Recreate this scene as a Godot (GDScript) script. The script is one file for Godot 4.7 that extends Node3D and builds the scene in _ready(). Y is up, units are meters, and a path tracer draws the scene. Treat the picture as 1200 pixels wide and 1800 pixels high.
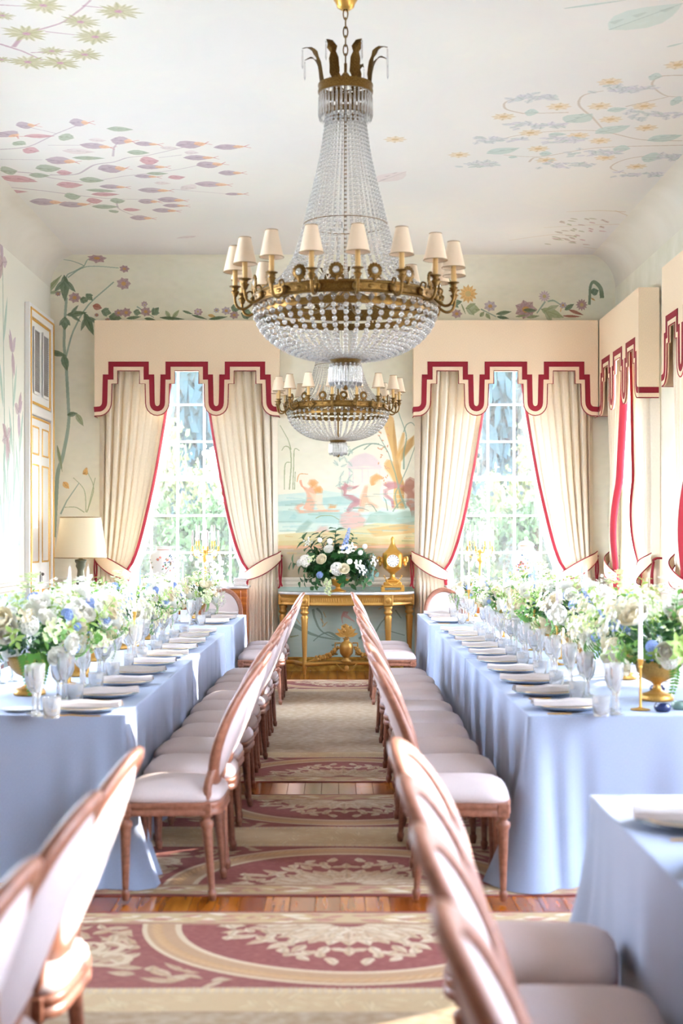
extends Node3D
const CEILING_LEAVES_MAUVE := [[-2.55,11.34,-2.4,11.34,0.2,0], [-2.72,11.53,-2.61,11.65,0.25,0], [-2.55,11.64,-2.3,11.64,0.12,2], [-2.27,11.65,-2.15,11.7,0.23,1], [-2.11,11.26,-1.96,11.27,0.22,0], [-1.84,11.43,-1.63,11.46,0.14,1], [-2.68,11.82,-2.59,11.89,0.17,1], [-2.65,12.04,-2.52,12.1,0.22,2], [-2.14,11.89,-1.9,11.98,0.19,0], [-1.86,11.75,-1.69,11.8,0.25,0], [-2.04,11.74,-1.9,11.78,0.12,4], [-1.68,11.85,-1.49,11.89,0.14,0], [-1.48,11.98,-1.33,12.01,0.12,4], [-1.34,11.92,-1.09,11.86,0.24,0], [-1.29,12.12,-1.17,12.15,0.14,4], [-1.03,11.98,-0.77,11.95,0.17,0], [-2.32,12.08,-2.05,12.12,0.18,4], [-1.78,12.12,-1.59,12.15,0.16,1], [-1.71,12.4,-1.54,12.4,0.28,2], [-2.52,12.35,-2.28,12.44,0.26,0], [-2.28,12.3,-2,12.32,0.13,1], [-2.12,12.68,-1.87,12.65,0.29,0], [-1.32,12.3,-1.06,12.3,0.17,0], [-1.23,12.56,-1,12.5,0.23,0], [-2.67,12.65,-2.44,12.65,0.26,1], [-3,12.73,-2.85,12.73,0.3,1], [-2.78,12.88,-2.59,12.91,0.18,1], [-2.51,12.79,-2.37,12.81,0.18,2], [-2.35,13.03,-2.13,13.09,0.21,1], [-1.76,12.59,-1.51,12.61,0.17,0], [-1.06,12.81,-0.85,12.81,0.18,0], [-1.71,12.83,-1.51,12.83,0.12,1], [-1.83,12.91,-1.63,12.95,0.14,0], [-1.53,12.98,-1.37,12.95,0.16,2], [-3.05,12.93,-2.75,13.13,0.25,2], [-2.6,13.24,-2.35,13.24,0.24,2], [-2.21,13.29,-1.97,13.33,0.17,0], [-1.68,13.16,-1.53,13.19,0.13,4], [-1.31,13.19,-1.01,13.24,0.21,0], [-3.18,13.48,-2.92,13.5,0.14,2], [-2.36,13.43,-2.08,13.48,0.13,1], [-2.61,13.68,-2.45,13.68,0.28,1], [-2.34,13.6,-2.07,13.6,0.16,2], [-1.87,13.43,-1.58,13.46,0.2,0], [-1.44,13.29,-1.31,13.37,0.26,4], [-1.06,13.59,-0.88,13.59,0.11,0], [-2.43,13.86,-2.27,13.86,0.24,2], [-2.2,13.86,-2.05,13.86,0.23,1], [-2.99,13.88,-2.69,13.93,0.29,0], [-2.73,14.03,-2.44,14,0.24,0], [-1.93,13.87,-1.74,13.9,0.21,0], [-1.73,13.79,-1.48,13.85,0.23,0], [-2.42,14.1,-2.15,14.11,0.19,1], [-1.71,14.05,-1.49,14.07,0.17,0], [-2.13,14.23,-1.95,14.24,0.15,2], [-1.84,14.24,-1.6,14.29,0.2,0], [-2.11,14.57,-1.89,14.62,0.23,0], [-2.28,14.32,-2.18,14.29,0.15,1], [-1.52,15.47,-1.75,15.58,0.12,4]]
const CEILING_TWIGS_MAUVE := [[0.03,0.012,0,-2.59,12.88,-2.34,12.85,-2.13,12.54,-1.94,12.44,-1.8,12.3,-1.59,12.21,-1.3,11.99,-1.09,11.86],
	[0.03,0.01,0,-3,12.73,-2.72,12.83,-2.6,12.98,-2.31,13.13,-1.94,12.93,-1.48,12.73,-1.2,12.54],
	[0.025,0.012,0,-2.84,12.04,-2.58,11.95,-2.27,11.57,-2.06,11.34],
	[0.02,0.01,0,-1.92,12.26,-1.87,11.99,-1.81,11.82],
	[0.025,0.01,0,-3.14,13.29,-2.77,13.46,-2.41,13.68,-2.1,13.79,-1.71,13.79],
	[0.015,0.01,0,-2.13,13.85,-2.16,14.21,-2.01,14.58],
	[0.012,0.01,0,-2.91,12.35,-2.55,12.37],
	[0.012,0.01,0,-2.41,11.91,-2.1,11.91],
	[0.012,0.01,0,-2.48,11.37,-2.27,11.57],
	[0.012,0.01,0,-1.32,12.21,-1.53,12.3],
	[0.012,0.008,0,-1.55,13.4,-1.03,13.59]]
const CEILING_STARS := [[-1.81,8.8,0.1], [-2.1,8.97,0.06], [-1.36,8.9,0.11], [-1.63,9.08,0.1], [-2.02,9.29,0.12], [-1.58,9.35,0.11], [-1.92,9.62,0.07], [-1.71,9.69,0.1], [-2.13,9.84,0.11], [-1.91,9.86,0.11], [-2.3,9.79,0.05]]
const CEILING_TWIGS_MAROON := [[0.03,0.012,1,-2.16,9.54,-2.03,9.3,-1.88,9.19,-1.73,9.07,-1.58,8.85,-1.5,8.71],
	[0.025,0.012,1,-2.24,9.48,-2.12,9.62,-2.02,9.8],
	[0.015,0.01,1,-1.89,9.25,-1.71,9.31],
	[0.015,0.01,1,-2.07,9.65,-1.79,9.63],
	[0.015,0.01,1,-1.57,8.8,-1.45,8.84],
	[0.015,0.01,1,-2.08,8.79,-1.94,8.81]]
const CEILING_LEAVES_BLUE := [[1.46,11,1.57,11,0.19,5], [1.82,11.26,1.99,11.03,0.26,5], [2.09,10.96,2.23,10.89,0.13,5], [2.11,11.57,2.35,11.34,0.21,5], [2.58,11.78,2.83,11.61,0.22,5], [2.23,10.15,2.33,10.15,0.17,5], [2.52,10.71,2.61,10.71,0.24,5], [1.29,12.17,1.55,11.99,0.2,5], [2.34,12.02,2.49,12.02,0.23,5], [2.64,12.29,2.83,12.29,0.32,5], [1.73,11.59,1.88,11.59,0.11,5], [1.74,12.17,1.85,12.17,0.16,5], [1.49,12.28,1.57,12.28,0.09,5], [1.77,9.22,2.14,8.76,0.35,6], [1.42,8.85,1.78,8.71,0.04,6], [2.22,9.54,2.31,9.46,0.04,6], [0.39,13.13,0.63,12.76,0.26,4]]
const CEILING_GOLD_FLOWERS := [1.98,10.27, 1.7,10.85, 2.01,10.84, 2.16,11.18, 2.49,11.41, 1.31,11.11, 1.58,11.55, 1.98,11.63, 2.19,11.78, 1.71,12.02, 1.83,12.38, 2.33,12.3, 2.66,12.59, 1.06,12.21, 2.35,10.84, 2.38,9.9, 0.49,11.74]
const CEILING_LILAC := [[0.1,0.03,2,1.34,10.64,1.63,10.63],
	[0.1,0.03,2,1.44,11.34,1.8,11.34],
	[0.1,0.03,2,1.96,10.44,2.31,10.42],
	[0.1,0.03,2,2.31,11.07,2.7,11.07],
	[0.1,0.03,2,1.2,11.74,1.55,11.72],
	[0.1,0.03,2,1.77,11.75,2.06,11.75],
	[0.1,0.03,2,2.04,12.15,2.39,12.15],
	[0.1,0.03,2,1.83,12.52,2.28,12.54],
	[0.1,0.03,2,2.6,12.85,2.97,12.86],
	[0.1,0.03,2,2.84,12.28,2.99,12.26],
	[0.1,0.03,2,1.21,12.52,1.4,12.52]]
const CEILING_VINES := [[0.02,0.012,3,2.87,11.78,2.51,11.74,2.11,11.49,1.66,11.53,1.45,11.65,1.32,11.78],
	[0.02,0.012,3,2.47,10.12,2.31,10.15,2.3,10.34,2.45,10.58,2.59,10.61],
	[0.02,0.012,3,2,11.11,1.85,10.82,1.84,10.58,1.97,10.47],
	[0.02,0.012,3,2,11.11,2.15,11.45],
	[0.02,0.012,3,1.46,11.03,1.31,10.92,1.28,10.75,1.36,10.64],
	[0.02,0.012,3,2.91,11.91,2.21,11.99,1.77,12.26,1.44,12.21],
	[0.02,0.012,3,2.8,12.17,2.52,12.35,2.44,12.63,2.62,12.83],
	[0.02,0.012,3,1.8,11,1.46,11.03],
	[0.02,0.012,3,2.21,10.85,2.48,10.61],
	[0.02,0.012,3,1.69,12.44,1.72,12.3,1.85,12.35]]
const CEILING_TAN := [[0.03,0.015,4,2.63,15.47,2.34,15.4,1.91,15.69],
	[0.04,0.015,4,3.86,16.23,3.63,15.76,3.21,14.98,2.74,14.91,2.2,15.05],
	[0.03,0.015,4,2.92,14.33,2.63,14.27,2.32,14.33],
	[0.03,0.015,4,3.57,16.23,3.15,16.23,2.79,16.04],
	[0.06,0.015,4,3.57,14.65,3.25,14.27,2.96,14.52],
	[0.1,0.015,4,3.7,16.07,3.45,15.47,3.22,14.52],
	[0.08,0.015,4,3.67,15.05,3.4,14.65],
	[0.02,0.015,4,3.1,14.65,2.8,14.27]]
const WALL_VINES := [[0.05,0.03,5,-3.33,1.58,-3.29,2.28,-3.22,2.55,-3.15,2.99,-3.18,3.54,-3.21,3.85,-3.2,4.14,-3.18,4.4],
	[0.02,0.012,5,-3.18,4.37,-3.18,4.64,-3.07,4.72,-2.95,4.79],
	[0.015,0.01,5,-3.16,4.64,-2.92,4.78,-2.55,4.76],
	[0.02,0.015,5,-3.19,3.69,-3.1,4.01,-2.92,4.32,-2.62,4.59],
	[0.012,0.01,5,-2.95,4.79,-3.12,4.88,-3.4,4.92],
	[0.012,0.01,5,-2.95,4.79,-2.89,4.9,-2.81,4.92],
	[0.02,0.01,5,-3.25,1.85,-3.18,2,-3.03,2.22],
	[0.012,0.008,7,-2.95,1.87,-2.97,2.13,-3.1,2.28],
	[0.012,0.008,7,-2.94,1.87,-2.86,2.15,-2.93,2.34],
	[0.012,0.008,7,-2.93,1.89,-2.84,2.28],
	[0.012,0.008,7,-2.97,1.87,-3.07,1.93,-3.2,1.93]]
const WALL_FLOWERS := [[1.56,4.45,0.11,9], [2.46,4.42,0.07,13], [2.9,4.32,0.07,10], [-2.26,4.32,0.03,13], [-1.63,4.24,0.04,13]]
const WALL_LEAVES := [[-3.2,4.67,-3.2,4.36,0.11,8], [-3.48,4.41,-3.23,4.67,0.07,7], [-3.2,4.18,-3.2,4.02,0.1,8], [-3.18,4.2,-2.94,4.23,0.07,8], [-2.97,4.23,-2.86,3.96,0.09,8], [-3.39,3.77,-3.18,3.72,0.07,8], [-3.22,3.73,-3.17,3.54,0.09,8], [-3.17,3.02,-3.05,3.04,0.06,8], [-3.07,3.04,-2.98,2.89,0.07,7], [-3.29,2.66,-3.23,2.35,0.04,7], [-2.93,2.36,-2.99,2.32,0.07,9], [-2.94,2.4,-2.97,2.32,0.04,9], [-3.22,2.23,-3.15,2.15,0.07,9], [-2.54,4.64,-2.47,4.5,0.16,10], [-3.46,4.9,-3.32,4.92,0.08,10], [-2.89,4.92,-2.68,4.93,0.06,10], [-2.54,4.76,-2.43,4.74,0.03,10], [-3.31,4.46,-3.25,4.44,0.05,10], [-3.14,4.45,-3.03,4.36,0.09,10], [-3.02,4.39,-2.93,4.36,0.08,8], [-2.95,4.45,-2.87,4.37,0.07,8], [-2.87,4.31,-2.76,4.28,0.08,11], [-2.77,4.25,-2.65,4.22,0.09,8], [-2.84,4.22,-2.81,4.18,0.04,10], [-2.68,4.18,-2.53,4.16,0.1,8], [-2.61,4.25,-2.52,4.2,0.07,10], [-2.53,4.2,-2.42,4.26,0.05,10], [-2.39,4.24,-2.3,4.22,0.07,8], [-2.29,4.35,-2.23,4.31,0.06,10], [-2.3,4.27,-2.19,4.21,0.08,10], [-2.17,4.2,-2.09,4.29,0.08,8], [-2.47,4.16,-2.3,4.18,0.04,8], [-2.26,4.16,-2.13,4.14,0.04,8], [-2.01,4.25,-1.95,4.15,0.05,7], [-1.93,4.16,-1.85,4.26,0.05,7], [-2.08,4.17,-1.79,4.15,0.04,8], [-1.81,4.25,-1.69,4.21,0.03,8], [-1.66,4.27,-1.59,4.2,0.08,10], [-1.7,4.2,-1.52,4.15,0.03,8], [-1.51,4.2,-1.42,4.18,0.04,9], [-1.5,4.15,-1.28,4.18,0.04,8], [-1.44,4.27,-1.38,4.24,0.05,12], [-1.35,4.25,-1.24,4.25,0.05,12], [-1.24,4.29,-1.13,4.27,0.1,8], [-1.12,4.22,-0.98,4.2,0.12,8], [-1.25,4.18,-1.15,4.22,0.02,10], [-2.72,4.16,-2.67,4.12,0.03,10], [1.34,4.33,1.49,4.36,0.08,8], [1.53,4.28,1.7,4.26,0.13,7], [1.75,4.32,1.89,4.29,0.14,12], [1.7,4.18,1.75,4.24,0.05,7], [1.77,4.22,1.82,4.15,0.05,7], [1.89,4.21,2.07,4.24,0.05,8], [1.9,4.18,2.04,4.16,0.04,8], [2.12,4.24,2.36,4.29,0.09,10], [2.21,4.26,2.37,4.25,0.05,8], [2.12,4.18,2.26,4.2,0.03,7], [2.42,4.27,2.69,4.17,0.11,7], [2.25,4.17,2.4,4.19,0.04,7], [2.64,4.33,2.72,4.3,0.08,12], [2.7,4.26,2.81,4.33,0.06,8], [2.75,4.26,2.92,4.2,0.04,11], [2.68,4.19,2.89,4.18,0.03,11], [3.01,4.46,3.1,4.49,0.09,8], [1.48,4.33,1.53,4.21,0.02,7], [1.33,4.63,1.37,4.51,0.04,7], [1.4,4.27,1.45,4.16,0.04,10], [3.01,4.4,3.06,4.37,0.02,9]]
const WALL_STEMS := [[0.02,0.015,5,2.47,4.36,2.37,4.22],
	[0.02,0.015,5,2.5,4.36,2.57,4.37,2.65,4.32],
	[0.015,0.012,5,1.71,4.27,1.89,4.18],
	[0.012,0.01,9,2.65,4.24,2.66,4.29],
	[0.05,0.03,8,3.14,4.4,3.12,4.52,3.04,4.59,3,4.52,2.99,4.32],
	[0.015,0.01,5,-2.35,4.3,-2.15,4.17]]
const MURAL_SHAPES := [[14,0.55,-0.69,2.08,-0.14,2.13,0.28,2.08,0.97,1.99,0.97,1.67,-0.69,1.64],
	[15,0.5,-0.68,2,0.14,2.07,0.28,2,0.14,1.96,-0.27,1.96,-0.68,1.94],
	[15,0.4,-0.68,1.89,0.08,1.88,0.04,1.74,-0.68,1.75],
	[16,0.55,-0.69,1.61,0.04,1.67,0.51,1.75,0.97,1.71,0.97,1.47,-0.69,1.47],
	[17,0.45,0.36,1.67,0.97,1.77,0.97,1.63,0.45,1.58],
	[16,0.4,-0.69,1.53,0.36,1.58,0.97,1.52,0.97,1.48,-0.69,1.48],
	[18,0.8,-0.69,1.48,0.97,1.49,0.97,1.45,-0.69,1.44],
	[19,0.7,-0.69,1.44,0.97,1.45,0.97,1.05,-0.69,1.05],
	[20,0.75,0.13,2.4,0.15,2.47,0.23,2.54,0.34,2.57,0.44,2.54,0.51,2.47,0.55,2.4,0.34,2.42],
	[20,0.55,0.14,2.4,0.54,2.4,0.53,2.38,0.15,2.38],
	[20,0.6,0.15,2.38,0.17,2.38,0.17,2.19,0.15,2.19],
	[20,0.6,0.2,2.38,0.21,2.38,0.21,2.19,0.2,2.19],
	[20,0.5,0.3,2.38,0.32,2.38,0.32,2.21,0.3,2.21],
	[20,0.6,0.38,2.38,0.39,2.38,0.39,2.21,0.38,2.21],
	[20,0.6,0.45,2.38,0.46,2.38,0.46,2.25,0.45,2.25],
	[20,0.6,0.51,2.38,0.52,2.38,0.52,2.21,0.51,2.21],
	[21,0.9,0.56,2.91,0.62,3.04,0.68,2.99,0.71,2.72,0.73,2.55,0.79,2.63,0.83,2.71,0.92,2.78,0.91,2.66,0.76,2.47,0.76,2.35,0.8,2.21,0.81,1.92,0.67,1.92,0.69,2.21,0.64,2.32,0.58,2.39,0.57,2.45,0.61,2.5,0.68,2.46,0.66,2.57],
	[22,0.5,0.68,2.99,0.71,2.72,0.73,2.52,0.76,2.35,0.8,2.21,0.81,1.92,0.76,1.92,0.73,2.21,0.69,2.46,0.67,2.77],
	[22,0.45,0.79,2.63,0.92,2.78,0.91,2.66,0.76,2.47],
	[21,0.8,0.79,2.82,0.81,2.81,0.8,2.68,0.73,2.49,0.7,2.5,0.75,2.69],
	[23,0.85,-0.42,2.26,-0.39,2.18,-0.33,2.15,-0.28,2.18,-0.24,2.11,-0.24,1.99,-0.27,1.89,-0.32,1.89,-0.39,1.92,-0.35,1.99,-0.33,2.08,-0.37,2.13,-0.43,2.22],
	[24,0.8,-0.32,2.11,-0.22,2.08,-0.16,2.08,-0.16,1.96,-0.11,1.89,-0.21,1.89,-0.25,1.99],
	[25,0.9,-0.32,2.21,-0.3,2.25,-0.25,2.25,-0.22,2.22,-0.24,2.18,-0.28,2.16],
	[25,0.9,-0.26,2.14,-0.24,2.18,-0.18,2.18,-0.16,2.14,-0.17,2.1,-0.24,2.1],
	[23,0.8,-0.48,1.92,-0.46,1.96,-0.39,1.98,-0.38,1.96,-0.44,1.93,-0.43,1.9,-0.3,1.89,-0.11,1.9,0.04,1.9,0.03,1.88,-0.22,1.87,-0.43,1.86],
	[25,0.7,-0.09,1.92,-0.08,1.97,-0.03,1.96,0.01,1.96,-0.01,1.92],
	[24,0.9,0.26,1.88,0.29,2.05,0.34,2.18,0.4,2.21,0.47,2.18,0.53,2.16,0.51,2.08,0.56,2,0.67,1.92,0.66,1.89,0.55,1.93,0.48,1.88],
	[23,0.7,0.26,1.88,0.29,2.05,0.34,2.18,0.38,2.19,0.36,2.08,0.4,2,0.5,1.94,0.48,1.92,0.39,1.96,0.34,2,0.33,1.88],
	[25,0.9,0.4,2.23,0.41,2.29,0.48,2.32,0.55,2.29,0.54,2.25,0.51,2.27,0.5,2.23,0.45,2.19,0.42,2.19],
	[24,0.9,0.46,2.23,0.5,2.25,0.54,2.24,0.53,2.18,0.48,2.17],
	[26,0.75,0.04,1.75,0.06,1.85,0.15,1.89,0.26,1.88,0.36,1.78,0.33,1.71,0.2,1.67,0.08,1.69],
	[27,0.8,0.01,2.16,0.08,2.18,0.11,2.23,0.14,2.19,0.2,2.18,0.28,2.19,0.23,2.15,0.15,2.14,0.12,2.14,0.11,2.08,0.2,2.08,0.29,2.02,0.28,1.96,0.2,1.92,0.16,1.88,0.12,1.89,0.17,1.96,0.22,2,0.14,2.04,0.08,2.07,0.08,2.14],
	[27,0.8,0.55,2.2,0.62,2.23,0.7,2.23,0.81,2.18,0.72,2.16,0.64,2.15,0.6,2.13,0.59,2.08,0.68,2.02,0.69,1.92,0.66,1.92,0.65,2,0.57,2.07,0.57,2.13,0.61,2.16],
	[28,0.8,0.8,2.18,0.83,2.25,0.87,2.28,0.93,2.25,0.93,2.18,0.91,2.14,0.94,2.08,0.94,1.83,0.89,1.82,0.87,1.92,0.83,1.96,0.83,2.08,0.77,2.14],
	[29,0.55,0.34,1.75,0.39,1.85,0.51,1.89,0.67,1.86,0.83,1.89,0.97,1.88,0.97,1.72,0.67,1.74,0.51,1.75],
	[15,0.6,-0.55,1.8,-0.5,1.85,-0.46,1.82,-0.48,1.79],
	[29,0.45,-0.48,1.63,-0.43,1.71,-0.33,1.78,-0.28,1.75,-0.36,1.64],
	[26,0.45,-0.25,1.63,-0.19,1.71,-0.11,1.71,-0.08,1.64]]
const MURAL_REEDS := [[0.02,0.008,5,0.14,2.54,0.2,2.61,0.33,2.67,0.45,2.68,0.56,2.65,0.62,2.57],
	[0.015,0.008,5,0.33,2.61,0.42,2.68,0.51,2.68],
	[0.025,0.008,5,0.83,1.92,0.76,2.08,0.7,2.33,0.62,2.57,0.51,2.77],
	[0.02,0.008,5,0.73,1.92,0.7,2.08,0.76,2.21,0.84,2.39,0.92,2.61,0.94,2.71],
	[0.02,0.008,5,0.8,2.38,0.8,2.57,0.83,2.77,0.76,2.99,0.73,3.08],
	[0.015,0.008,5,0.8,2.82,0.83,2.9,0.89,2.93,0.94,2.88],
	[0.015,0.008,7,-0.55,2.14,-0.53,2.39,-0.54,2.61,-0.6,2.65,-0.64,2.6],
	[0.012,0.008,7,-0.51,2.14,-0.5,2.38,-0.49,2.61,-0.43,2.6],
	[0.012,0.008,7,-0.61,2.14,-0.6,2.43,-0.53,2.46],
	[0.012,0.008,7,-0.49,2.14,-0.48,2.35],
	[0.012,0.008,7,-0.53,2.61,-0.57,2.74,-0.66,2.9],
	[0.012,0.008,7,-0.24,1.8,-0.17,1.83,-0.05,1.83,0.04,1.78],
	[0.015,0.008,5,0.48,1.88,0.42,1.96,0.34,1.96],
	[0.015,0.008,5,0.61,1.89,0.59,2,0.56,2.05],
	[0.015,0.008,5,0.67,1.88,0.76,1.99,0.86,2],
	[0.015,0.008,5,0.2,1.92,0.3,1.92,0.39,1.89],
	[0.01,0.008,25,-0.46,2.23,-0.43,2.32,-0.33,2.32],
	[0.03,0.008,23,-0.42,2.25,-0.4,2.18,-0.35,2.14]]
const DADO_STROKES := [[0.05,0.01,5,-0.49,0.54,-0.37,0.47,-0.18,0.4,0.05,0.36],
	[0.03,0.01,5,-0.27,0.73,-0.25,0.62,-0.17,0.47,0.03,0.37],
	[0.025,0.01,5,-0.23,0.74,-0.17,0.67,-0.16,0.53],
	[0.03,0.01,5,0.05,0.37,-0.07,0.45,-0.17,0.43,-0.27,0.35],
	[0.04,0.01,5,0.3,0.37,0.44,0.43,0.54,0.58,0.64,0.68],
	[0.03,0.01,5,0.27,0.38,0.37,0.45],
	[0.02,0.01,5,0.7,0.72,0.77,0.62],
	[0.02,0.01,5,-0.05,0.3,0.07,0.33],
	[0.02,0.01,7,-0.54,0.4,-0.44,0.42],
	[0.03,0.01,26,0.1,0.7,0.07,0.63,0.08,0.56],
	[0.05,0.01,26,0.08,0.67,0.15,0.63,0.22,0.58],
	[0.04,0.01,26,0.14,0.68,0.1,0.7],
	[0.015,0.01,30,-0.15,0.7,-0.12,0.63],
	[0.015,0.01,30,-0.18,0.62,-0.13,0.53],
	[0.015,0.01,30,-0.16,0.52,-0.1,0.58],
	[0.015,0.01,30,-0.47,0.62,-0.42,0.55],
	[0.015,0.01,30,0.27,0.75,0.3,0.72],
	[0.015,0.01,30,0.5,0.73,0.55,0.75],
	[0.012,0.01,5,0.6,0.48,0.81,0.42]]
func _ready() -> void:
	# camera: 50 mm lens with a small rise, standing in the aisle
	var cam := Camera3D.new()
	cam.name = "camera"
	var lens := CameraAttributesPhysical.new()
	lens.frustum_near = 0.05
	lens.frustum_far = 300.0
	lens.frustum_focal_length = 50.0
	lens.frustum_focus_distance = 13.0
	lens.exposure_aperture = 2.6
	cam.attributes = lens
	add_child(cam)
	cam.position = Vector3(0, 1.54, 0)
	cam.set_frustum(0.72 * 0.05, Vector2(0.004, 0.02) * 0.05, 0.05, 300.0)
	cam.current = true
	# sky, exposure and sun
	var env := Environment.new()
	env.background_mode = Environment.BG_SKY
	var sky := ProceduralSkyMaterial.new()
	sky.sky_top_color = Color8(192, 212, 244)
	sky.sky_horizon_color = Color8(238, 242, 248)
	sky.sky_curve = 0.2
	sky.ground_bottom_color = Color8(150, 150, 130)
	sky.ground_horizon_color = Color8(214, 214, 204)
	sky.sky_energy_multiplier = 6.0
	sky.ground_energy_multiplier = 4.0
	sky.sun_angle_max = 1.0
	env.sky = Sky.new()
	env.sky.sky_material = sky
	env.tonemap_mode = Environment.TONE_MAPPER_LINEAR
	env.tonemap_exposure = 1.09
	env.sdfgi_enabled = true
	env.ssao_enabled = true
	env.ssil_enabled = true
	var we := WorldEnvironment.new()
	we.name = "world_environment"
	we.environment = env
	add_child(we)
	var sun := DirectionalLight3D.new()
	sun.name = "sun"
	add_child(sun)
	sun.look_at_from_position(Vector3.ZERO, Vector3(-1.0, -0.48, 0.63), Vector3.UP)
	sun.light_color = Color8(255, 247, 234)
	sun.light_energy = 7.0
	sun.light_angular_distance = 0.6
	sun.shadow_enabled = true
	make_materials()
	M.ceiling = mat(Color8(222, 216, 205), 0.9)
	M.aqua = mat(Color8(180, 202, 192), 0.7)
	build_room()
	build_windows()
	build_door()
	build_rugs()
	build_garden()
	build_tables()
	build_chairs()
	build_chandeliers()
	make_tableware()
	make_flowers()
	build_console()
	build_sideboards()
	build_lamp()
	build_settings()
	build_table_flowers()
	build_candles()
const ORD := ["first", "second", "third", "fourth", "fifth", "sixth", "seventh", "eighth", "ninth", "tenth", "eleventh", "twelfth", "thirteenth", "fourteenth", "fifteenth", "sixteenth"]
var M := {}
var taken := {}
var rng := RandomNumberGenerator.new()

# ------------------------------------------------------------------ mesh builder
class MB:
	var V := PackedVector3Array()
	var N := PackedVector3Array()
	var U := PackedVector2Array()
	var I := PackedInt32Array()
	var X := Transform3D.IDENTITY
	func at(t: Transform3D) -> MB:
		X = t
		return self
	func vert(p: Vector3, n: Vector3, uv: Vector2) -> void:
		V.append(X * p)
		N.append((X.basis * n).normalized())
		U.append(uv)
	func tri(a: Vector3, b: Vector3, c: Vector3) -> void:   # counter-clockwise seen from outside
		var n := (b - a).cross(c - a).normalized()
		var k := V.size()
		vert(a, n, Vector2(0, 0))
		vert(b, n, Vector2(1, 0))
		vert(c, n, Vector2(1, 1))
		I.append_array([k, k + 2, k + 1])
	func quad(a: Vector3, b: Vector3, c: Vector3, d: Vector3, ua := Vector2(0, 1), ub := Vector2(1, 1), uc := Vector2(1, 0), ud := Vector2(0, 0)) -> void:
		var n := (b - a).cross(c - a)
		if n.length_squared() < 1e-16:
			n = (c - a).cross(d - a)
		n = n.normalized()
		var k := V.size()
		vert(a, n, ua)
		vert(b, n, ub)
		vert(c, n, uc)
		vert(d, n, ud)
		I.append_array([k, k + 2, k + 1, k, k + 3, k + 2])
	# rows of points; normals are du x dv (columns x rows), turned round with flip
	func grid(rows: Array, wrap := false, flip := false, uv0 := Vector2.ZERO, uv1 := Vector2.ONE) -> void:
		var nr := rows.size()
		var nc: int = rows[0].size()
		var k := V.size()
		var cols := nc + (1 if wrap else 0)
		for i in nr:
			var r: PackedVector3Array = rows[i]
			var ra: PackedVector3Array = rows[maxi(i - 1, 0)]
			var rb: PackedVector3Array = rows[mini(i + 1, nr - 1)]
			for jj in cols:
				var j := jj % nc
				var du: Vector3
				if wrap:
					du = r[(j + 1) % nc] - r[(j - 1 + nc) % nc]
				else:
					du = r[mini(j + 1, nc - 1)] - r[maxi(j - 1, 0)]
				if du.length_squared() < 1e-14:
					var q := rb if i == 0 else ra
					du = (q[(j + 1) % nc] - q[(j - 1 + nc) % nc]) if wrap else (q[mini(j + 1, nc - 1)] - q[maxi(j - 1, 0)])
				var dv: Vector3
				if i > 0 and i < nr - 1 and rb[j].distance_squared_to(r[j]) < 1e-12:
					dv = r[j] - ra[j]
				elif i > 0 and i < nr - 1 and ra[j].distance_squared_to(r[j]) < 1e-12:
					dv = rb[j] - r[j]
				else:
					dv = rb[j] - ra[j]
				var n := du.cross(dv)
				n = n.normalized() if n.length_squared() > 1e-20 else Vector3.UP
				vert(r[j], -n if flip else n, Vector2(lerpf(uv0.x, uv1.x, float(jj) / (cols - 1)), lerpf(uv0.y, uv1.y, float(i) / (nr - 1))))
		for i in nr - 1:
			for j in cols - 1:
				var a := k + i * cols + j
				var b := a + 1
				var c := b + cols
				var d := a + cols
				if flip:
					I.append_array([a, b, c, a, c, d])
				else:
					I.append_array([a, c, b, a, d, c])
	# profile of (radius, height) from bottom to top; repeat a point for a crease
	func lathe(prof: Array, segs := 16, flute := 0, depth := 0.0) -> void:
		var rows := []
		for p in prof:
			var r := PackedVector3Array()
			for s in segs:
				var a := -TAU * s / segs
				var rr: float = p.x * (1.0 - (depth * (0.5 + 0.5 * cos(a * flute)) if flute else 0.0))
				r.append(Vector3(rr * cos(a), p.y, rr * sin(a)))
			rows.append(r)
		grid(rows, true)
	func tube(path: PackedVector3Array, rad, segs := 8, closed := false, caps := true, flat := 1.0) -> void:
		var n := path.size()
		var t0 := (path[1] - path[0]).normalized()
		var side := t0.cross(Vector3.UP)
		if side.length() < 0.05:
			side = t0.cross(Vector3.RIGHT)
		side = side.normalized()
		var rows := []
		for i in n:
			var t: Vector3
			if closed:
				t = (path[(i + 1) % n] - path[(i - 1 + n) % n]).normalized()
			else:
				t = (path[mini(i + 1, n - 1)] - path[maxi(i - 1, 0)]).normalized()
			side = (side - t * side.dot(t)).normalized()
			var up := side.cross(t)
			var r: float = rad if rad is float else rad[i]
			var row := PackedVector3Array()
			for s in segs:
				var a := TAU * s / segs
				row.append(path[i] + side * (cos(a) * r) + up * (sin(a) * r * flat))
			rows.append(row)
		if closed:
			rows.append(rows[0])
		elif caps:
			var c0 := PackedVector3Array()
			var c1 := PackedVector3Array()
			for s in segs:
				c0.append(path[0])
				c1.append(path[n - 1])
			rows.push_front(rows[0])
			rows.push_front(c0)
			rows.append(rows[rows.size() - 1])
			rows.append(c1)
		# orientation: compare with the outward direction of a middle ring
		var m := rows.size() / 2
		var ra: PackedVector3Array = rows[m]
		var rb: PackedVector3Array = rows[m - 1]
		var cen := Vector3.ZERO
		for q in ra:
			cen += q
		cen /= segs
		var nn := (ra[1] - ra[0]).cross(ra[0] - rb[0])
		grid(rows, true, nn.dot(ra[0] - cen) < 0.0)
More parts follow.
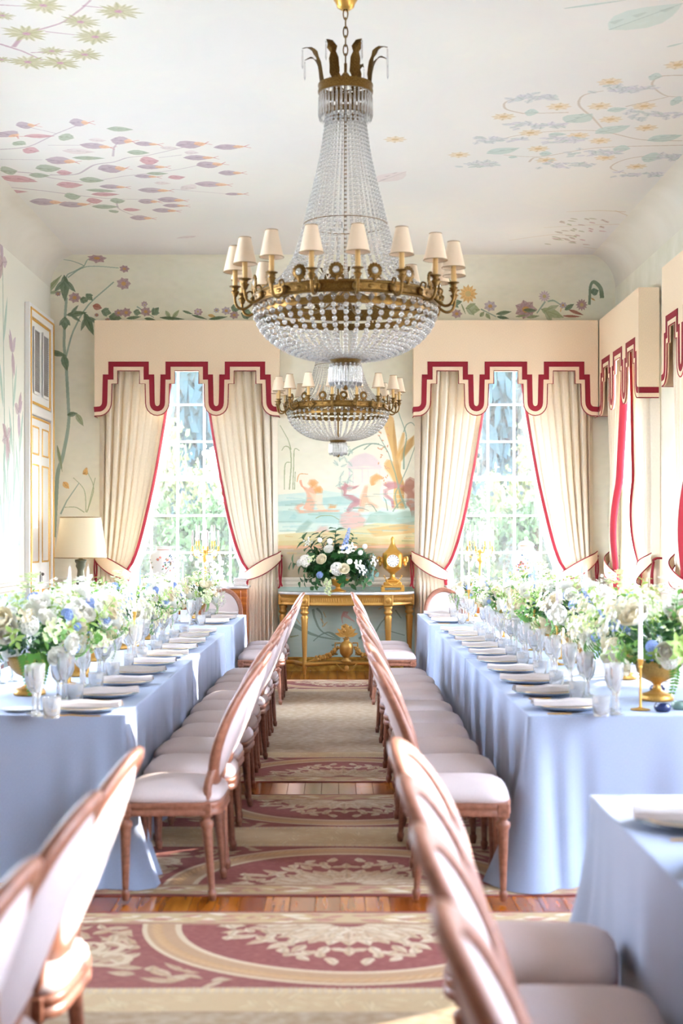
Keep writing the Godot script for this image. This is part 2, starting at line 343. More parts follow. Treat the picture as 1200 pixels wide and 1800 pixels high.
	func ball(c: Vector3, r: Vector3, segs := 10, rings := 6) -> void:
		var rows := []
		for i in rings + 1:
			var ph := -PI / 2 + PI * i / rings
			var row := PackedVector3Array()
			for s in segs:
				var a := -TAU * s / segs
				row.append(c + Vector3(cos(ph) * cos(a) * r.x, sin(ph) * r.y, cos(ph) * sin(a) * r.z))
			rows.append(row)
		grid(rows, true)
	func box(c: Vector3, s: Vector3, b := 0.0) -> void:
		var h := s / 2.0
		b = minf(b, minf(h.x, minf(h.y, h.z)) * 0.95)
		for ax in 3:
			var u := (ax + 1) % 3
			var v := (ax + 2) % 3
			for sg in [-1.0, 1.0]:
				var p := []
				for q in [[-1, -1], [1, -1], [1, 1], [-1, 1]]:
					var w := Vector3.ZERO
					w[ax] = h[ax] * sg
					w[u] = (h[u] - b) * q[0]
					w[v] = (h[v] - b) * q[1]
					p.append(c + w)
				if sg < 0.0:
					p.reverse()
				quad(p[0], p[1], p[2], p[3], Vector2(0, 0), Vector2(1, 0), Vector2(1, 1), Vector2(0, 1))
		if b <= 0.0:
			return
		for ax in 3:   # edges along ax
			var u := (ax + 1) % 3
			var v := (ax + 2) % 3
			for su in [-1.0, 1.0]:
				for sv in [-1.0, 1.0]:
					var p := []
					for e in [[-1.0, 0], [1.0, 0], [1.0, 1], [-1.0, 1]]:
						var w := Vector3.ZERO
						w[ax] = (h[ax] - b) * e[0]
						w[u] = su * (h[u] if e[1] == 0 else h[u] - b)
						w[v] = sv * (h[v] - b if e[1] == 0 else h[v])
						p.append(c + w)
					var mid: Vector3 = (p[0] + p[2]) / 2.0 - c
					mid[ax] = 0.0
					if (p[1] - p[0]).cross(p[2] - p[0]).dot(mid) < 0.0:
						p.reverse()
					quad(p[0], p[1], p[2], p[3])
		for sx in [-1.0, 1.0]:
			for sy in [-1.0, 1.0]:
				for sz in [-1.0, 1.0]:
					var a := c + Vector3(sx * h.x, sy * (h.y - b), sz * (h.z - b))
					var d := c + Vector3(sx * (h.x - b), sy * h.y, sz * (h.z - b))
					var e := c + Vector3(sx * (h.x - b), sy * (h.y - b), sz * h.z)
					if (d - a).cross(e - a).dot(Vector3(sx, sy, sz)) < 0.0:
						tri(a, e, d)
					else:
						tri(a, d, e)
	# box whose texture coordinates are metres along local x and y
	func wallbox(x0: float, x1: float, y0: float, y1: float, z0: float, z1: float, uo := Vector2.ZERO, us := Vector2.ONE) -> void:
		var k := V.size()
		box(Vector3(x0 + x1, y0 + y1, z0 + z1) / 2.0, Vector3(x1 - x0, y1 - y0, z1 - z0))
		var inv := X.affine_inverse()
		for i in range(k, V.size()):
			var p := inv * V[i]
			U[i] = Vector2((p.x - uo.x) / us.x, 1.0 - (p.y - uo.y) / us.y)
	func prism(poly: PackedVector2Array, z0: float, z1: float) -> void:
		if Geometry2D.is_polygon_clockwise(poly):
			poly = poly.duplicate()
			poly.reverse()
		var t := Geometry2D.triangulate_polygon(poly)
		for i in range(0, t.size(), 3):
			var a := poly[t[i]]
			var b := poly[t[i + 1]]
			var c := poly[t[i + 2]]
			if (b - a).cross(c - a) < 0.0:
				var w := b
				b = c
				c = w
			tri(Vector3(a.x, a.y, z1), Vector3(b.x, b.y, z1), Vector3(c.x, c.y, z1))
			tri(Vector3(a.x, a.y, z0), Vector3(c.x, c.y, z0), Vector3(b.x, b.y, z0))
		for i in poly.size():
			var a := poly[i]
			var b := poly[(i + 1) % poly.size()]
			quad(Vector3(a.x, a.y, z0), Vector3(b.x, b.y, z0), Vector3(b.x, b.y, z1), Vector3(a.x, a.y, z1))
	func mesh() -> ArrayMesh:
		var arr := []
		arr.resize(Mesh.ARRAY_MAX)
		arr[Mesh.ARRAY_VERTEX] = V
		arr[Mesh.ARRAY_NORMAL] = N
		arr[Mesh.ARRAY_TEX_UV] = U
		arr[Mesh.ARRAY_INDEX] = I
		var m := ArrayMesh.new()
		m.add_surface_from_arrays(Mesh.PRIMITIVE_TRIANGLES, arr)
		return m

# ------------------------------------------------------------------ painter for flat painted decoration (units are metres on the surface)
class Painter:
	var img: Image
	var o: Vector2
	var ppm: float
	var W: int
	var H: int
	func _init(origin: Vector2, size: Vector2, k: float, c: Color) -> void:
		o = origin
		ppm = k
		W = int(size.x * k)
		H = int(size.y * k)
		img = Image.create(W, H, false, Image.FORMAT_RGBA8)
		img.fill(c)
	func wash(c: Color, cells: int, amount: float, s: int) -> void:   # soft cloudy patches of paint
		var r := RandomNumberGenerator.new()
		r.seed = s
		var small := Image.create(cells, cells, false, Image.FORMAT_RGBA8)
		for y in cells:
			for x in cells:
				small.set_pixel(x, y, Color(c.r, c.g, c.b, amount * r.randf() * r.randf()))
		small.resize(W, H, Image.INTERPOLATE_CUBIC)
		img.blend_rect(small, Rect2i(0, 0, W, H), Vector2i.ZERO)
	func poly(pts: PackedVector2Array, c: Color, a := 1.0) -> void:
		var q := PackedVector2Array()
		var y0 := 1e9
		var y1 := -1e9
		for p in pts:
			var w := Vector2((p.x - o.x) * ppm, H - (p.y - o.y) * ppm)
			q.append(w)
			y0 = minf(y0, w.y)
			y1 = maxf(y1, w.y)
		for y in range(maxi(0, int(y0)), mini(H - 1, int(y1) + 1) + 1):
			var xs := []
			var yy := y + 0.5
			for i in q.size():
				var u := q[i]
				var v := q[(i + 1) % q.size()]
				if (u.y <= yy) != (v.y <= yy):
					xs.append(u.x + (yy - u.y) / (v.y - u.y) * (v.x - u.x))
			xs.sort()
			for i in range(0, xs.size() - 1, 2):
				var xa := maxi(0, int(xs[i] + 0.5))
				var xb := mini(W, int(xs[i + 1] + 0.5))
				for x in range(xa, xb):
					img.set_pixel(x, y, img.get_pixel(x, y).lerp(c, a))
	func stroke(pts: PackedVector2Array, w0: float, w1: float, c: Color, a := 1.0) -> void:
		if pts.size() > 2:   # round the line off
			var cv := Curve2D.new()
			for i in pts.size():
				var t := (pts[mini(i + 1, pts.size() - 1)] - pts[maxi(i - 1, 0)]) / 6.0
				cv.add_point(pts[i], -t, t)
			pts = cv.tessellate(3, 4)
		var l := PackedVector2Array()
		var r := PackedVector2Array()
		for i in pts.size():
			var t := (pts[mini(i + 1, pts.size() - 1)] - pts[maxi(i - 1, 0)]).normalized()
			var w := lerpf(w0, w1, float(i) / (pts.size() - 1)) / 2.0
			l.append(pts[i] + t.orthogonal() * w)
			r.append(pts[i] - t.orthogonal() * w)
		r.reverse()
		for i in range(0, l.size() - 1):
			poly(PackedVector2Array([l[i], l[i + 1], r[r.size() - 2 - i], r[r.size() - 1 - i]]), c, a)
	func leaf(a: Vector2, b: Vector2, w: float, c: Color, alpha := 0.9) -> void:
		var t := b - a
		var n := t.orthogonal().normalized() * w / 2.0
		var up := PackedVector2Array([a])
		var dn := PackedVector2Array()
		for k in [0.12, 0.3, 0.5, 0.7, 0.88]:
			var s := sin(PI * pow(k, 0.8))
			up.append(a + t * k + n * s)
			dn.append(a + t * k - n * s)
		dn.reverse()
		var all := up.duplicate()
		all.append(b)
		all.append_array(dn)
		poly(all, c, alpha)
		var half := up.duplicate()
		half.append(b)
		poly(half, c.lightened(0.25), alpha * 0.5)
		for k in 5:   # uneven brush marks
			var u := a.lerp(b, 0.15 + 0.14 * k) + n * (sin(k * 2.7 + a.x * 40.0) * 0.45)
			stroke(PackedVector2Array([u, u + t * 0.16]), w * 0.16, w * 0.05, c.lightened(0.3) if k % 2 else c.darkened(0.18), alpha * 0.5)
		stroke(PackedVector2Array([a, b]), 0.012, 0.006, c.darkened(0.2), 0.5)
	func soft_poly(pts: PackedVector2Array, c: Color, a: float) -> void:   # washed edges, a little uneven
		var mid := Vector2.ZERO
		for q in pts:
			mid += q / pts.size()
		var r := RandomNumberGenerator.new()
		r.seed = int(pts[0].x * 1000.0) + pts.size()
		for k in 4:
			var w := PackedVector2Array()
			for q in pts:
				w.append(q + (q - mid).normalized() * (0.012 - 0.01 * k) + Vector2(r.randf_range(-0.008, 0.008), r.randf_range(-0.008, 0.008)))
			poly(w, c.lerp(Color(1, 0.98, 0.92), 0.12 * (k % 2)), a * [0.3, 0.35, 0.4, 0.45][k])
	func daisy(p: Vector2, r: float, c: Color, n: int, mid: Color, squash := 1.0, fat := 0.5) -> void:
		for k in n:
			var a := TAU * k / n
			leaf(p, p + Vector2(cos(a), sin(a) * squash) * r, r * fat, c, 0.7)
		var ring := PackedVector2Array()
		for k in 10:
			ring.append(p + Vector2(cos(TAU * k / 10), sin(TAU * k / 10) * squash) * r * 0.32)
		poly(ring, mid, 0.9)
	func soften(k: float) -> void:   # brushwork without hard edges
		img.resize(int(W * k), int(H * k), Image.INTERPOLATE_LANCZOS)
		img.resize(W, H, Image.INTERPOLATE_CUBIC)
	func texture() -> ImageTexture:
		return ImageTexture.create_from_image(img)

# ------------------------------------------------------------------ scene helpers
func numbered(called: String) -> String:
	var n: int = taken.get(called, 0)
	taken[called] = n + 1
	return called if n == 0 else "%s_%03d" % [called, n]

func tag(o: Node, label: String, category := "", group := "", kind := "") -> Node:
	if label:
		o.set_meta("label", label)
	if category:
		o.set_meta("category", category)
	if group:
		o.set_meta("group", group)
	if kind:
		o.set_meta("kind", kind)
	return o

func thing(called: String, label: String, category: String, pos := Vector3.ZERO, turn := 0.0, group := "", kind := "") -> Node3D:
	var o := Node3D.new()
	o.name = numbered(called)
	add_child(o)
	o.position = pos
	o.rotation.y = turn
	tag(o, label, category, group, kind)
	return o

func part(called: String, mesh: Mesh, mat: Material, parent: Node, t := Transform3D.IDENTITY) -> MeshInstance3D:
	var o := MeshInstance3D.new()
	o.name = called
	o.mesh = mesh
	o.material_override = mat
	o.transform = t
	parent.add_child(o, true)
	return o

func single(called: String, mesh: Mesh, mat: Material, label: String, category: String, pos := Vector3.ZERO, turn := 0.0, group := "", kind := "") -> MeshInstance3D:
	var o := part(numbered(called), mesh, mat, self)
	o.position = pos
	o.rotation.y = turn
	tag(o, label, category, group, kind)
	return o

func copy_of(src: Node3D, label: String, pos: Vector3, turn := 0.0, group := "") -> Node3D:
	var base := String(src.name)
	if base.length() > 4 and base.substr(base.length() - 4, 1) == "_" and base.substr(base.length() - 3).is_valid_int():
		base = base.substr(0, base.length() - 4)
	var o: Node3D = src.duplicate()
	o.name = numbered(base)
	add_child(o)
	o.position = pos
	o.rotation.y = turn
	tag(o, label, "", group)
	return o

func pv(a: Array) -> PackedVector3Array:
	var r := PackedVector3Array()
	for i in range(0, a.size(), 3):
		r.append(Vector3(a[i], a[i + 1], a[i + 2]))
	return r

func prof(a: Array) -> Array:
	var r := []
	for i in range(0, a.size(), 2):
		r.append(Vector2(a[i], a[i + 1]))
	return r

func smooth(path: PackedVector3Array, n := 4) -> PackedVector3Array:
	var r := PackedVector3Array()
	for i in path.size() - 1:
		var a := path[maxi(i - 1, 0)]
		var b := path[i]
		var c := path[i + 1]
		var d := path[mini(i + 2, path.size() - 1)]
		for k in n:
			r.append(b.cubic_interpolate(c, a, d, float(k) / n))
	r.append(path[path.size() - 1])
	return r

func noise_tex(freq: float, a: Color, b: Color, stretch := 1.0, size := 512, s := 1, octaves := 4) -> NoiseTexture2D:
	var n := FastNoiseLite.new()
	n.seed = s
	n.noise_type = FastNoiseLite.TYPE_SIMPLEX_SMOOTH
	n.frequency = freq
	n.fractal_octaves = octaves
	var g := Gradient.new()
	g.set_color(0, a)
	g.set_color(1, b)
	var t := NoiseTexture2D.new()
	t.width = size
	t.height = int(size / stretch)
	t.seamless = true
	t.noise = n
	t.color_ramp = g
	return t

func mat(c: Color, rough := 0.7, metal := 0.0, tex: Texture2D = null, scale := Vector3.ONE) -> StandardMaterial3D:
	var m := StandardMaterial3D.new()
	m.albedo_color = c
	m.roughness = rough
	m.metallic = metal
	if tex:
		m.albedo_texture = tex
		m.uv1_triplanar = true
		m.uv1_scale = scale
	m.cull_mode = BaseMaterial3D.CULL_DISABLED
	return m

func glass(alpha: float, c := Color(1, 1, 1)) -> StandardMaterial3D:
	var m := mat(Color(c.r, c.g, c.b, alpha), 0.03)
	m.transparency = BaseMaterial3D.TRANSPARENCY_ALPHA
	return m

func solid_glass(scale: float) -> StandardMaterial3D:
	var m := mat(Color(1, 1, 1, 0.02), 0.02)
	m.refraction_enabled = true
	m.refraction_scale = scale
	return m

func translucent(m: StandardMaterial3D, c: Color) -> StandardMaterial3D:
	m.backlight_enabled = true
	m.backlight = c
	return m
# ------------------------------------------------------------------ materials
func make_materials() -> void:
	var fine := noise_tex(0.05, Color(0.94, 0.94, 0.94), Color(1, 1, 1), 1.0, 256, 3)
	var broad := noise_tex(0.006, Color(0.95, 0.945, 0.93), Color(1, 1, 1), 1.0, 512, 5)
	var grain := noise_tex(0.02, Color(0.72, 0.66, 0.6), Color(1, 1, 1), 1.0, 512, 8, 5)
	M.plaster = mat(Color8(229, 222, 207), 0.85, 0.0, broad, Vector3(0.4, 0.4, 0.4))
	M.white_paint = mat(Color8(240, 238, 232), 0.45)
	M.sash = mat(Color8(246, 246, 244), 0.5)
	M.gilt_line = mat(Color8(222, 168, 62), 0.4, 0.55)
	M.grille = mat(Color8(150, 145, 140), 0.5, 0.3)
	M.pane = glass(0.05)
	M.cotton = mat(Color8(248, 222, 188), 0.9, 0.0, fine, Vector3(6, 6, 6))
	M.drape = translucent(mat(Color8(238, 225, 203), 0.85, 0.0, fine, Vector3(8, 2, 8)), Color(0.24, 0.21, 0.17))
	M.red = translucent(mat(Color8(134, 18, 34), 0.9), Color(0.3, 0.05, 0.06))
	M.sheer = mat(Color(1, 1, 1, 0.35), 0.9)
	M.sheer.transparency = BaseMaterial3D.TRANSPARENCY_ALPHA
	translucent(M.sheer, Color(0.8, 0.8, 0.8))
	M.rail = mat(Color8(226, 216, 196), 0.6)
	M.yellow_marble = mat(Color8(214, 170, 84), 0.25, 0.0, noise_tex(0.012, Color(0.6, 0.5, 0.35), Color(1, 1, 0.95), 1.0, 512, 21, 5), Vector3(1.2, 1.2, 1.2))
	M.white_marble = mat(Color8(238, 236, 232), 0.12, 0.0, noise_tex(0.008, Color(0.78, 0.78, 0.8), Color(1, 1, 1), 1.0, 512, 12, 5), Vector3(1.5, 1.5, 1.5))
	for k in 4:
		var c: Color = [Color8(204, 122, 40), Color8(186, 104, 30), Color8(214, 138, 54), Color8(178, 94, 30)][k]
		var w := mat(c, 0.16, 0.0, noise_tex(0.02, Color(0.7, 0.62, 0.55), Color(1, 1, 1), 1.0, 256, 30 + k, 4), Vector3(3.0, 3.0, 0.25))
		w.clearcoat_enabled = true
		w.clearcoat = 0.35
		w.clearcoat_roughness = 0.1
		M["plank%d" % k] = w
	M.chair_wood = mat(Color8(158, 104, 82), 0.42, 0.0, grain, Vector3(3, 3, 3))
	M.chair_fabric = mat(Color8(202, 185, 181), 0.85, 0.0, fine, Vector3(9, 9, 9))
	M.cherry = mat(Color8(190, 112, 44), 0.3, 0.0, noise_tex(0.015, Color(0.7, 0.6, 0.5), Color(1, 1, 1), 1.0, 256, 41), Vector3(0.6, 4, 4))
	M.cloth = mat(Color8(158, 169, 192), 0.8, 0.0, fine, Vector3(10, 10, 10))
	M.cloth.rim_enabled = true
	M.cloth.rim = 0.3
	M.brass = mat(Color8(150, 116, 62), 0.42, 0.85, noise_tex(0.05, Color(0.55, 0.5, 0.42), Color(1, 1, 1), 1.0, 256, 51), Vector3(8, 8, 8))
	M.gold = mat(Color8(216, 168, 84), 0.32, 0.85)
	M.carved_gilt = mat(Color8(226, 182, 100), 0.4, 0.6, noise_tex(0.06, Color(0.6, 0.5, 0.36), Color(1, 1, 1), 1.0, 256, 52), Vector3(10, 10, 10))
	M.crystal = solid_glass(0.05)
	M.crystal.albedo_color.a = 0.16
	M.glass = solid_glass(0.045)
	M.glass.albedo_color.a = 0.16
	M.shade = translucent(mat(Color8(240, 218, 190), 0.85), Color(0.4, 0.32, 0.24))
	M.lamp_shade = translucent(mat(Color8(238, 220, 184), 0.85), Color(0.4, 0.34, 0.25))
	M.shade_trim = mat(Color8(150, 116, 64), 0.6)
	M.candle_tan = mat(Color8(206, 166, 104), 0.6)
	M.bulb = mat(Color8(250, 250, 250), 0.2)
	M.china = mat(Color8(244, 243, 240), 0.12)
	M.china_blue = mat(Color8(168, 188, 210), 0.15)
	M.napkin = mat(Color8(206, 196, 192), 0.9)
	M.steel = mat(Color8(96, 92, 90), 0.3, 0.9)
	M.wax_white = mat(Color8(226, 214, 212), 0.45)
	M.wax_blue = mat(Color8(150, 172, 214), 0.45)
	M.navy = mat(Color8(28, 38, 74), 0.12)
	M.sage = mat(Color8(112, 136, 124), 0.2)
	M.olive_metal = mat(Color8(92, 92, 70), 0.45, 0.35)
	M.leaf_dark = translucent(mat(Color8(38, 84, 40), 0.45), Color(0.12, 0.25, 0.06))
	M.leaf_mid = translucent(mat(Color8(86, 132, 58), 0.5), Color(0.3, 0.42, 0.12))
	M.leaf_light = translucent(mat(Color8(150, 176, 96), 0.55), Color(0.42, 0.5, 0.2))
	M.leaf_blue = mat(Color8(62, 96, 88), 0.5)
	M.stem = mat(Color8(96, 128, 60), 0.6)
	M.twig = mat(Color8(96, 70, 48), 0.8)
	M.petal_white = translucent(mat(Color8(252, 249, 240), 0.7), Color(0.4, 0.4, 0.34))
	M.petal_cream = translucent(mat(Color8(250, 240, 212), 0.7), Color(0.4, 0.36, 0.24))
	M.petal_green = translucent(mat(Color8(226, 236, 190), 0.7), Color(0.36, 0.42, 0.2))
	M.petal_blue = translucent(mat(Color8(150, 172, 222), 0.7), Color(0.22, 0.26, 0.38))
	M.card = mat(Color8(250, 250, 250), 0.6)
	M.gravel = mat(Color8(172, 170, 164), 0.95, 0.0, noise_tex(0.05, Color(0.8, 0.8, 0.78), Color(1, 1, 1), 1.0, 512, 62), Vector3(0.5, 0.5, 0.5))
	M.lawn = mat(Color8(70, 84, 48), 0.95, 0.0, noise_tex(0.02, Color(0.6, 0.65, 0.5), Color(1, 1, 1), 1.0, 512, 61), Vector3(0.3, 0.3, 0.3))
	M.bark = mat(Color8(96, 80, 64), 0.95, 0.0, grain, Vector3(1, 1, 1))
	M.tree_blue = translucent(mat(Color8(28, 42, 44), 0.9), Color(0.02, 0.03, 0.028))
	M.tree_green = translucent(mat(Color8(46, 62, 36), 0.9), Color(0.05, 0.065, 0.03))
	M.tree_yellow = translucent(mat(Color8(84, 88, 54), 0.9), Color(0.09, 0.09, 0.045))
	for k in [M.tree_blue, M.tree_green, M.tree_yellow, M.lawn]:
		k.specular_mode = BaseMaterial3D.SPECULAR_DISABLED

# colours of the painted decoration
var PAL := [Color8(165, 142, 146), Color8(160, 112, 120), Color8(186, 184, 192), Color8(178, 156, 130), Color8(200, 176, 144), Color8(128, 150, 128), Color8(186, 204, 186), Color8(150, 158, 112), Color8(92, 112, 78),
	Color8(214, 160, 84), Color8(160, 122, 120), Color8(150, 84, 64), Color8(174, 156, 162), Color8(206, 180, 184), Color8(186, 212, 204), Color8(150, 190, 184), Color8(202, 182, 118), Color8(208, 150, 84), Color8(220, 158, 120),
	Color8(158, 132, 100), Color8(212, 190, 192), Color8(204, 154, 82), Color8(170, 124, 66), Color8(226, 158, 124), Color8(244, 208, 176), Color8(214, 140, 72), Color8(210, 158, 144), Color8(172, 104, 108), Color8(140, 78, 58), Color8(134, 162, 144), Color8(206, 176, 120)]

func v2(a: Array, from := 0) -> PackedVector2Array:
	var r := PackedVector2Array()
	for i in range(from, a.size(), 2):
		r.append(Vector2(a[i], a[i + 1]))
	return r

func ceiling_painting() -> ImageTexture:
	# x across the room, depth from the camera's place along it
	var p := Painter.new(Vector2(-3.4, 8.0), Vector2(6.8, 8.8), 190.0, Color8(222, 216, 205))
	p.wash(Color8(208, 204, 198), 14, 0.5, 11)
	p.wash(Color8(232, 225, 207), 9, 0.7, 12)
	p.wash(Color8(214, 212, 206), 60, 0.25, 13)
	for l in CEILING_TWIGS_MAUVE + CEILING_TWIGS_MAROON + CEILING_VINES + CEILING_TAN:
		p.stroke(v2(l, 3), l[0], l[1], PAL[l[2]], 0.6)
	var leaf_c := [PAL[0], Color8(150, 156, 128), Color8(188, 136, 134), PAL[3], Color8(210, 192, 184), Color8(172, 188, 174), Color8(188, 200, 184)]
	for l in CEILING_LEAVES_MAUVE:
		var a := Vector2(l[0], l[1])
		var b := Vector2(l[2], l[3])
		p.leaf(a, b, l[4], leaf_c[l[5]], 0.78)
		if l[5] == 0:
			p.leaf(a.lerp(b, 0.62), b.lerp(a, -0.04), l[4] * 0.55, Color8(222, 168, 124), 0.7)
			for s in [-1.0, 1.0]:
				p.stroke(PackedVector2Array([b, b + (b - a).normalized() * 0.05 + (b - a).orthogonal().normalized() * 0.05 * s]), 0.012, 0.008, Color8(190, 110, 100), 0.7)
	for l in CEILING_LEAVES_BLUE:
		p.leaf(Vector2(l[0], l[1]), Vector2(l[2], l[3]), l[4], leaf_c[l[5]], 0.65)
	rng.seed = 5
	for s in CEILING_STARS:
		for k in 15:
			var a := TAU * k / 15.0 + rng.randf() * 0.2
			var r: float = s[2] * rng.randf_range(1.05, 1.5)
			var c := Color8(174, 164, 118).lerp(Color8(196, 186, 148), rng.randf())
			p.leaf(Vector2(s[0], s[1]), Vector2(s[0], s[1]) + Vector2(cos(a), sin(a)) * r, r * 0.3, c, 0.8)
		for k in 5:
			p.leaf(Vector2(s[0], s[1]), Vector2(s[0], s[1]) + Vector2(cos(k * 1.3), sin(k * 1.3)) * s[2] * 0.25, 0.04, Color8(190, 140, 150), 0.7)
	for i in range(0, CEILING_GOLD_FLOWERS.size(), 2):
		p.daisy(Vector2(CEILING_GOLD_FLOWERS[i], CEILING_GOLD_FLOWERS[i + 1]), 0.1, Color8(216, 194, 158), 8, Color8(200, 168, 122), 1.0, 0.75)
	for l in CEILING_LILAC:
		var q := v2(l, 3)
		for k in 34:
			var t := rng.randf()
			var at := q[0].lerp(q[1], t) + Vector2(rng.randf_range(-1, 1), rng.randf_range(-1, 1)) * lerpf(0.1, 0.02, t)
			p.leaf(at, at + Vector2(0.085, 0).rotated(rng.randf() * TAU), 0.07, Color8(208, 198, 202).lerp(Color8(184, 192, 180), rng.randf()), 0.6)
	for k in 40:   # pinkish bloom on the tan branches
		var at := Vector2(rng.randf_range(2.3, 2.85), rng.randf_range(14.6, 15.9))
		p.leaf(at, at + Vector2(0.1, 0.05).rotated(rng.randf() * 0.8), 0.05, Color8(206, 164, 160).lerp(Color8(176, 178, 140), rng.randf()), 0.6)
	p.soften(0.6)
	return p.texture()

func back_wall_painting() -> ImageTexture:
	var p := Painter.new(Vector2(-3.6, 0.9), Vector2(7.2, 4.2), 280.0, Color8(236, 229, 206))
	p.wash(Color8(216, 218, 194), 8, 0.6, 21)
	p.wash(Color8(244, 236, 218), 30, 0.5, 22)
	p.wash(Color8(205, 200, 176), 120, 0.2, 23)
	for s in MURAL_SHAPES:
		p.soft_poly(v2(s, 2), PAL[s[0]], s[1] * 1.1)
	rng.seed = 8
	for k in 160:   # brush marks on water and bank
		var at := Vector2(rng.randf_range(-0.7, 1.0), rng.randf_range(1.32, 2.1))
		var c: Color = PAL[[14, 15, 29][k % 3]] if at.y > 1.62 else PAL[[16, 17, 7][k % 3]]
		p.stroke(PackedVector2Array([at, at + Vector2(rng.randf_range(0.08, 0.3), rng.randf_range(-0.015, 0.015))]), 0.02, 0.008, c, 0.3)
	for k in 26:   # flower spray by the trunk
		var at := Vector2(rng.randf_range(0.50, 0.62), rng.randf_range(2.2, 2.9))
		p.leaf(at, at + Vector2(0.03, 0.01).rotated(rng.randf() * 6.0), 0.02, Color8(224, 164, 120), 0.7)
	for l in MURAL_REEDS + WALL_VINES + WALL_STEMS:
		p.stroke(v2(l, 3), l[0], l[1], PAL[l[2]], 0.75)
	for l in WALL_LEAVES:
		var la := Vector2(l[0], l[1])
		var lb := Vector2(l[2], l[3])
		if l[5] in [10, 12] and la.y > 3.9:   # blooms of the frieze
			p.daisy((la + lb) / 2, maxf(la.distance_to(lb), l[4]) * 0.55, PAL[l[5]].lightened(0.08 * rng.randf()), 7, PAL[9].darkened(0.1), 0.85, 0.8)
		else:
			p.leaf(la, lb, l[4], PAL[l[5]], 0.85)
			if l[5] in [7, 8] and la.y > 4.0 and l[4] > 0.06:   # lobed leaves
				for s in [-1.0, 1.0]:
					p.leaf(la.lerp(lb, 0.2), la.lerp(lb, 0.2) + (lb - la).rotated(0.75 * s) * 0.6, l[4] * 0.6, PAL[l[5]].lightened(0.1), 0.8)
	for q in WALL_FLOWERS:
		p.daisy(Vector2(q[0], q[1]), q[2], PAL[q[3]], 12, Color8(190, 170, 110))
	for k in 30:   # faint foliage behind the pavilion
		var at := Vector2(rng.randf_range(0.0, 0.16), rng.randf_range(2.05, 2.75))
		p.leaf(at, at + Vector2(0.08, 0.0).rotated(rng.randf() * 6.0), 0.05, PAL[6], 0.35)
	p.wash(Color8(250, 244, 228), 90, 0.15, 24)
	p.soften(0.7)
	return p.texture()

func left_wall_painting() -> ImageTexture:
	# x is the distance along the side wall from the camera's place
	var p := Painter.new(Vector2(13.4, 0.9), Vector2(3.8, 4.2), 180.0, Color8(232, 228, 212))
	rng.seed = 44
	for q in [[14.42, 1.1, 4.35], [14.85, 1.1, 3.5], [15.15, 1.1, 2.9], [14.6, 1.1, 2.6]]:
		p.stroke(PackedVector2Array([Vector2(q[0], q[1]), Vector2(q[0] + 0.05, (q[1] + q[2]) / 2), Vector2(q[0] - 0.03, q[2])]), 0.05, 0.025, PAL[5], 0.6)
		for k in 4:
			var y := lerpf(q[1], q[2], 0.15 + 0.2 * k)
			p.leaf(Vector2(q[0], y), Vector2(q[0] + 0.18 * (1 if k % 2 else -1), y + 0.5), 0.1, Color8(160, 186, 164), 0.6)
		for k in 7:
			var a := rng.randf() * TAU
			p.leaf(Vector2(q[0] - 0.03, q[2]), Vector2(q[0] - 0.03 + 0.2 * cos(a), q[2] + 0.28 * sin(a)), 0.12, Color8(176, 146, 140).lerp(Color8(192, 168, 178), rng.randf()), 0.65)
	p.soft_poly(PackedVector2Array([Vector2(13.8, 1.5), Vector2(15.3, 1.5), Vector2(15.3, 1.75), Vector2(14.6, 1.95), Vector2(13.8, 1.8)]), Color8(196, 206, 208), 0.5)
	p.soft_poly(PackedVector2Array([Vector2(13.8, 1.1), Vector2(15.3, 1.1), Vector2(15.3, 1.48), Vector2(13.8, 1.5)]), Color8(224, 206, 190), 0.6)
	return p.texture()

func dado_painting() -> ImageTexture:
	var p := Painter.new(Vector2(-3.6, 0.0), Vector2(7.2, 1.1), 250.0, Color8(176, 196, 182))
	p.wash(Color8(160, 184, 170), 10, 0.6, 31)
	p.wash(Color8(196, 210, 198), 70, 0.35, 32)
	for l in DADO_STROKES:
		p.stroke(v2(l, 3), l[0], l[1], PAL[l[2]].darkened(0.12), 0.8)
	return p.texture()

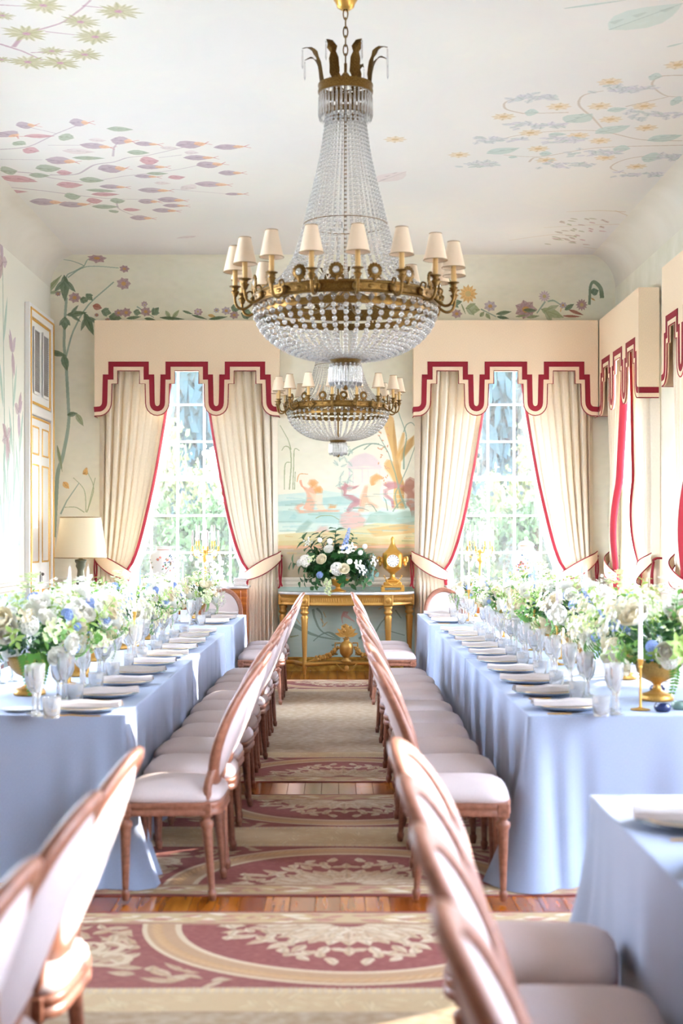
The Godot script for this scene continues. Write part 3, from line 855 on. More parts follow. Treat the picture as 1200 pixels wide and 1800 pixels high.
func rug_painting(seed_: int) -> ImageTexture:
	# one end of the carpet: x is metres from its long axis, y is metres from its end edge
	var maroon := Color8(124, 62, 56)
	var cream := Color8(184, 158, 126)
	var tan_ := Color8(168, 132, 98)
	var pale := Color8(194, 172, 142)
	var p := Painter.new(Vector2(-1.6, 0.0), Vector2(3.2, 1.25), 300.0, Color8(178, 150, 112))
	p.wash(Color8(194, 168, 130), 60, 0.8, seed_)
	p.wash(Color8(196, 166, 124), 120, 0.5, seed_ + 1)
	var rect := func(x0: float, y0: float, x1: float, y1: float, c: Color, a: float):
		p.poly(PackedVector2Array([Vector2(x0, y0), Vector2(x1, y0), Vector2(x1, y1), Vector2(x0, y1)]), c, a)
	var oval := func(rx: float, ry: float, c: Color, a: float):
		var q := PackedVector2Array()
		for k in 49:
			q.append(Vector2(cos(PI * k / 48.0) * rx, 0.17 + sin(PI * k / 48.0) * ry))
		p.poly(q, c, a)
	rect.call(-1.6, 0.19, 1.6, 1.0, maroon, 0.95)
	rng.seed = seed_
	for k in 190:   # scrolling leaves in the spandrels, the same on both halves
		var at := Vector2(rng.randf_range(0.3, 1.55), rng.randf_range(0.2, 0.95))
		var dir := Vector2(rng.randf_range(0.06, 0.15), 0).rotated(rng.randf() * TAU)
		var w := rng.randf_range(0.03, 0.06)
		var c := cream.lerp(tan_, rng.randf() * 0.7)
		for s in [-1.0, 1.0]:
			p.leaf(at * Vector2(s, 1), (at + dir) * Vector2(s, 1), w, c, 0.95)
	for k in 9:
		var at := Vector2(rng.randf_range(0.85, 1.5), rng.randf_range(0.3, 0.85))
		for s in [-1.0, 1.0]:
			var sp := PackedVector2Array()
			for j in 9:
				sp.append((at + Vector2(0.11 - 0.01 * j, 0).rotated(j * 0.75)) * Vector2(s, 1))
			p.stroke(sp, 0.04, 0.02, pale, 0.95)
	oval.call(0.86, 0.84, maroon, 0.95)
	oval.call(0.82, 0.80, pale, 1.0)
	oval.call(0.80, 0.78, tan_, 1.0)
	for k in 60:
		var a := PI * k / 59.0
		var at := Vector2(cos(a) * 0.74, 0.17 + sin(a) * 0.72)
		p.leaf(at, at + Vector2(0.07, 0).rotated(a + 0.9), 0.035, Color8(190, 146, 96), 0.7)
	oval.call(0.69, 0.67, pale, 1.0)
	oval.call(0.665, 0.645, maroon, 1.0)
	for k in 15:   # palmette
		var a := PI * (k + 0.5) / 15.0
		for r in [[0.06, 0.2, 0.07], [0.16, 0.33, 0.075], [0.34, 0.46, 0.05]]:
			p.leaf(Vector2(cos(a), sin(a)) * r[0] * Vector2(1.2, 1.0) + Vector2(0, 0.17), Vector2(cos(a), sin(a)) * r[1] * Vector2(1.15, 1.0) + Vector2(0, 0.17), r[2], pale.lerp(tan_, 0.5 if k % 2 else 0.1), 0.95)
	for k in 90:
		var at := Vector2(rng.randf_range(0.05, 0.6), rng.randf_range(0.2, 0.72))
		if (at / Vector2(0.66, 0.8)).length() < 0.85:
			var dir := Vector2(rng.randf_range(0.05, 0.1), 0).rotated(rng.randf() * TAU)
			for s in [-1.0, 1.0]:
				p.leaf(at * Vector2(s, 1), (at + dir) * Vector2(s, 1), 0.045, pale.lerp(tan_, rng.randf() * 0.6), 0.95)
	# the plain middle begins with a scalloped edge
	rect.call(-1.6, 1.03, 1.6, 1.25, Color8(182, 156, 118), 0.9)
	for k in 64:
		var at := Vector2(-1.57 + k * 0.05, 1.03)
		p.daisy(at, 0.04, pale, 6, Color8(206, 176, 128))
	for k in 130:
		var at := Vector2(rng.randf_range(-1.6, 1.6), rng.randf_range(1.08, 1.24))
		p.leaf(at, at + Vector2(0.1, 0).rotated(rng.randf() * TAU), 0.03, Color8(200, 174, 132), 0.5)
	# end border
	rect.call(-1.6, 0.0, 1.6, 0.19, Color8(184, 158, 120), 1.0)
	for k in 90:
		var at := Vector2(rng.randf_range(0.0, 1.6), rng.randf_range(0.05, 0.15))
		for s in [-1.0, 1.0]:
			p.leaf(at * Vector2(s, 1), (at + Vector2(0.09, 0).rotated(rng.randf() * 1.0 - 0.5)) * Vector2(s, 1), 0.035, [Color8(196, 164, 116), Color8(230, 214, 184), Color8(176, 120, 100)][k % 3], 0.8)
	rect.call(-1.6, 0.0, 1.6, 0.018, maroon, 1.0)
	rect.call(-1.6, 0.17, 1.6, 0.182, maroon, 0.8)
	p.wash(Color8(196, 166, 130), 200, 0.3, seed_ + 3)
	return p.texture()

# ------------------------------------------------------------------ the room
const XL := -3.37
const XR := 3.30
const ZB := -16.8
const ZF := 3.2
const WALL_H := 4.52
const COVE := 0.33

func wall_piece(called: String, label: String, length0: float, length1: float, openings: Array, m: Material, pos: Vector3, turn: float, uo := Vector2.ZERO, us := Vector2.ONE) -> Node3D:
	var b := MB.new()
	var x := length0
	for o in openings:   # [x0, x1, y0, y1], sorted
		b.wallbox(x, o[0], 0.0, WALL_H + 0.4, -0.35, 0.0, uo, us)
		if o[2] > 0.0:
			b.wallbox(o[0], o[1], 0.0, o[2], -0.35, 0.0, uo, us)
		b.wallbox(o[0], o[1], o[3], WALL_H + 0.4, -0.35, 0.0, uo, us)
		x = o[1]
	b.wallbox(x, length1, 0.0, WALL_H + 0.4, -0.35, 0.0, uo, us)
	return single(called, b.mesh(), m, label, "wall", pos, turn, "", "structure")

func moulding(parent: Node3D, called: String, x0: float, x1: float, y: float, shape: Array, m: Material) -> void:
	# shape: (out from the wall, height) points of the profile
	var rows := []
	for xx in [x0, x1]:
		var r := PackedVector3Array()
		for s in shape:
			r.append(Vector3(xx, y + s[1], s[0]))
		rows.append(r)
	var b := MB.new()
	for i in shape.size() - 1:
		b.quad(rows[0][i], rows[1][i], rows[1][i + 1], rows[0][i + 1])
	part(called, b.mesh(), m, parent)

func build_room() -> void:
	# floor of narrow boards laid lengthwise
	var fl := thing("floor", "polished honey-brown board floor showing between the carpets", "floor", Vector3.ZERO, 0, "", "structure")
	var b := MB.new()
	b.box(Vector3((XL + XR) / 2, -0.13, (ZB + ZF) / 2), Vector3(XR - XL + 0.7, 0.2, ZF - ZB + 0.7))
	part("subfloor", b.mesh(), M.bark, fl)
	rng.seed = 77
	var bw := (XR - XL) / 63.0
	var plank_meshes := {}
	for i in 63:
		var z := ZF
		var first := true
		while z > ZB + 0.01:
			var l := (rng.randi_range(4, 10) * 0.55 if first else 4.95)
			first = false
			if z - l < ZB + 0.6:
				l = z - ZB
			var key := "%.3f" % l
			if not plank_meshes.has(key):
				var q := MB.new()
				q.box(Vector3(0, -0.015, 0), Vector3(bw - 0.0022, 0.03, l - 0.002), 0.0012)
				plank_meshes[key] = q.mesh()
			part("plank", plank_meshes[key], M["plank%d" % rng.randi_range(0, 3)], fl, Transform3D(Basis.IDENTITY, Vector3(XL + (i + 0.5) * bw, 0, z - l / 2)))
			z -= l
	# ceiling and its cove
	var cm := mat(Color(1, 1, 1), 0.9)
	cm.albedo_texture = ceiling_painting()
	cm.texture_repeat = false
	var ce := thing("ceiling", "pale painted ceiling with trailing leaves and flowers", "ceiling", Vector3.ZERO, 0, "", "structure")
	b = MB.new()
	var cy := WALL_H + COVE
	var x0 := XL + COVE
	var x1 := XR - COVE
	var far := ZB + COVE
	var uvc := func(x: float, d: float): return Vector2((x + 3.4) / 6.8, 1.0 - (d - 8.0) / 8.8)
	b.quad(Vector3(x0, cy, -8.05), Vector3(x0, cy, far), Vector3(x1, cy, far), Vector3(x1, cy, -8.05), uvc.call(x0, 8.05), uvc.call(x0, -far), uvc.call(x1, -far), uvc.call(x1, 8.05))
	part("painted_plaster", b.mesh(), cm, ce)
	b = MB.new()
	b.quad(Vector3(x0, cy, ZF - COVE), Vector3(x0, cy, -8.05), Vector3(x1, cy, -8.05), Vector3(x1, cy, ZF - COVE))
	part("plain_plaster", b.mesh(), M.ceiling, ce)
	b = MB.new()
	b.box(Vector3((XL + XR) / 2, cy + 0.15, (ZB + ZF) / 2), Vector3(XR - XL + 0.7, 0.28, ZF - ZB + 0.7))
	part("slab", b.mesh(), M.ceiling, ce)
	b = MB.new()
	var rings := []
	for k in 11:
		var a := PI / 2 * k / 10.0
		var e := COVE * (1 - cos(a))
		var y := WALL_H + COVE * sin(a)
		rings.append([Vector3(XL + e, y, ZB + e), Vector3(XR - e, y, ZB + e), Vector3(XR - e, y, ZF - e), Vector3(XL + e, y, ZF - e)])
	var wm := mat(Color(1, 1, 1), 0.9)
	wm.albedo_texture = back_wall_painting()
	wm.texture_repeat = false
	for s in range(1, 4):
		var rows := []
		for k in 11:
			rows.append(PackedVector3Array([rings[k][s], rings[k][(s + 1) % 4]]))
		b.grid(rows, false, false)
	part("cove", b.mesh(), M.plaster, ce)
	b = MB.new()   # over the end wall the painting runs on up the curve
	var rows_b := []
	for k in 11:
		var row := PackedVector3Array()
		for j in 21:
			row.append(rings[k][0].lerp(rings[k][1], j / 20.0))
		rows_b.append(row)
	b.grid(rows_b, false, false)
	for k in b.V.size():
		var arc := COVE * PI / 2 * int(k / 21) / 10.0
		b.U[k] = Vector2((b.V[k].x + 3.6) / 7.2, 1.0 - (WALL_H + arc - 0.9) / 4.2)
	part("painted_cove", b.mesh(), wm, ce)
	# walls
	var op := func(c: float): return [c - 0.84, c + 0.84, 0.93, 3.74]
	var wb := wall_piece("wall_back", "end wall painted with a pond scene, trees and flower sprays", XL, XR, [op.call(-1.735), op.call(1.98)], wm, Vector3(0, 0, ZB), 0.0, Vector2(-3.6, 0.9), Vector2(7.2, 4.2))
	var side := mat(Color8(238, 233, 216), 0.9, 0.0, noise_tex(0.006, Color(0.93, 0.93, 0.9), Color(1, 1, 1), 1.0, 512, 71), Vector3(0.5, 0.5, 0.5))
	var lm := mat(Color(1, 1, 1), 0.9)
	lm.albedo_texture = left_wall_painting()
	lm.texture_repeat = false
	var right_open := []
	for d in [15.48, 12.3, 9.1, 5.9, 2.7]:
		right_open.append(op.call(-d))
	var wr := wall_piece("wall_right", "cream side wall with a row of tall curtained windows", ZB - 0.35, ZF + 0.35, right_open, side, Vector3(XR, 0, 0), -PI / 2)
	var wl := wall_piece("wall_left", "cream side wall painted with irises beside the panelled door", -ZF - 0.35, -ZB + 0.35, [op.call(8.2), op.call(11.6)], lm, Vector3(XL, 0, 0), PI / 2, Vector2(13.4, 0.9), Vector2(3.8, 4.2))
	var wf := wall_piece("wall_front", "plain cream wall behind the camera", -XR, -XL, [], side, Vector3(0, 0, ZF), PI)
	# dado, chair rail and skirting
	var dm := mat(Color(1, 1, 1), 0.7)
	dm.albedo_texture = dado_painting()
	dm.texture_repeat = false
	var rail := [[0.0, 0.0], [0.018, 0.004], [0.02, 0.02], [0.034, 0.03], [0.036, 0.05], [0.026, 0.056], [0.03, 0.075], [0.045, 0.085], [0.045, 0.1], [0.03, 0.112], [0.0, 0.115]]
	var base := [[0.0, 0.0], [0.022, 0.0], [0.022, 0.15], [0.014, 0.162], [0.0, 0.165]]
	var spans := [["back", XL, XR, Vector3(0, 0, ZB), 0.0], ["right", ZB, ZF, Vector3(XR, 0, 0), -PI / 2], ["left", -ZF, -ZB, Vector3(XL, 0, 0), PI / 2], ["front", -XR, -XL, Vector3(0, 0, ZF), PI]]
	for s in spans:
		var d := thing("baseboard_" + s[0], "painted aqua dado, chair rail and yellow marble skirting on the %s wall" % {"back": "far", "right": "window", "left": "door", "front": "rear"}[s[0]], "skirting", s[3], s[4], "", "structure")
		b = MB.new()
		if s[0] == "left":
			b.wallbox(s[1], 15.38, 0.165, 0.93, 0.0, 0.012)
			b.wallbox(12.46, 15.38, 0.93, 1.0, 0.0, 0.012)
		elif s[0] == "back":
			b.wallbox(s[1], s[2], 0.165, 0.93, 0.0, 0.012, Vector2(-3.6, 0), Vector2(7.2, 1.1))
			for q in [[XL, -2.575], [-0.895, 1.14], [2.82, XR]]:
				b.wallbox(q[0], q[1], 0.93, 1.0, 0.0, 0.012, Vector2(-3.6, 0), Vector2(7.2, 1.1))
		else:
			b.wallbox(s[1], s[2], 0.165, 0.93, 0.0, 0.012)
		part("dado_panel", b.mesh(), dm if s[0] == "back" else M.aqua, d)
		if s[0] == "back":
			for q in [[XL, -2.575], [-0.895, 1.14], [2.82, XR]]:
				moulding(d, "chair_rail", q[0], q[1], 0.99, rail, M.rail)
			moulding(d, "skirting_board", s[1], s[2], 0.0, base, M.yellow_marble)
		elif s[0] == "left":
			moulding(d, "chair_rail", 12.46, 15.38, 0.99, rail, M.rail)
			for q in [[9.06, 10.74], [-3.0, 7.34]]:
				moulding(d, "chair_rail", q[0], q[1], 0.99, rail, M.rail)
			moulding(d, "skirting_board", s[1], 15.38, 0.0, base, M.yellow_marble)
		else:
			moulding(d, "skirting_board", s[1], s[2], 0.0, base, M.yellow_marble)
			if s[0] == "right":
				for q in [[-14.62, -13.16], [-11.44, -9.96], [-8.24, -6.76], [-5.04, -3.56]]:
					moulding(d, "chair_rail", q[0], q[1], 0.99, rail, M.rail)

func build_rugs() -> void:
	var ends := mat(Color(1, 1, 1), 0.95)
	ends.albedo_texture = rug_painting(91)
	ends.texture_repeat = false
	ends.heightmap_enabled = false
	var mid := mat(Color8(176, 156, 132), 0.95, 0.0, noise_tex(0.03, Color(0.82, 0.76, 0.66), Color(1, 1, 1), 1.0, 512, 93), Vector3(0.8, 0.8, 0.8))
	var edge := mat(Color8(128, 62, 58), 0.95)
	var data := [[3.0, 5.88, "maroon and beige carpet nearest the camera"], [6.16, 8.6, "maroon and beige carpet between the two bare floor strips"], [9.06, 15.7, "long faded beige carpet running up to the gilt console"]]
	for r in data:
		var t := thing("carpet", r[2], "carpet", Vector3(0.05, 0.0, 0.0))
		var z0: float = -r[0]
		var z1: float = -r[1]
		var hw := 1.6
		var h := 0.005
		var e := minf(1.25, (z0 - z1) / 2)
		for s in [0, 1]:
			var rows := []
			for k in 9:
				var row := PackedVector3Array()
				for j in 33:
					var v := e * k / 8.0
					var zz := (z1 + v) if s == 0 else (z0 - v)
					var x := hw * (1.0 - 2.0 * j / 32.0) * (1.0 if s == 0 else -1.0)
					row.append(Vector3(x, h + 0.0012 * sin(x * 7.0 + zz * 3.0) * (1.0 if k > 0 else 0.4), zz + 0.006 * sin(x * 5.0 + z1) * (1.0 if k == 0 else 0.0)))
				rows.append(row)
			var b := MB.new()
			b.grid(rows, false, false, Vector2(1, 1), Vector2(0, 0))
			part("woven_end", b.mesh(), ends, t)
		if z0 - z1 > 2.52:
			var b := MB.new()
			b.quad(Vector3(-hw, h, z0 - e), Vector3(hw, h, z0 - e), Vector3(hw, h, z1 + e), Vector3(-hw, h, z1 + e))
			part("woven_middle", b.mesh(), mid, t)
		var b2 := MB.new()
		b2.box(Vector3(0, 0.0019, (z0 + z1) / 2), Vector3(hw * 2 + 0.02, 0.0035, z0 - z1 + 0.02))
		part("backing", b2.mesh(), edge, t)

# ------------------------------------------------------------------ door in the side wall
func build_door() -> void:
	# local x runs along the wall away from the camera
	var t := thing("door_1", "white panelled double door with gilt beading and grilles above", "door", Vector3(XL, 0, 0), PI / 2, "", "structure")
	var x0 := 15.4
	var x1 := 16.72
	var b := MB.new()
	for q in [[x0, x0 + 0.12, 0.0, 4.13], [x1 - 0.12, x1, 0.0, 4.13], [x0 + 0.12, x1 - 0.12, 4.0, 4.13], [x0 + 0.12, x1 - 0.12, 2.93, 3.03]]:
		b.box(Vector3((q[0] + q[1]) / 2, (q[2] + q[3]) / 2, 0.03), Vector3(q[1] - q[0], q[3] - q[2], 0.06), 0.008)
	part("door_frame", b.mesh(), M.white_paint, t)
	var line := func(xa: float, xb: float, ya: float, yb: float, w: float, z: float, par: Node):
		var g := MB.new()
		g.box(Vector3((xa + xb) / 2, ya, z), Vector3(xb - xa + w, w, 0.012), 0.003)
		g.box(Vector3((xa + xb) / 2, yb, z), Vector3(xb - xa + w, w, 0.012), 0.003)
		g.box(Vector3(xa, (ya + yb) / 2, z), Vector3(w, yb - ya, 0.012), 0.003)
		g.box(Vector3(xb, (ya + yb) / 2, z), Vector3(w, yb - ya, 0.012), 0.003)
		part("gilt_beading", g.mesh(), M.gilt_line, par)
	line.call(x0 + 0.04, x1 - 0.04, 0.0, 4.07, 0.022, 0.064, t)
	b = MB.new()
	b.box(Vector3((x0 + x1) / 2, 3.515, 0.02), Vector3(x1 - x0 - 0.24, 0.97, 0.03))
	var over := part("overdoor_panel", b.mesh(), M.white_paint, t)
	line.call(x0 + 0.14, x1 - 0.14, 3.06, 3.98, 0.03, 0.04, over)
	for xx in [x0 + 0.42, x1 - 0.42]:
		b = MB.new()
		b.box(Vector3(xx, 3.53, 0.037), Vector3(0.32, 0.7, 0.012))
		for k in 30:
			b.at(Transform3D(Basis(Vector3.RIGHT, 0.6), Vector3(xx, 3.2 + k * 0.0225, 0.045))).box(Vector3.ZERO, Vector3(0.28, 0.018, 0.004))
		b.at(Transform3D.IDENTITY)
		part("grille", b.mesh(), M.grille, over)
		b = MB.new()
		for q in [[xx - 0.16, xx - 0.14, 3.18, 3.88], [xx + 0.14, xx + 0.16, 3.18, 3.88], [xx - 0.16, xx + 0.16, 3.87, 3.9], [xx - 0.16, xx + 0.16, 3.16, 3.19]]:
			b.box(Vector3((q[0] + q[1]) / 2, (q[2] + q[3]) / 2, 0.045), Vector3(q[1] - q[0], q[3] - q[2], 0.02))
		part("grille_frame", b.mesh(), M.white_paint, over)
	var half := (x1 - x0 - 0.24) / 2
	for s in 2:
		var xa := x0 + 0.12 + half * s
		b = MB.new()
		b.box(Vector3(xa + half / 2, 1.46, 0.02), Vector3(half - 0.006, 2.92, 0.03), 0.004)
		var leaf := part("door_leaf", b.mesh(), M.white_paint, t)
		for y in [[0.2, 0.98], [1.3, 2.38], [2.5, 2.8]]:
			line.call(xa + 0.1, xa + half - 0.1, y[0], y[1], 0.018, 0.037, leaf)
			b = MB.new()
			b.box(Vector3(xa + half / 2, (y[0] + y[1]) / 2, 0.034), Vector3(half - 0.22, y[1] - y[0] - 0.03, 0.008), 0.003)
			part("raised_panel", b.mesh(), M.white_paint, leaf)
	line.call(x0 + 0.14, x1 - 0.14, 0.02, 2.9, 0.024, 0.037, t)
	b = MB.new()
	b.box(Vector3(x0 + 0.12 + half - 0.03, 1.13, 0.042), Vector3(0.03, 0.12, 0.008), 0.003)
	b.ball(Vector3(x0 + 0.12 + half - 0.03, 1.16, 0.07), Vector3(0.018, 0.018, 0.018))
	part("door_handle", b.mesh(), M.steel, t)
	b = MB.new()
	b.box(Vector3(x0 + 0.12 + half + 0.05, 1.13, 0.042), Vector3(0.008, 0.1, 0.008), 0.003)
	part("keyhole_plate", b.mesh(), M.steel, t)

# ------------------------------------------------------------------ windows and their dressing; local z points into the room
var window_proto: Node3D
var pelmet_proto: Node3D
var curtain_proto := []
var sheer_proto := []

func make_window(called: String, label: String, pos: Vector3, turn: float) -> void:
	if window_proto:
		var c: Node3D = window_proto.duplicate()
		c.name = called
		add_child(c)
		c.position = pos
		c.rotation.y = turn
		tag(c, label)
		return
	var t := thing(called, label, "window", pos, turn, "", "structure")
	window_proto = t
	var y0 := 0.95
	var ph := 0.4433
	var pw := 0.314
	var b := MB.new()
	for q in [[-0.84, -0.785, 0.93, 3.74], [0.785, 0.84, 0.93, 3.74], [-0.84, 0.84, 3.61, 3.74], [-0.84, 0.84, 0.93, 0.965]]:
		b.box(Vector3((q[0] + q[1]) / 2, (q[2] + q[3]) / 2, -0.24), Vector3(q[1] - q[0], q[3] - q[2], 0.1), 0.006)
	part("window_frame", b.mesh(), M.sash, t)
	b = MB.new()
	b.box(Vector3(0, 0.925, -0.08), Vector3(1.68, 0.03, 0.28), 0.006)
	part("window_sill", b.mesh(), M.sash, t)
	for half in 2:
		b = MB.new()
		var ya := y0 + half * ph * 3
		var z := -0.225 - 0.03 * half
		for k in range(1, 5):
			b.box(Vector3(-0.785 + k * pw, ya + ph * 1.5, z), Vector3(0.026, ph * 3, 0.03), 0.006)
		for k in [1, 2]:
			b.box(Vector3(0, ya + k * ph, z), Vector3(1.57, 0.026, 0.03), 0.006)
		b.box(Vector3(0, ya + (ph * 3 if half == 0 else 0.0), z), Vector3(1.57, 0.055, 0.036), 0.006)
		b.box(Vector3(0, ya + (0.02 if half == 0 else ph * 3 - 0.02), z), Vector3(1.57, 0.05, 0.036), 0.006)
		var sash := part("sash", b.mesh(), M.sash, t)
		var pm := MB.new()
		pm.box(Vector3.ZERO, Vector3(pw - 0.02, ph - 0.02, 0.004))
		var pane := pm.mesh()
		for i in 5:
			for j in 3:
				part("pane", pane, M.pane, sash, Transform3D(Basis.IDENTITY, Vector3(-0.785 + (i + 0.5) * pw, ya + (j + 0.5) * ph, z)))

func pelmet_edge() -> PackedVector2Array:
	var h := []
	# right half of the lower edge, from the middle outwards
	h += [Vector2(0.14, 3.515), Vector2(0.14, 3.365), Vector2(0.2, 3.365), Vector2(0.205, 3.14)]
	for k in range(1, 10):
		var a := PI + PI * k / 10.0
		h.append(Vector2(0.3425 + 0.1375 * cos(a), 3.14 + 0.145 * sin(a)))
	h += [Vector2(0.48, 3.14), Vector2(0.485, 3.365), Vector2(0.55, 3.365), Vector2(0.55, 3.515), Vector2(0.805, 3.515), Vector2(0.805, 3.365), Vector2(0.872, 3.365), Vector2(0.877, 3.15)]
	for k in range(1, 7):
		var a := PI + PI / 2 * k / 7.0
		h.append(Vector2(1.03 + 0.153 * cos(a), 3.15 + 0.16 * sin(a)))
	h.append(Vector2(1.074, 2.988))
	var r := PackedVector2Array()
	for i in range(h.size() - 1, -1, -1):
		r.append(Vector2(-h[i].x, h[i].y))
	for q in h:
		r.append(q)
	return r

func shifted(p: PackedVector2Array, d: float) -> PackedVector2Array:
	var r := PackedVector2Array()
	for i in p.size():
		var t0 := (p[i] - p[maxi(i - 1, 0)]).normalized()
		var t1 := (p[mini(i + 1, p.size() - 1)] - p[i]).normalized()
		if i == 0:
			t0 = t1
		if i == p.size() - 1:
			t1 = t0
		var n0 := Vector2(-t0.y, t0.x)
		var n1 := Vector2(-t1.y, t1.x)
		var m := n0 + n1
		m = m / maxf(m.length_squared() * 0.5, 0.6)
		r.append(p[i] + m * d)
	return r

func band(p: PackedVector2Array, q: PackedVector2Array, z: float, h: float) -> ArrayMesh:
	var b := MB.new()
	for i in p.size() - 1:
		var a := Vector3(p[i].x, p[i].y, z + h)
		var c := Vector3(p[i + 1].x, p[i + 1].y, z + h)
		var d := Vector3(q[i + 1].x, q[i + 1].y, z + h)
		var e := Vector3(q[i].x, q[i].y, z + h)
		b.quad(a, c, d, e)
		b.quad(c, a, a - Vector3(0, 0, h), c - Vector3(0, 0, h))
		b.quad(e, d, d - Vector3(0, 0, h), e - Vector3(0, 0, h))
	return b.mesh()

func make_pelmet(label: String, pos: Vector3, turn: float) -> void:
	if pelmet_proto:
		copy_of(pelmet_proto, label, pos, turn, "scalloped pelmets")
		return
	var t := thing("pelmet", label, "pelmet", pos, turn, "scalloped pelmets")
	pelmet_proto = t
	var e := pelmet_edge()
	var poly := e.duplicate()
	poly.append(Vector2(1.074, 4.105))
	poly.append(Vector2(-1.074, 4.105))
	var b := MB.new()
	b.prism(poly, 0.215, 0.235)
	part("face", b.mesh(), M.cotton, t)
	b = MB.new()
	b.box(Vector3(0, 4.095, 0.13), Vector3(2.148, 0.02, 0.2))
	part("top_board", b.mesh(), M.cotton, t)
	part("red_band", band(shifted(e, 0.048), shifted(e, 0.108), 0.235, 0.004), M.red, t)
	b = MB.new()
	var path := PackedVector3Array()
	for q in e:
		path.append(Vector3(q.x, q.y, 0.235))
	b.tube(path, 0.006, 6)
	part("piping", b.mesh(), M.red, t)
	for s in [-1.0, 1.0]:
		b = MB.new()
		b.box(Vector3(1.065 * s, 3.545, 0.12), Vector3(0.018, 1.115, 0.19))
		var side := part("return", b.mesh(), M.cotton, t)
		b = MB.new()
		b.box(Vector3(1.076 * s, 3.065, 0.13), Vector3(0.004, 0.06, 0.2))
		part("red_band", b.mesh(), M.red, side)
		b = MB.new()
		b.tube(pv([1.074 * s, 2.988, 0.03, 1.074 * s, 2.988, 0.235]), 0.006, 6)
		part("piping", b.mesh(), M.red, side)

# inner edge of a drawn-back curtain at height y (distance from the window's middle)
func drape_edge(y: float, tie: float, open_top: float, open_tie: float) -> float:
	if y < tie:
		return open_tie - 0.035 * (1.0 - exp(-(tie - y) * 6.0))
	var k := (y - tie) / (3.9 - tie)
	return lerpf(open_tie, open_top, pow(k, 0.62))

func make_curtain(s: float, label: String, pos: Vector3, turn: float, red_face: bool) -> void:
	var idx := (0 if s < 0 else 1) + (2 if red_face else 0)
	while curtain_proto.size() <= idx:
		curtain_proto.append(null)
	if curtain_proto[idx]:
		copy_of(curtain_proto[idx], label, pos, turn, "cream tied-back curtains")
		return
	var t := thing("curtain", label, "curtain", pos, turn, "cream tied-back curtains")
	curtain_proto[idx] = t
	var rows := []
	var lead := []
	var lead2 := []
	var ny := 44
	var nx := 120
	var tie := 1.2
	for i in ny + 1:
		var y := 0.03 + (3.95 - 0.03) * i / ny
		var inner := drape_edge(y, tie, 0.13, 0.70)
		var outer := 1.045
		var pinch := 1.0 - 0.55 * exp(-pow((y - tie) / 0.22, 2.0))
		var row := PackedVector3Array()
		for j in nx + 1:
			var u := float(j) / nx   # 0 outer .. 1 inner
			var uu := pow(u, 0.93)
			var x := lerpf(outer, inner, uu)
			var ph := u * 8.5 * TAU + 0.5 * sin(u * 9.0)
			var amp := 0.042 * pinch * (0.6 + 0.5 * sin(u * 5.0 + 1.0)) * clampf((outer - inner) / 0.7, 0.55, 1.1)
			var z := 0.115 + amp * (sin(ph) + 0.3 * sin(2.0 * ph + y * 0.7)) + 0.012 * sin(y * 2.1 + u * 4.0)
			z = lerpf(0.012, z, clampf(u / 0.07, 0.0, 1.0))
			if y > tie:
				z += 0.05 * sin(PI * clampf((y - tie) / 1.0, 0, 1)) * u
			x += 0.006 * cos(ph) * pinch
			row.append(Vector3(s * x, y, z))
		rows.append(row)
		var e := row[nx]
		var back := (row[nx - 3] - e).normalized()
		lead.append(PackedVector3Array([e + Vector3(0, 0, -0.012), e + Vector3(-s * 0.004, 0, 0.012), e + back * 0.035 + Vector3(0, 0, 0.016)]) if not red_face else PackedVector3Array([e + Vector3(0, 0, -0.03), e + Vector3(-s * 0.012, 0, 0.0), e + back * 0.05 + Vector3(0, 0, 0.02)]))
	var b := MB.new()
	b.grid(rows, false, s < 0)
	part("drape", b.mesh(), M.drape, t)
	b = MB.new()
	b.grid(lead, false, s > 0)
	part("red_edging", b.mesh(), M.red, t)
	# tie-back band from the wall hook round the gathered cloth
	var bandrows := []
	var top := PackedVector3Array()
	var low := PackedVector3Array()
	for k in 13:
		var u := k / 12.0
		var x := lerpf(1.09, 0.665, u)
		var z := 0.03 + 0.18 * pow(sin(PI * (0.08 + 0.84 * u)), 0.6)
		var y := lerpf(1.36, 1.12, pow(u, 0.8))
		var w := lerpf(0.035, 0.085, sin(PI * clampf(u * 0.8 + 0.12, 0, 1)))
		top.append(Vector3(s * x, y + w, z))
		low.append(Vector3(s * x, y - w, z))
	bandrows = [low, PackedVector3Array(), top]
	for k in 13:
		bandrows[1].append((top[k] + low[k]) / 2 + Vector3(0, 0, 0.008))
	b = MB.new()
	b.grid(bandrows, false, s > 0)
	var tb := part("tieback", b.mesh(), M.cotton, t)
	for e in [top, low]:
		b = MB.new()
		b.tube(e, 0.006, 6)
		part("piping", b.mesh(), M.red, tb)
	b = MB.new()
	b.tube(smooth(pv([s * 1.085, 1.36, 0.0, s * 1.1, 1.36, 0.06, s * 1.085, 1.34, 0.09, s * 1.07, 1.36, 0.05])), 0.012, 6)
	b.tube(smooth(pv([s * 1.095, 1.33, 0.085, s * 1.1, 1.2, 0.1, s * 1.09, 1.06, 0.095, s * 1.105, 1.0, 0.1])), 0.011, 6)
	b.tube(smooth(pv([s * 1.08, 1.33, 0.085, s * 1.07, 1.18, 0.105, s * 1.08, 1.02, 0.105, s * 1.06, 0.98, 0.1])), 0.011, 6)
	part("red_cord", b.mesh(), M.red, tb)

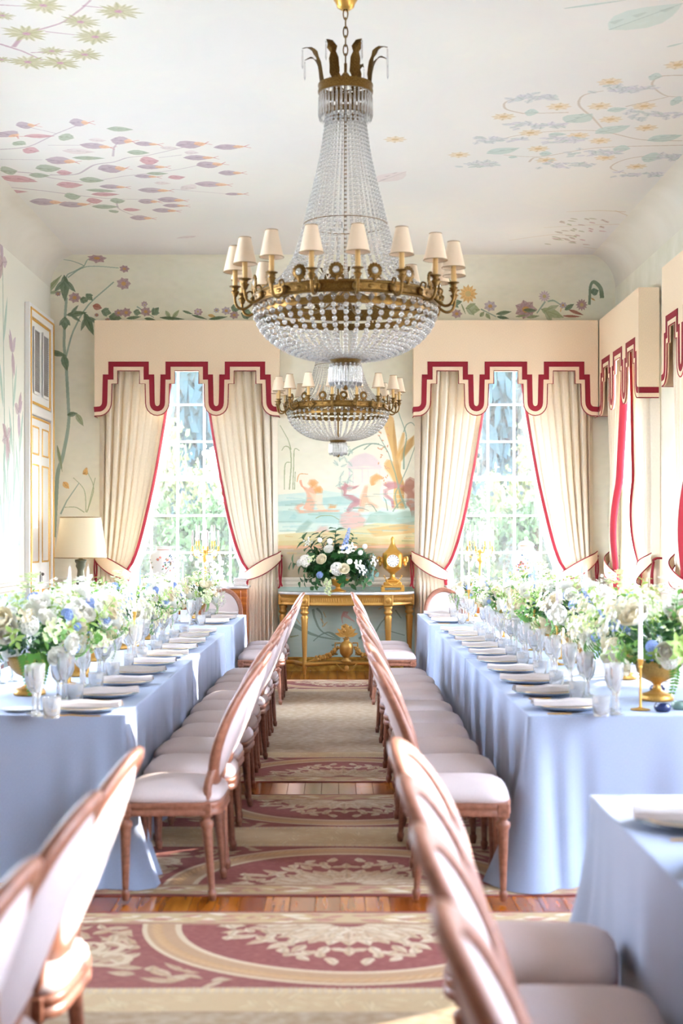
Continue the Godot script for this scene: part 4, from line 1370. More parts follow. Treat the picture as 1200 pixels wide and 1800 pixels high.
func make_sheer(s: float, label: String, pos: Vector3, turn: float) -> void:
	var idx := 0 if s < 0 else 1
	while sheer_proto.size() <= idx:
		sheer_proto.append(null)
	if sheer_proto[idx]:
		copy_of(sheer_proto[idx], label, pos, turn, "white sheer curtains")
		return
	var rows := []
	for i in 25:
		var y := 0.98 + 2.85 * i / 24.0
		var row := PackedVector3Array()
		for j in 41:
			var u := j / 40.0
			var inner := drape_edge(y, 1.25, 0.17, 0.60)
			row.append(Vector3(s * lerpf(0.82, inner, u), y, -0.1 + 0.014 * sin(u * 44.0)))
		rows.append(row)
	var b := MB.new()
	b.grid(rows, false, s < 0)
	sheer_proto[idx] = single("sheer_curtain", b.mesh(), M.sheer, label, "curtain", pos, turn, "white sheer curtains")

func build_windows() -> void:
	var spots := []   # name, position, turn, where, dressed
	spots.append(["window_1", Vector3(-1.735, 0, ZB), 0.0, "the end-wall window nearer the lamp", true])
	spots.append(["window_2", Vector3(1.98, 0, ZB), 0.0, "the end-wall window nearer the clock", true])
	var n := 3
	var ds := [15.48, 12.3, 9.1, 5.9, 2.7]
	for i in ds.size():
		spots.append(["window_%d" % n, Vector3(XR, 0, -ds[i]), -PI / 2, "the %s side-wall window from the far corner" % ORD[i], i < 4])
		n += 1
	var lds := [11.6, 8.2]
	for i in lds.size():
		spots.append(["window_%d" % n, Vector3(XL, 0, -lds[i]), PI / 2, "the %s door-wall window from the far corner" % ORD[i], false])
		n += 1
	for w in spots:
		make_window(w[0], "white sash window with small panes, %s" % w[3], w[1], w[2])
	for w in spots:
		if not w[4]:
			continue
		make_pelmet("cream scalloped pelmet with red band over %s" % w[3], w[1], w[2])
		for s in [-1.0, 1.0]:
			var side: String
			if w[2] == 0.0:
				side = "left" if s < 0 else "right"
			else:
				side = "farther" if s < 0 else "nearer"
			make_curtain(s, "cream tied-back curtain on the %s side of %s" % [side, w[3]], w[1], w[2], w[2] != 0.0)
			if w[2] == 0.0:
				make_sheer(s, "thin white sheer on the %s side of %s" % [side, w[3]], w[1], w[2])
# ------------------------------------------------------------------ chairs (local: faces -z, origin on the floor under the seat)
var chair_proto: Node3D

func leg_mesh(h: float, lean: Vector3) -> ArrayMesh:
	var b := MB.new()
	var p := [[0.027, 0.0], [0.027, -0.012], [0.018, -0.016], [0.018, -0.024], [0.029, -0.03], [0.031, -0.042], [0.027, -0.056], [0.0235, -0.062]]
	var rows := []
	var pr := []
	for q in p:
		pr.append(Vector2(q[0], q[1]))
	pr.append(Vector2(0.0135, -h + 0.05))
	pr.append(Vector2(0.013, -h + 0.045))
	pr.append(Vector2(0.018, -h + 0.04))
	pr.append(Vector2(0.019, -h + 0.028))
	pr.append(Vector2(0.013, -h))
	pr.append(Vector2(0.0, -h))
	pr.reverse()
	for q in pr:
		var row := PackedVector3Array()
		for s in 20:
			var a := -TAU * s / 20
			var fl := 1.0 - (0.1 * (s % 2) if q.y < -0.058 and q.y > -h + 0.048 else 0.0)
			row.append(Vector3(q.x * fl * cos(a), q.y, q.x * fl * sin(a)) + lean * (-q.y / h))
		rows.append(row)
	b.grid(rows, true)
	b.box(Vector3(0, 0.022, 0), Vector3(0.052, 0.058, 0.052), 0.004)
	return b.mesh()

func seat_ring(hw_f: float, hw_b: float, zf: float, zb: float, y: float, n := 40) -> PackedVector3Array:
	# rounded trapezoid outline of the seat
	var r := PackedVector3Array()
	for k in n:
		var a := -TAU * k / n
		var cx := signf(cos(a)) * pow(absf(cos(a)), 0.36)
		var cz := signf(sin(a)) * pow(absf(sin(a)), 0.42)
		var z := lerpf(zf, zb, cz * 0.5 + 0.5)
		r.append(Vector3(cx * lerpf(hw_f, hw_b, cz * 0.5 + 0.5), y, z))
	return r

func make_chair(label: String, pos: Vector3, turn: float, group: String) -> void:
	pos.y = 0.0066   # on the carpet's pile
	if chair_proto:
		copy_of(chair_proto, label, pos, turn, group)
		return
	var t := thing("dining_chair", label, "chair", pos, turn, group)
	chair_proto = t
	var b := MB.new()
	var rows := []
	for q in [[0.0, 0.365], [0.004, 0.369], [0.004, 0.385], [-0.003, 0.388], [-0.003, 0.396], [0.003, 0.4], [0.004, 0.416], [-0.004, 0.422], [-0.03, 0.424]]:
		rows.append(seat_ring(0.245 + q[0], 0.215 + q[0], -0.24 - q[0], 0.2 + q[0], q[1]))
	b.grid(rows, true)
	part("seat_frame", b.mesh(), M.chair_wood, t)
	b = MB.new()
	rows = []
	for q in [[-0.01, 0.418], [0.0, 0.428], [-0.003, 0.446], [-0.016, 0.464], [-0.045, 0.48], [-0.09, 0.49], [-0.15, 0.496]]:
		rows.append(seat_ring(0.243 + q[0], 0.213 + q[0], -0.238 - q[0], 0.198 + q[0], q[1]))
	var flat := PackedVector3Array()
	for k in 40:
		flat.append(Vector3(0, 0.498, -0.02))
	rows.append(flat)
	b.grid(rows, true)
	part("seat_cushion", b.mesh(), M.chair_fabric, t)
	for s in [-1.0, 1.0]:
		part("front_leg", leg_mesh(0.366, Vector3(0, 0, 0)), M.chair_wood, t, Transform3D(Basis.IDENTITY, Vector3(0.212 * s, 0.37, -0.205)))
		part("rear_leg", leg_mesh(0.366, Vector3(0.01 * s, 0, 0.03)), M.chair_wood, t, Transform3D(Basis.IDENTITY, Vector3(0.19 * s, 0.37, 0.135)))
	# oval back: leaning and a little hollowed
	var lean := func(p: Vector3) -> Vector3:
		return Vector3(p.x, p.y, p.z + 0.145 + (p.y - 0.45) * 0.375 - 0.85 * p.x * p.x)
	var ring := []
	var sec := [[-0.024, -0.014], [-0.018, -0.02], [0.008, -0.021], [0.018, -0.014], [0.024, -0.004], [0.024, 0.006], [0.016, 0.015], [0.0, 0.019], [-0.018, 0.016], [-0.024, 0.008]]
	for k in 49:
		var a := TAU * k / 48.0
		var c := Vector2(cos(a), sin(a))
		var nrm := Vector2(c.x / 0.213, c.y / 0.25).normalized()
		var row := PackedVector3Array()
		for q in sec:
			var p: Vector2 = Vector2(c.x * 0.213, 0.728 + c.y * 0.25) + nrm * q[0]
			row.append(lean.call(Vector3(p.x, p.y, q[1])))
		ring.append(row)
	b = MB.new()
	b.grid(ring, true)
	part("back_frame", b.mesh(), M.chair_wood, t)
	for side in [-1.0, 1.0]:
		rows = []
		for k in 7:
			var f := k / 6.0
			var row := PackedVector3Array()
			for j in 40:
				var a: float = -side * TAU * j / 40.0
				row.append(lean.call(Vector3(cos(a) * 0.192 * f, 0.728 + sin(a) * 0.229 * f, side * (0.008 + 0.016 * sqrt(maxf(0.0, 1.0 - f * f))))))
			rows.append(row)
		b = MB.new()
		b.grid(rows, true)
		part("back_cushion" if side < 0 else "back_lining", b.mesh(), M.chair_fabric, t)
	for s in [-1.0, 1.0]:
		b = MB.new()
		var path := PackedVector3Array()
		for q in [[0.188, 0.395, 0.04], [0.187, 0.44, 0.028], [0.18, 0.49, 0.01], [0.165, 0.54, 0.0], [0.15, 0.575, 0.0]]:
			path.append(lean.call(Vector3(q[0] * s, q[1], q[2])))
		b.tube(smooth(path), 0.019, 10)
		part("back_post", b.mesh(), M.chair_wood, t)

func build_chairs() -> void:
	for i in 10:
		var d := 6.25 + 0.585 * i
		make_chair("mauve oval-back chair, %s from the camera on the left aisle of the long table" % ORD[i], Vector3(-0.68 + 0.012 * sin(i * 2.3), 0, -d), PI / 2 - 0.04 + 0.04 * sin(i * 1.7), "chairs along the left aisle")
	for i in 10:
		var d := 6.25 + 0.585 * i
		make_chair("mauve oval-back chair, %s from the camera on the right aisle of the long table" % ORD[i], Vector3(0.515 + 0.012 * sin(i * 1.9), 0, -d), -PI / 2 - 0.05 + 0.04 * sin(i * 2.1), "chairs along the right aisle")
	for i in 3:
		var d := 13.45 + 0.6 * i
		make_chair("mauve oval-back chair, %s on the aisle side of the small far-left table" % ORD[i], Vector3(-0.68, 0, -d), PI / 2 + 0.03 * i, "chairs at the far tables")
		make_chair("mauve oval-back chair, %s on the aisle side of the small far-right table" % ORD[i], Vector3(0.515, 0, -d), -PI / 2 - 0.03 * i, "chairs at the far tables")
	make_chair("mauve oval-back chair facing the camera at the head of the left tables", Vector3(-1.27, 0, -15.62), PI, "chairs at the heads of the tables")
	make_chair("mauve oval-back chair facing the camera at the head of the right tables", Vector3(1.22, 0, -15.72), PI, "chairs at the heads of the tables")
	for i in 6:
		var d: float = [10.6, 11.25, 11.9, 13.4, 14.0, 14.6][i]
		make_chair("mauve oval-back chair behind the left flowers beside the door wall, %s of six" % ORD[i], Vector3(-2.37, 0, -d), -PI / 2, "chairs beside the door wall")
		make_chair("mauve oval-back chair behind the right flowers beside the side windows, %s of six" % ORD[i], Vector3(2.44, 0, -d), PI / 2, "chairs beside the side windows")
	for i in 4:
		make_chair("blurred oval-back chair in the left foreground, %s counting from the long table" % ORD[i], Vector3(-0.86, 0, -3.67 + 0.64 * i), PI / 2 - 0.06, "foreground chairs on the left")
	for i in 4:
		make_chair("blurred oval-back chair in the right foreground, %s counting from the long table" % ORD[i], Vector3(0.5, 0, -3.76 + 0.565 * i), -PI / 2 - [0.2, 0.13, 0.1, 0.06][i], "foreground chairs on the right")

# ------------------------------------------------------------------ table linen
func cloth_mesh(x0: float, x1: float, z0: float, z1: float, h: float, flares: Array, sd: int, sweep := 0.17) -> ArrayMesh:
	# flares: how far the hem stands out on the sides -x, +z (nearest), +x, -z
	var b := MB.new()
	rng.seed = sd
	var corners := [Vector2(x0, z1), Vector2(x0, z0), Vector2(x1, z0), Vector2(x1, z1)]   # runs -x side, near side, +x side, far side
	var base := PackedVector2Array()
	var out := PackedVector2Array()
	var near := PackedFloat32Array()
	var fl := PackedFloat32Array()
	var arc := PackedFloat32Array()
	var joint := PackedFloat32Array()   # next to nothing where another cloth abuts
	var s := 0.0
	for e in 4:
		var a: Vector2 = corners[e]
		var c: Vector2 = corners[(e + 1) % 4]
		var l := a.distance_to(c)
		var n := int(l / 0.022)
		var t := (c - a) / l
		var nrm := Vector2(t.y, -t.x)
		if nrm.dot((a + c) / 2 - Vector2((x0 + x1) / 2, (z0 + z1) / 2)) < 0:
			nrm = -nrm
		for k in n:
			var w := l * k / n
			base.append(a + t * w)
			var blend := 0.0
			var nn := nrm
			var e0 := 0.07
			if w < e0:
				var pt: Vector2 = (a - corners[(e + 3) % 4]).normalized()
				var pn := Vector2(pt.y, -pt.x)
				if pn.dot(a - Vector2((x0 + x1) / 2, (z0 + z1) / 2)) < 0:
					pn = -pn
				nn = (nrm * (0.5 + 0.5 * w / e0) + pn * (0.5 - 0.5 * w / e0)).normalized()
			elif l - w < e0:
				var nt: Vector2 = (corners[(e + 2) % 4] - c).normalized()
				var pn := Vector2(nt.y, -nt.x)
				if pn.dot(c - Vector2((x0 + x1) / 2, (z0 + z1) / 2)) < 0:
					pn = -pn
				nn = (nrm * (0.5 + 0.5 * (l - w) / e0) + pn * (0.5 - 0.5 * (l - w) / e0)).normalized()
			out.append(nn)
			near.append(minf(w, l - w))
			fl.append(flares[e])
			joint.append(0.06 if minf(flares[e], flares[(e + 3) % 4] if w < l / 2 else flares[(e + 1) % 4]) < 0.009 else 1.0)
			arc.append(s + w)
		s += l
	var p1 := rng.randf() * 6.0
	var p2 := rng.randf() * 6.0
	var rows := []
	var ts := [-0.012, 0.0, 0.004, 0.012, 0.05, 0.12, 0.22, 0.35, 0.5, 0.65, 0.8, 0.92, 1.0]
	for t in ts:
		var row := PackedVector3Array()
		for i in base.size():
			var y := h - maxf(t, 0.0) * (h - 0.008)
			var o := 0.0
			if t < 0.0:
				o = -0.012
			elif t < 0.001:
				o = -0.003
			elif t > 0.0:
				var tt := pow(t, 1.15)
				var cor := exp(-pow(near[i] / 0.2, 2.0))
				var fold := sin(arc[i] * 21.0 + p1 + 2.2 * sin(arc[i] * 2.3 + p2)) * 0.55 + sin(arc[i] * 34.0 + p2) * 0.25 + sin(arc[i] * 9.0 + p1) * 0.4
				var big := joint[i]
				var cf := sin(near[i] * 46.0 + p2) * cor
				o = fl[i] * t + tt * (0.02 * (fold - 0.5) * (1.0 - cor) + cor * big * sweep * pow(t, 0.9) + cf * big * sweep * 0.24)
			var q := base[i] + out[i] * o
			row.append(Vector3(q.x, y, q.y))
		rows.append(row)
	var probe: Vector3 = (rows[6][1] - rows[6][0]).cross(rows[7][0] - rows[6][0])
	var ov := Vector3(out[0].x, 0, out[0].y)
	b.grid(rows, true, probe.dot(ov) < 0.0)
	var top: PackedVector3Array = rows[0]
	var c := Vector3((x0 + x1) / 2, h, (z0 + z1) / 2)
	for i in top.size():
		var p := top[i]
		var q := top[(i + 1) % top.size()]
		if (q - p).cross(c - p).y < 0:
			b.tri(q, p, c)
		else:
			b.tri(p, q, c)
	return b.mesh()

const TOP := 0.752

func build_tables() -> void:
	var d := [
		["pale blue cloth on the near half of the left long table", -2.05, -0.95, 6.42, 9.41, [0.03, 0.05, 0.012, 0.005]],
		["pale blue cloth on the far half of the left long table", -2.05, -0.95, 9.44, 12.15, [0.03, 0.005, 0.012, 0.04]],
		["pale blue cloth on the small far-left table before the sideboard", -2.05, -0.95, 13.1, 15.1, [0.03, 0.06, 0.012, 0.04]],
		["pale blue cloth on the near half of the right long table", 0.865, 2.07, 6.4, 9.49, [0.012, 0.05, 0.03, 0.005]],
		["pale blue cloth on the far half of the right long table", 0.865, 2.07, 9.52, 12.4, [0.012, 0.005, 0.03, 0.04]],
		["pale blue cloth on the small far-right table before the sideboard", 0.875, 2.05, 13.3, 15.3, [0.012, 0.06, 0.03, 0.04]],
		["grey-blue cloth on the table in the right foreground corner", 0.785, 1.98, 1.2, 4.4, [0.012, 0.05, 0.03, 0.05]],
		["blue cloth on the table beside the left foreground chairs", -2.3, -1.14, 1.2, 4.4, [0.03, 0.05, 0.012, 0.05]]]
	for i in d.size():
		var q: Array = d[i]
		single("tablecloth", cloth_mesh(q[1], q[2], -q[3], -q[4], TOP, q[5], 300 + i, 0.04 if i in [1, 2, 4, 5] else 0.17), M.cloth, q[0], "tablecloth", Vector3.ZERO, 0, "blue tablecloths")

# ------------------------------------------------------------------ table settings
var P := {}

func make_tableware() -> void:
	# plates
	var b := MB.new()
	b.lathe(prof([0, 0.0, 0.09, 0.0, 0.098, 0.003, 0.15, 0.014, 0.163, 0.019, 0.164, 0.021, 0.15, 0.018, 0.1, 0.008, 0.0, 0.007]), 40)
	P.charger = b.mesh()
	b = MB.new()
	b.lathe(prof([0, 0.0, 0.08, 0.0, 0.09, 0.004, 0.135, 0.012, 0.137, 0.014, 0.132, 0.0145, 0.09, 0.008, 0.0, 0.007]), 40)
	P.plate = b.mesh()
	b = MB.new()
	b.tube(_circle(0.134, 0.0142, 40), 0.0018, 5, true)
	P.plate_rim = b.mesh()
	b = MB.new()
	b.lathe(prof([0, 0.0, 0.05, 0.0, 0.056, 0.003, 0.083, 0.011, 0.084, 0.013, 0.056, 0.006, 0.0, 0.005]), 32)
	P.side_plate = b.mesh()
	# folded napkin: a long soft fold of three layers
	b = MB.new()
	for k in 3:
		var rows := []
		for i in 9:
			var row := PackedVector3Array()
			for j in 15:
				var u := j / 14.0
				var v := i / 8.0
				var w := 0.055 - 0.007 * k
				row.append(Vector3(lerpf(-0.155, 0.14, u), 0.004 + 0.007 * k + 0.006 * sin(PI * v) + 0.003 * sin(u * 9.0 + k) + 0.004 * sin(v * 12.0 + u * 5.0), lerpf(-w, w, v) * (0.8 + 0.3 * u) + 0.01 * sin(u * 4.0)))
			rows.append(row)
		b.grid(rows)
		var low := []
		for r in rows:
			var q := PackedVector3Array()
			for p in r:
				q.append(Vector3(p.x, 0.001, p.z))
			low.append(q)
		b.grid([low[0], rows[0]], false)
		b.grid([low[8], rows[8]], false, true)
	P.napkin = b.mesh()
	# cutlery, lying along x
	b = MB.new()
	b.tube(smooth(pv([-0.1, 0.004, 0, -0.03, 0.004, 0, 0.04, 0.007, 0, 0.06, 0.006, 0])), 0.0045, 6, false, true, 0.6)
	b.box(Vector3(0.068, 0.006, 0), Vector3(0.022, 0.003, 0.022), 0.001)
	for k in 4:
		b.box(Vector3(0.097, 0.007, -0.0088 + 0.0059 * k), Vector3(0.042, 0.0025, 0.0032), 0.0008)
	P.fork = b.mesh()
	b = MB.new()
	b.tube(pv([-0.11, 0.005, 0, 0.0, 0.005, 0]), 0.0058, 6, false, true, 0.6)
	P.knife_handle = b.mesh()
	b = MB.new()
	b.prism(PackedVector2Array([Vector2(0, -0.007), Vector2(0.1, -0.009), Vector2(0.122, 0.002), Vector2(0.11, 0.008), Vector2(0, 0.008)]), 0.0, 0.002)
	P.knife_blade = b.mesh()
	# glasses
	P.goblet = _glass([0.0, 0.0, 0.036, 0.001, 0.037, 0.003, 0.012, 0.008, 0.0075, 0.02, 0.011, 0.05, 0.0075, 0.075, 0.0085, 0.095, 0.03, 0.115, 0.041, 0.145, 0.044, 0.19, 0.0445, 0.22], 0.042, 0.215)
	P.flute = _glass([0.0, 0.0, 0.033, 0.001, 0.034, 0.003, 0.011, 0.008, 0.0065, 0.02, 0.01, 0.05, 0.0065, 0.08, 0.012, 0.1, 0.022, 0.13, 0.027, 0.18, 0.0315, 0.235], 0.029, 0.23)
	P.wine = _glass([0.0, 0.0, 0.032, 0.001, 0.033, 0.003, 0.011, 0.008, 0.0065, 0.018, 0.0095, 0.04, 0.0065, 0.065, 0.012, 0.08, 0.03, 0.1, 0.037, 0.13, 0.036, 0.175], 0.034, 0.17)
	P.tumbler = _glass([0.0, 0.0, 0.03, 0.0, 0.036, 0.004, 0.038, 0.03, 0.0395, 0.06, 0.041, 0.092], 0.037, 0.088)

func _circle(r: float, y: float, n: int) -> PackedVector3Array:
	var p := PackedVector3Array()
	for k in n:
		p.append(Vector3(r * cos(TAU * k / n), y, r * sin(TAU * k / n)))
	return p

# cut glass: outside profile plus an inner wall of the bowl; the cutting is a faceted relief
func _glass(a: Array, inner: float, top: float) -> ArrayMesh:
	var b := MB.new()
	var pr := prof(a)
	var n := pr.size()
	var up: Vector2 = pr[n - 1]
	pr.append(Vector2(up.x - 0.0008, up.y + 0.0008))
	pr.append(Vector2(up.x - 0.0018, up.y))
	var low: Vector2 = pr[n - 4] if n > 8 else pr[2]
	pr.append(Vector2(inner, lerpf(low.y, top, 0.6)))
	pr.append(Vector2(low.x * 0.75, low.y + 0.008))
	pr.append(Vector2(0.0, low.y + 0.004))
	var rows := []
	for i in pr.size():
		var row := PackedVector3Array()
		for s in 28:
			var an := -TAU * s / 28
			var cut := 1.0
			if i < n - 1 and i > (n - 6 if n > 8 else 1):
				cut = 1.0 - (0.05 if (s + i) % 2 == 0 else 0.0)
			row.append(Vector3(pr[i].x * cut * cos(an), pr[i].y, pr[i].x * cut * sin(an)))
		rows.append(row)
	b.grid(rows, true)
	return b.mesh()

# side: +1 when the diner sits on the -x side of the place (right tables), -1 on the left tables; in is the direction towards the table's middle
func place_setting(x: float, d: float, inw: float, n: String, where: String, g: String) -> void:
	var z := -d
	var j := rng.randf_range(-0.015, 0.015)
	var t := thing("dinner_plate", "grey-blue charger and gold-rimmed plate, %s place of %s" % [n, where], "plate", Vector3(x + inw * 0.21 + j, TOP + 0.001, z), 0, "plates on " + g)
	part("charger", P.charger, M.china_blue, t)
	var pl := part("plate", P.plate, M.china, t, Transform3D(Basis.IDENTITY, Vector3(0, 0.009, 0)))
	part("gold_rim", P.plate_rim, M.gold, pl)
	single("napkin", P.napkin, M.napkin, "grey folded napkin on the plate, %s place of %s" % [n, where], "napkin", Vector3(x + inw * 0.2 + j, TOP + 0.0248, z), (0.0 if inw > 0 else PI) + rng.randf_range(-0.25, 0.25), "napkins on " + g)
	var turn := 0.0 if inw > 0 else PI
	single("fork", P.fork, M.gold, "gold fork, %s place of %s" % [n, where], "fork", Vector3(x + inw * 0.2, TOP + 0.001, z - inw * 0.2), turn + rng.randf_range(-0.05, 0.05), "forks on " + g)
	var k := thing("table_knife", "gold-handled knife, %s place of %s" % [n, where], "knife", Vector3(x + inw * 0.2, TOP + 0.001, z + inw * 0.2), turn + rng.randf_range(-0.05, 0.05), "knives on " + g)
	part("handle", P.knife_handle, M.gold, k)
	part("blade", P.knife_blade, M.steel, k, Transform3D(Basis(Vector3.RIGHT, PI / 2), Vector3(0, 0.005, 0)))
	for q in [["goblet", "water_goblet", "cut-crystal water goblet", "goblet", 0.40, 0.10], ["flute", "champagne_flute", "tall cut-crystal flute", "flute", 0.40, 0.20], ["wine", "wine_glass", "cut-crystal wine glass", "glass", 0.43, 0.0], ["tumbler", "tumbler", "low cut-crystal tumbler", "tumbler", 0.31, 0.26]]:
		single(q[1], P[q[0]], M.glass, "%s, %s place of %s" % [q[2], n, where], q[3], Vector3(x + inw * (q[4] + rng.randf_range(-0.02, 0.02)), TOP + 0.001, z + q[5] + rng.randf_range(-0.02, 0.02)), rng.randf() * TAU, q[2] + "s on " + g)

func build_settings() -> void:
	rng.seed = 401
	for i in 10:
		place_setting(-0.95, 6.55 + 0.6 * i, -1.0, ORD[i], "the left long table's aisle side", "the left long table")
		place_setting(0.865, 6.62 + 0.618 * i, 1.0, ORD[i], "the right long table's aisle side", "the right long table")
	for i in 3:
		place_setting(-0.95, 13.42 + 0.62 * i, -1.0, ORD[i], "the small far-left table", "the small far-left table")
		place_setting(0.875, 13.62 + 0.64 * i, 1.0, ORD[i], "the small far-right table", "the small far-right table")
	for i in 3:
		place_setting(0.785, 3.92 - 0.585 * i, 1.0, ORD[i], "the right foreground table", "the right foreground table")
	# far side of the long tables: only the glassware rises into view
	for i in 10:
		for sd in [-1.0, 1.0]:
			var x := -2.05 + 0.2 if sd < 0 else 2.07 - 0.2
			var d := 6.62 + 0.6 * i
			var where := "beyond the flowers on the %s long table" % ("left" if sd < 0 else "right")
			single("water_goblet", P.goblet, M.glass, "cut-crystal goblet at the %s place %s" % [ORD[i], where], "goblet", Vector3(x, TOP + 0.001, -d), 0.3, "goblets beyond the flowers")
			single("champagne_flute", P.flute, M.glass, "tall flute at the %s place %s" % [ORD[i], where], "flute", Vector3(x - sd * 0.04, TOP + 0.001, -d - 0.12), 0.3, "flutes beyond the flowers")
	single("side_plate", P.side_plate, M.china, "small white bread plate at the near edge of the left long table", "plate", Vector3(-1.46, TOP + 0.001, -6.56), 0, "bread plates")
	single("side_plate", P.side_plate, M.china, "small white bread plate beside the navy bowl on the right table", "plate", Vector3(1.93, TOP + 0.001, -6.62), 0, "bread plates")
	# little bowls
	var b := MB.new()
	b.lathe(prof([0, 0, 0.028, 0.0, 0.038, 0.012, 0.04, 0.026, 0.034, 0.038, 0.031, 0.038, 0.034, 0.026, 0.0, 0.012]), 24)
	var bowl := b.mesh()
	for q in [["navy_bowl", M.navy, "small navy salt bowl at the right table's near corner", 1.5, 6.53], ["green_bowl", M.sage, "small sage-green salt bowl near the right table's edge", 1.6, 6.62], ["navy_bowl", M.navy, "small navy salt bowl behind the near right compote", 1.66, 7.35]]:
		single(q[0], bowl, q[1], q[2], "bowl", Vector3(q[3], TOP + 0.001, -q[4]), 0, "salt bowls")
	# folded place cards and menus
	b = MB.new()
	b.prism(PackedVector2Array([Vector2(-0.03, 0), Vector2(0.0, 0.12), Vector2(0.03, 0), Vector2(0.028, 0), Vector2(0, 0.114), Vector2(-0.028, 0)]), -0.045, 0.045)
	var card := b.mesh()
	for q in [[-1.33, 8.63, "white folded card among the glasses on the left long table"], [-1.45, 13.7, "white folded card on the small far-left table"], [1.62, 14.5, "pale folded card before the flowers on the small far-right table"]]:
		single("menu_card", card, M.card, q[2], "card", Vector3(q[0], TOP + 0.001, -q[1]), PI / 2 + 0.2, "folded cards")

# ------------------------------------------------------------------ flowers
func petal(b: MB, base: Vector3, dir: Vector3, up: Vector3, l: float, w: float, curl: float) -> void:
	var side := dir.cross(up).normalized()
	var rows := []
	for i in 4:
		var t := i / 3.0
		var hw: float = w * [0.35, 0.95, 1.0, 0.55][i]
		var c := base + dir * (l * t) + up * (curl * t * t * l)
		var row := PackedVector3Array()
		for j in 3:
			var s := j - 1.0
			row.append(c + side * (hw * s) + up * (absf(s) * w * 0.35))
		rows.append(row)
	b.grid(rows)

func leaf_blade(b: MB, base: Vector3, dir: Vector3, up: Vector3, l: float, w: float) -> void:
	var side := dir.cross(up).normalized()
	var rows := []
	for i in 5:
		var t := i / 4.0
		var hw: float = w * [0.12, 0.8, 1.0, 0.6, 0.03][i]
		var c := base + dir * (l * t) - up * (0.18 * l * t * t)
		rows.append(PackedVector3Array([c - side * hw + up * hw * 0.3, c, c + side * hw + up * hw * 0.3]))
	b.grid(rows)

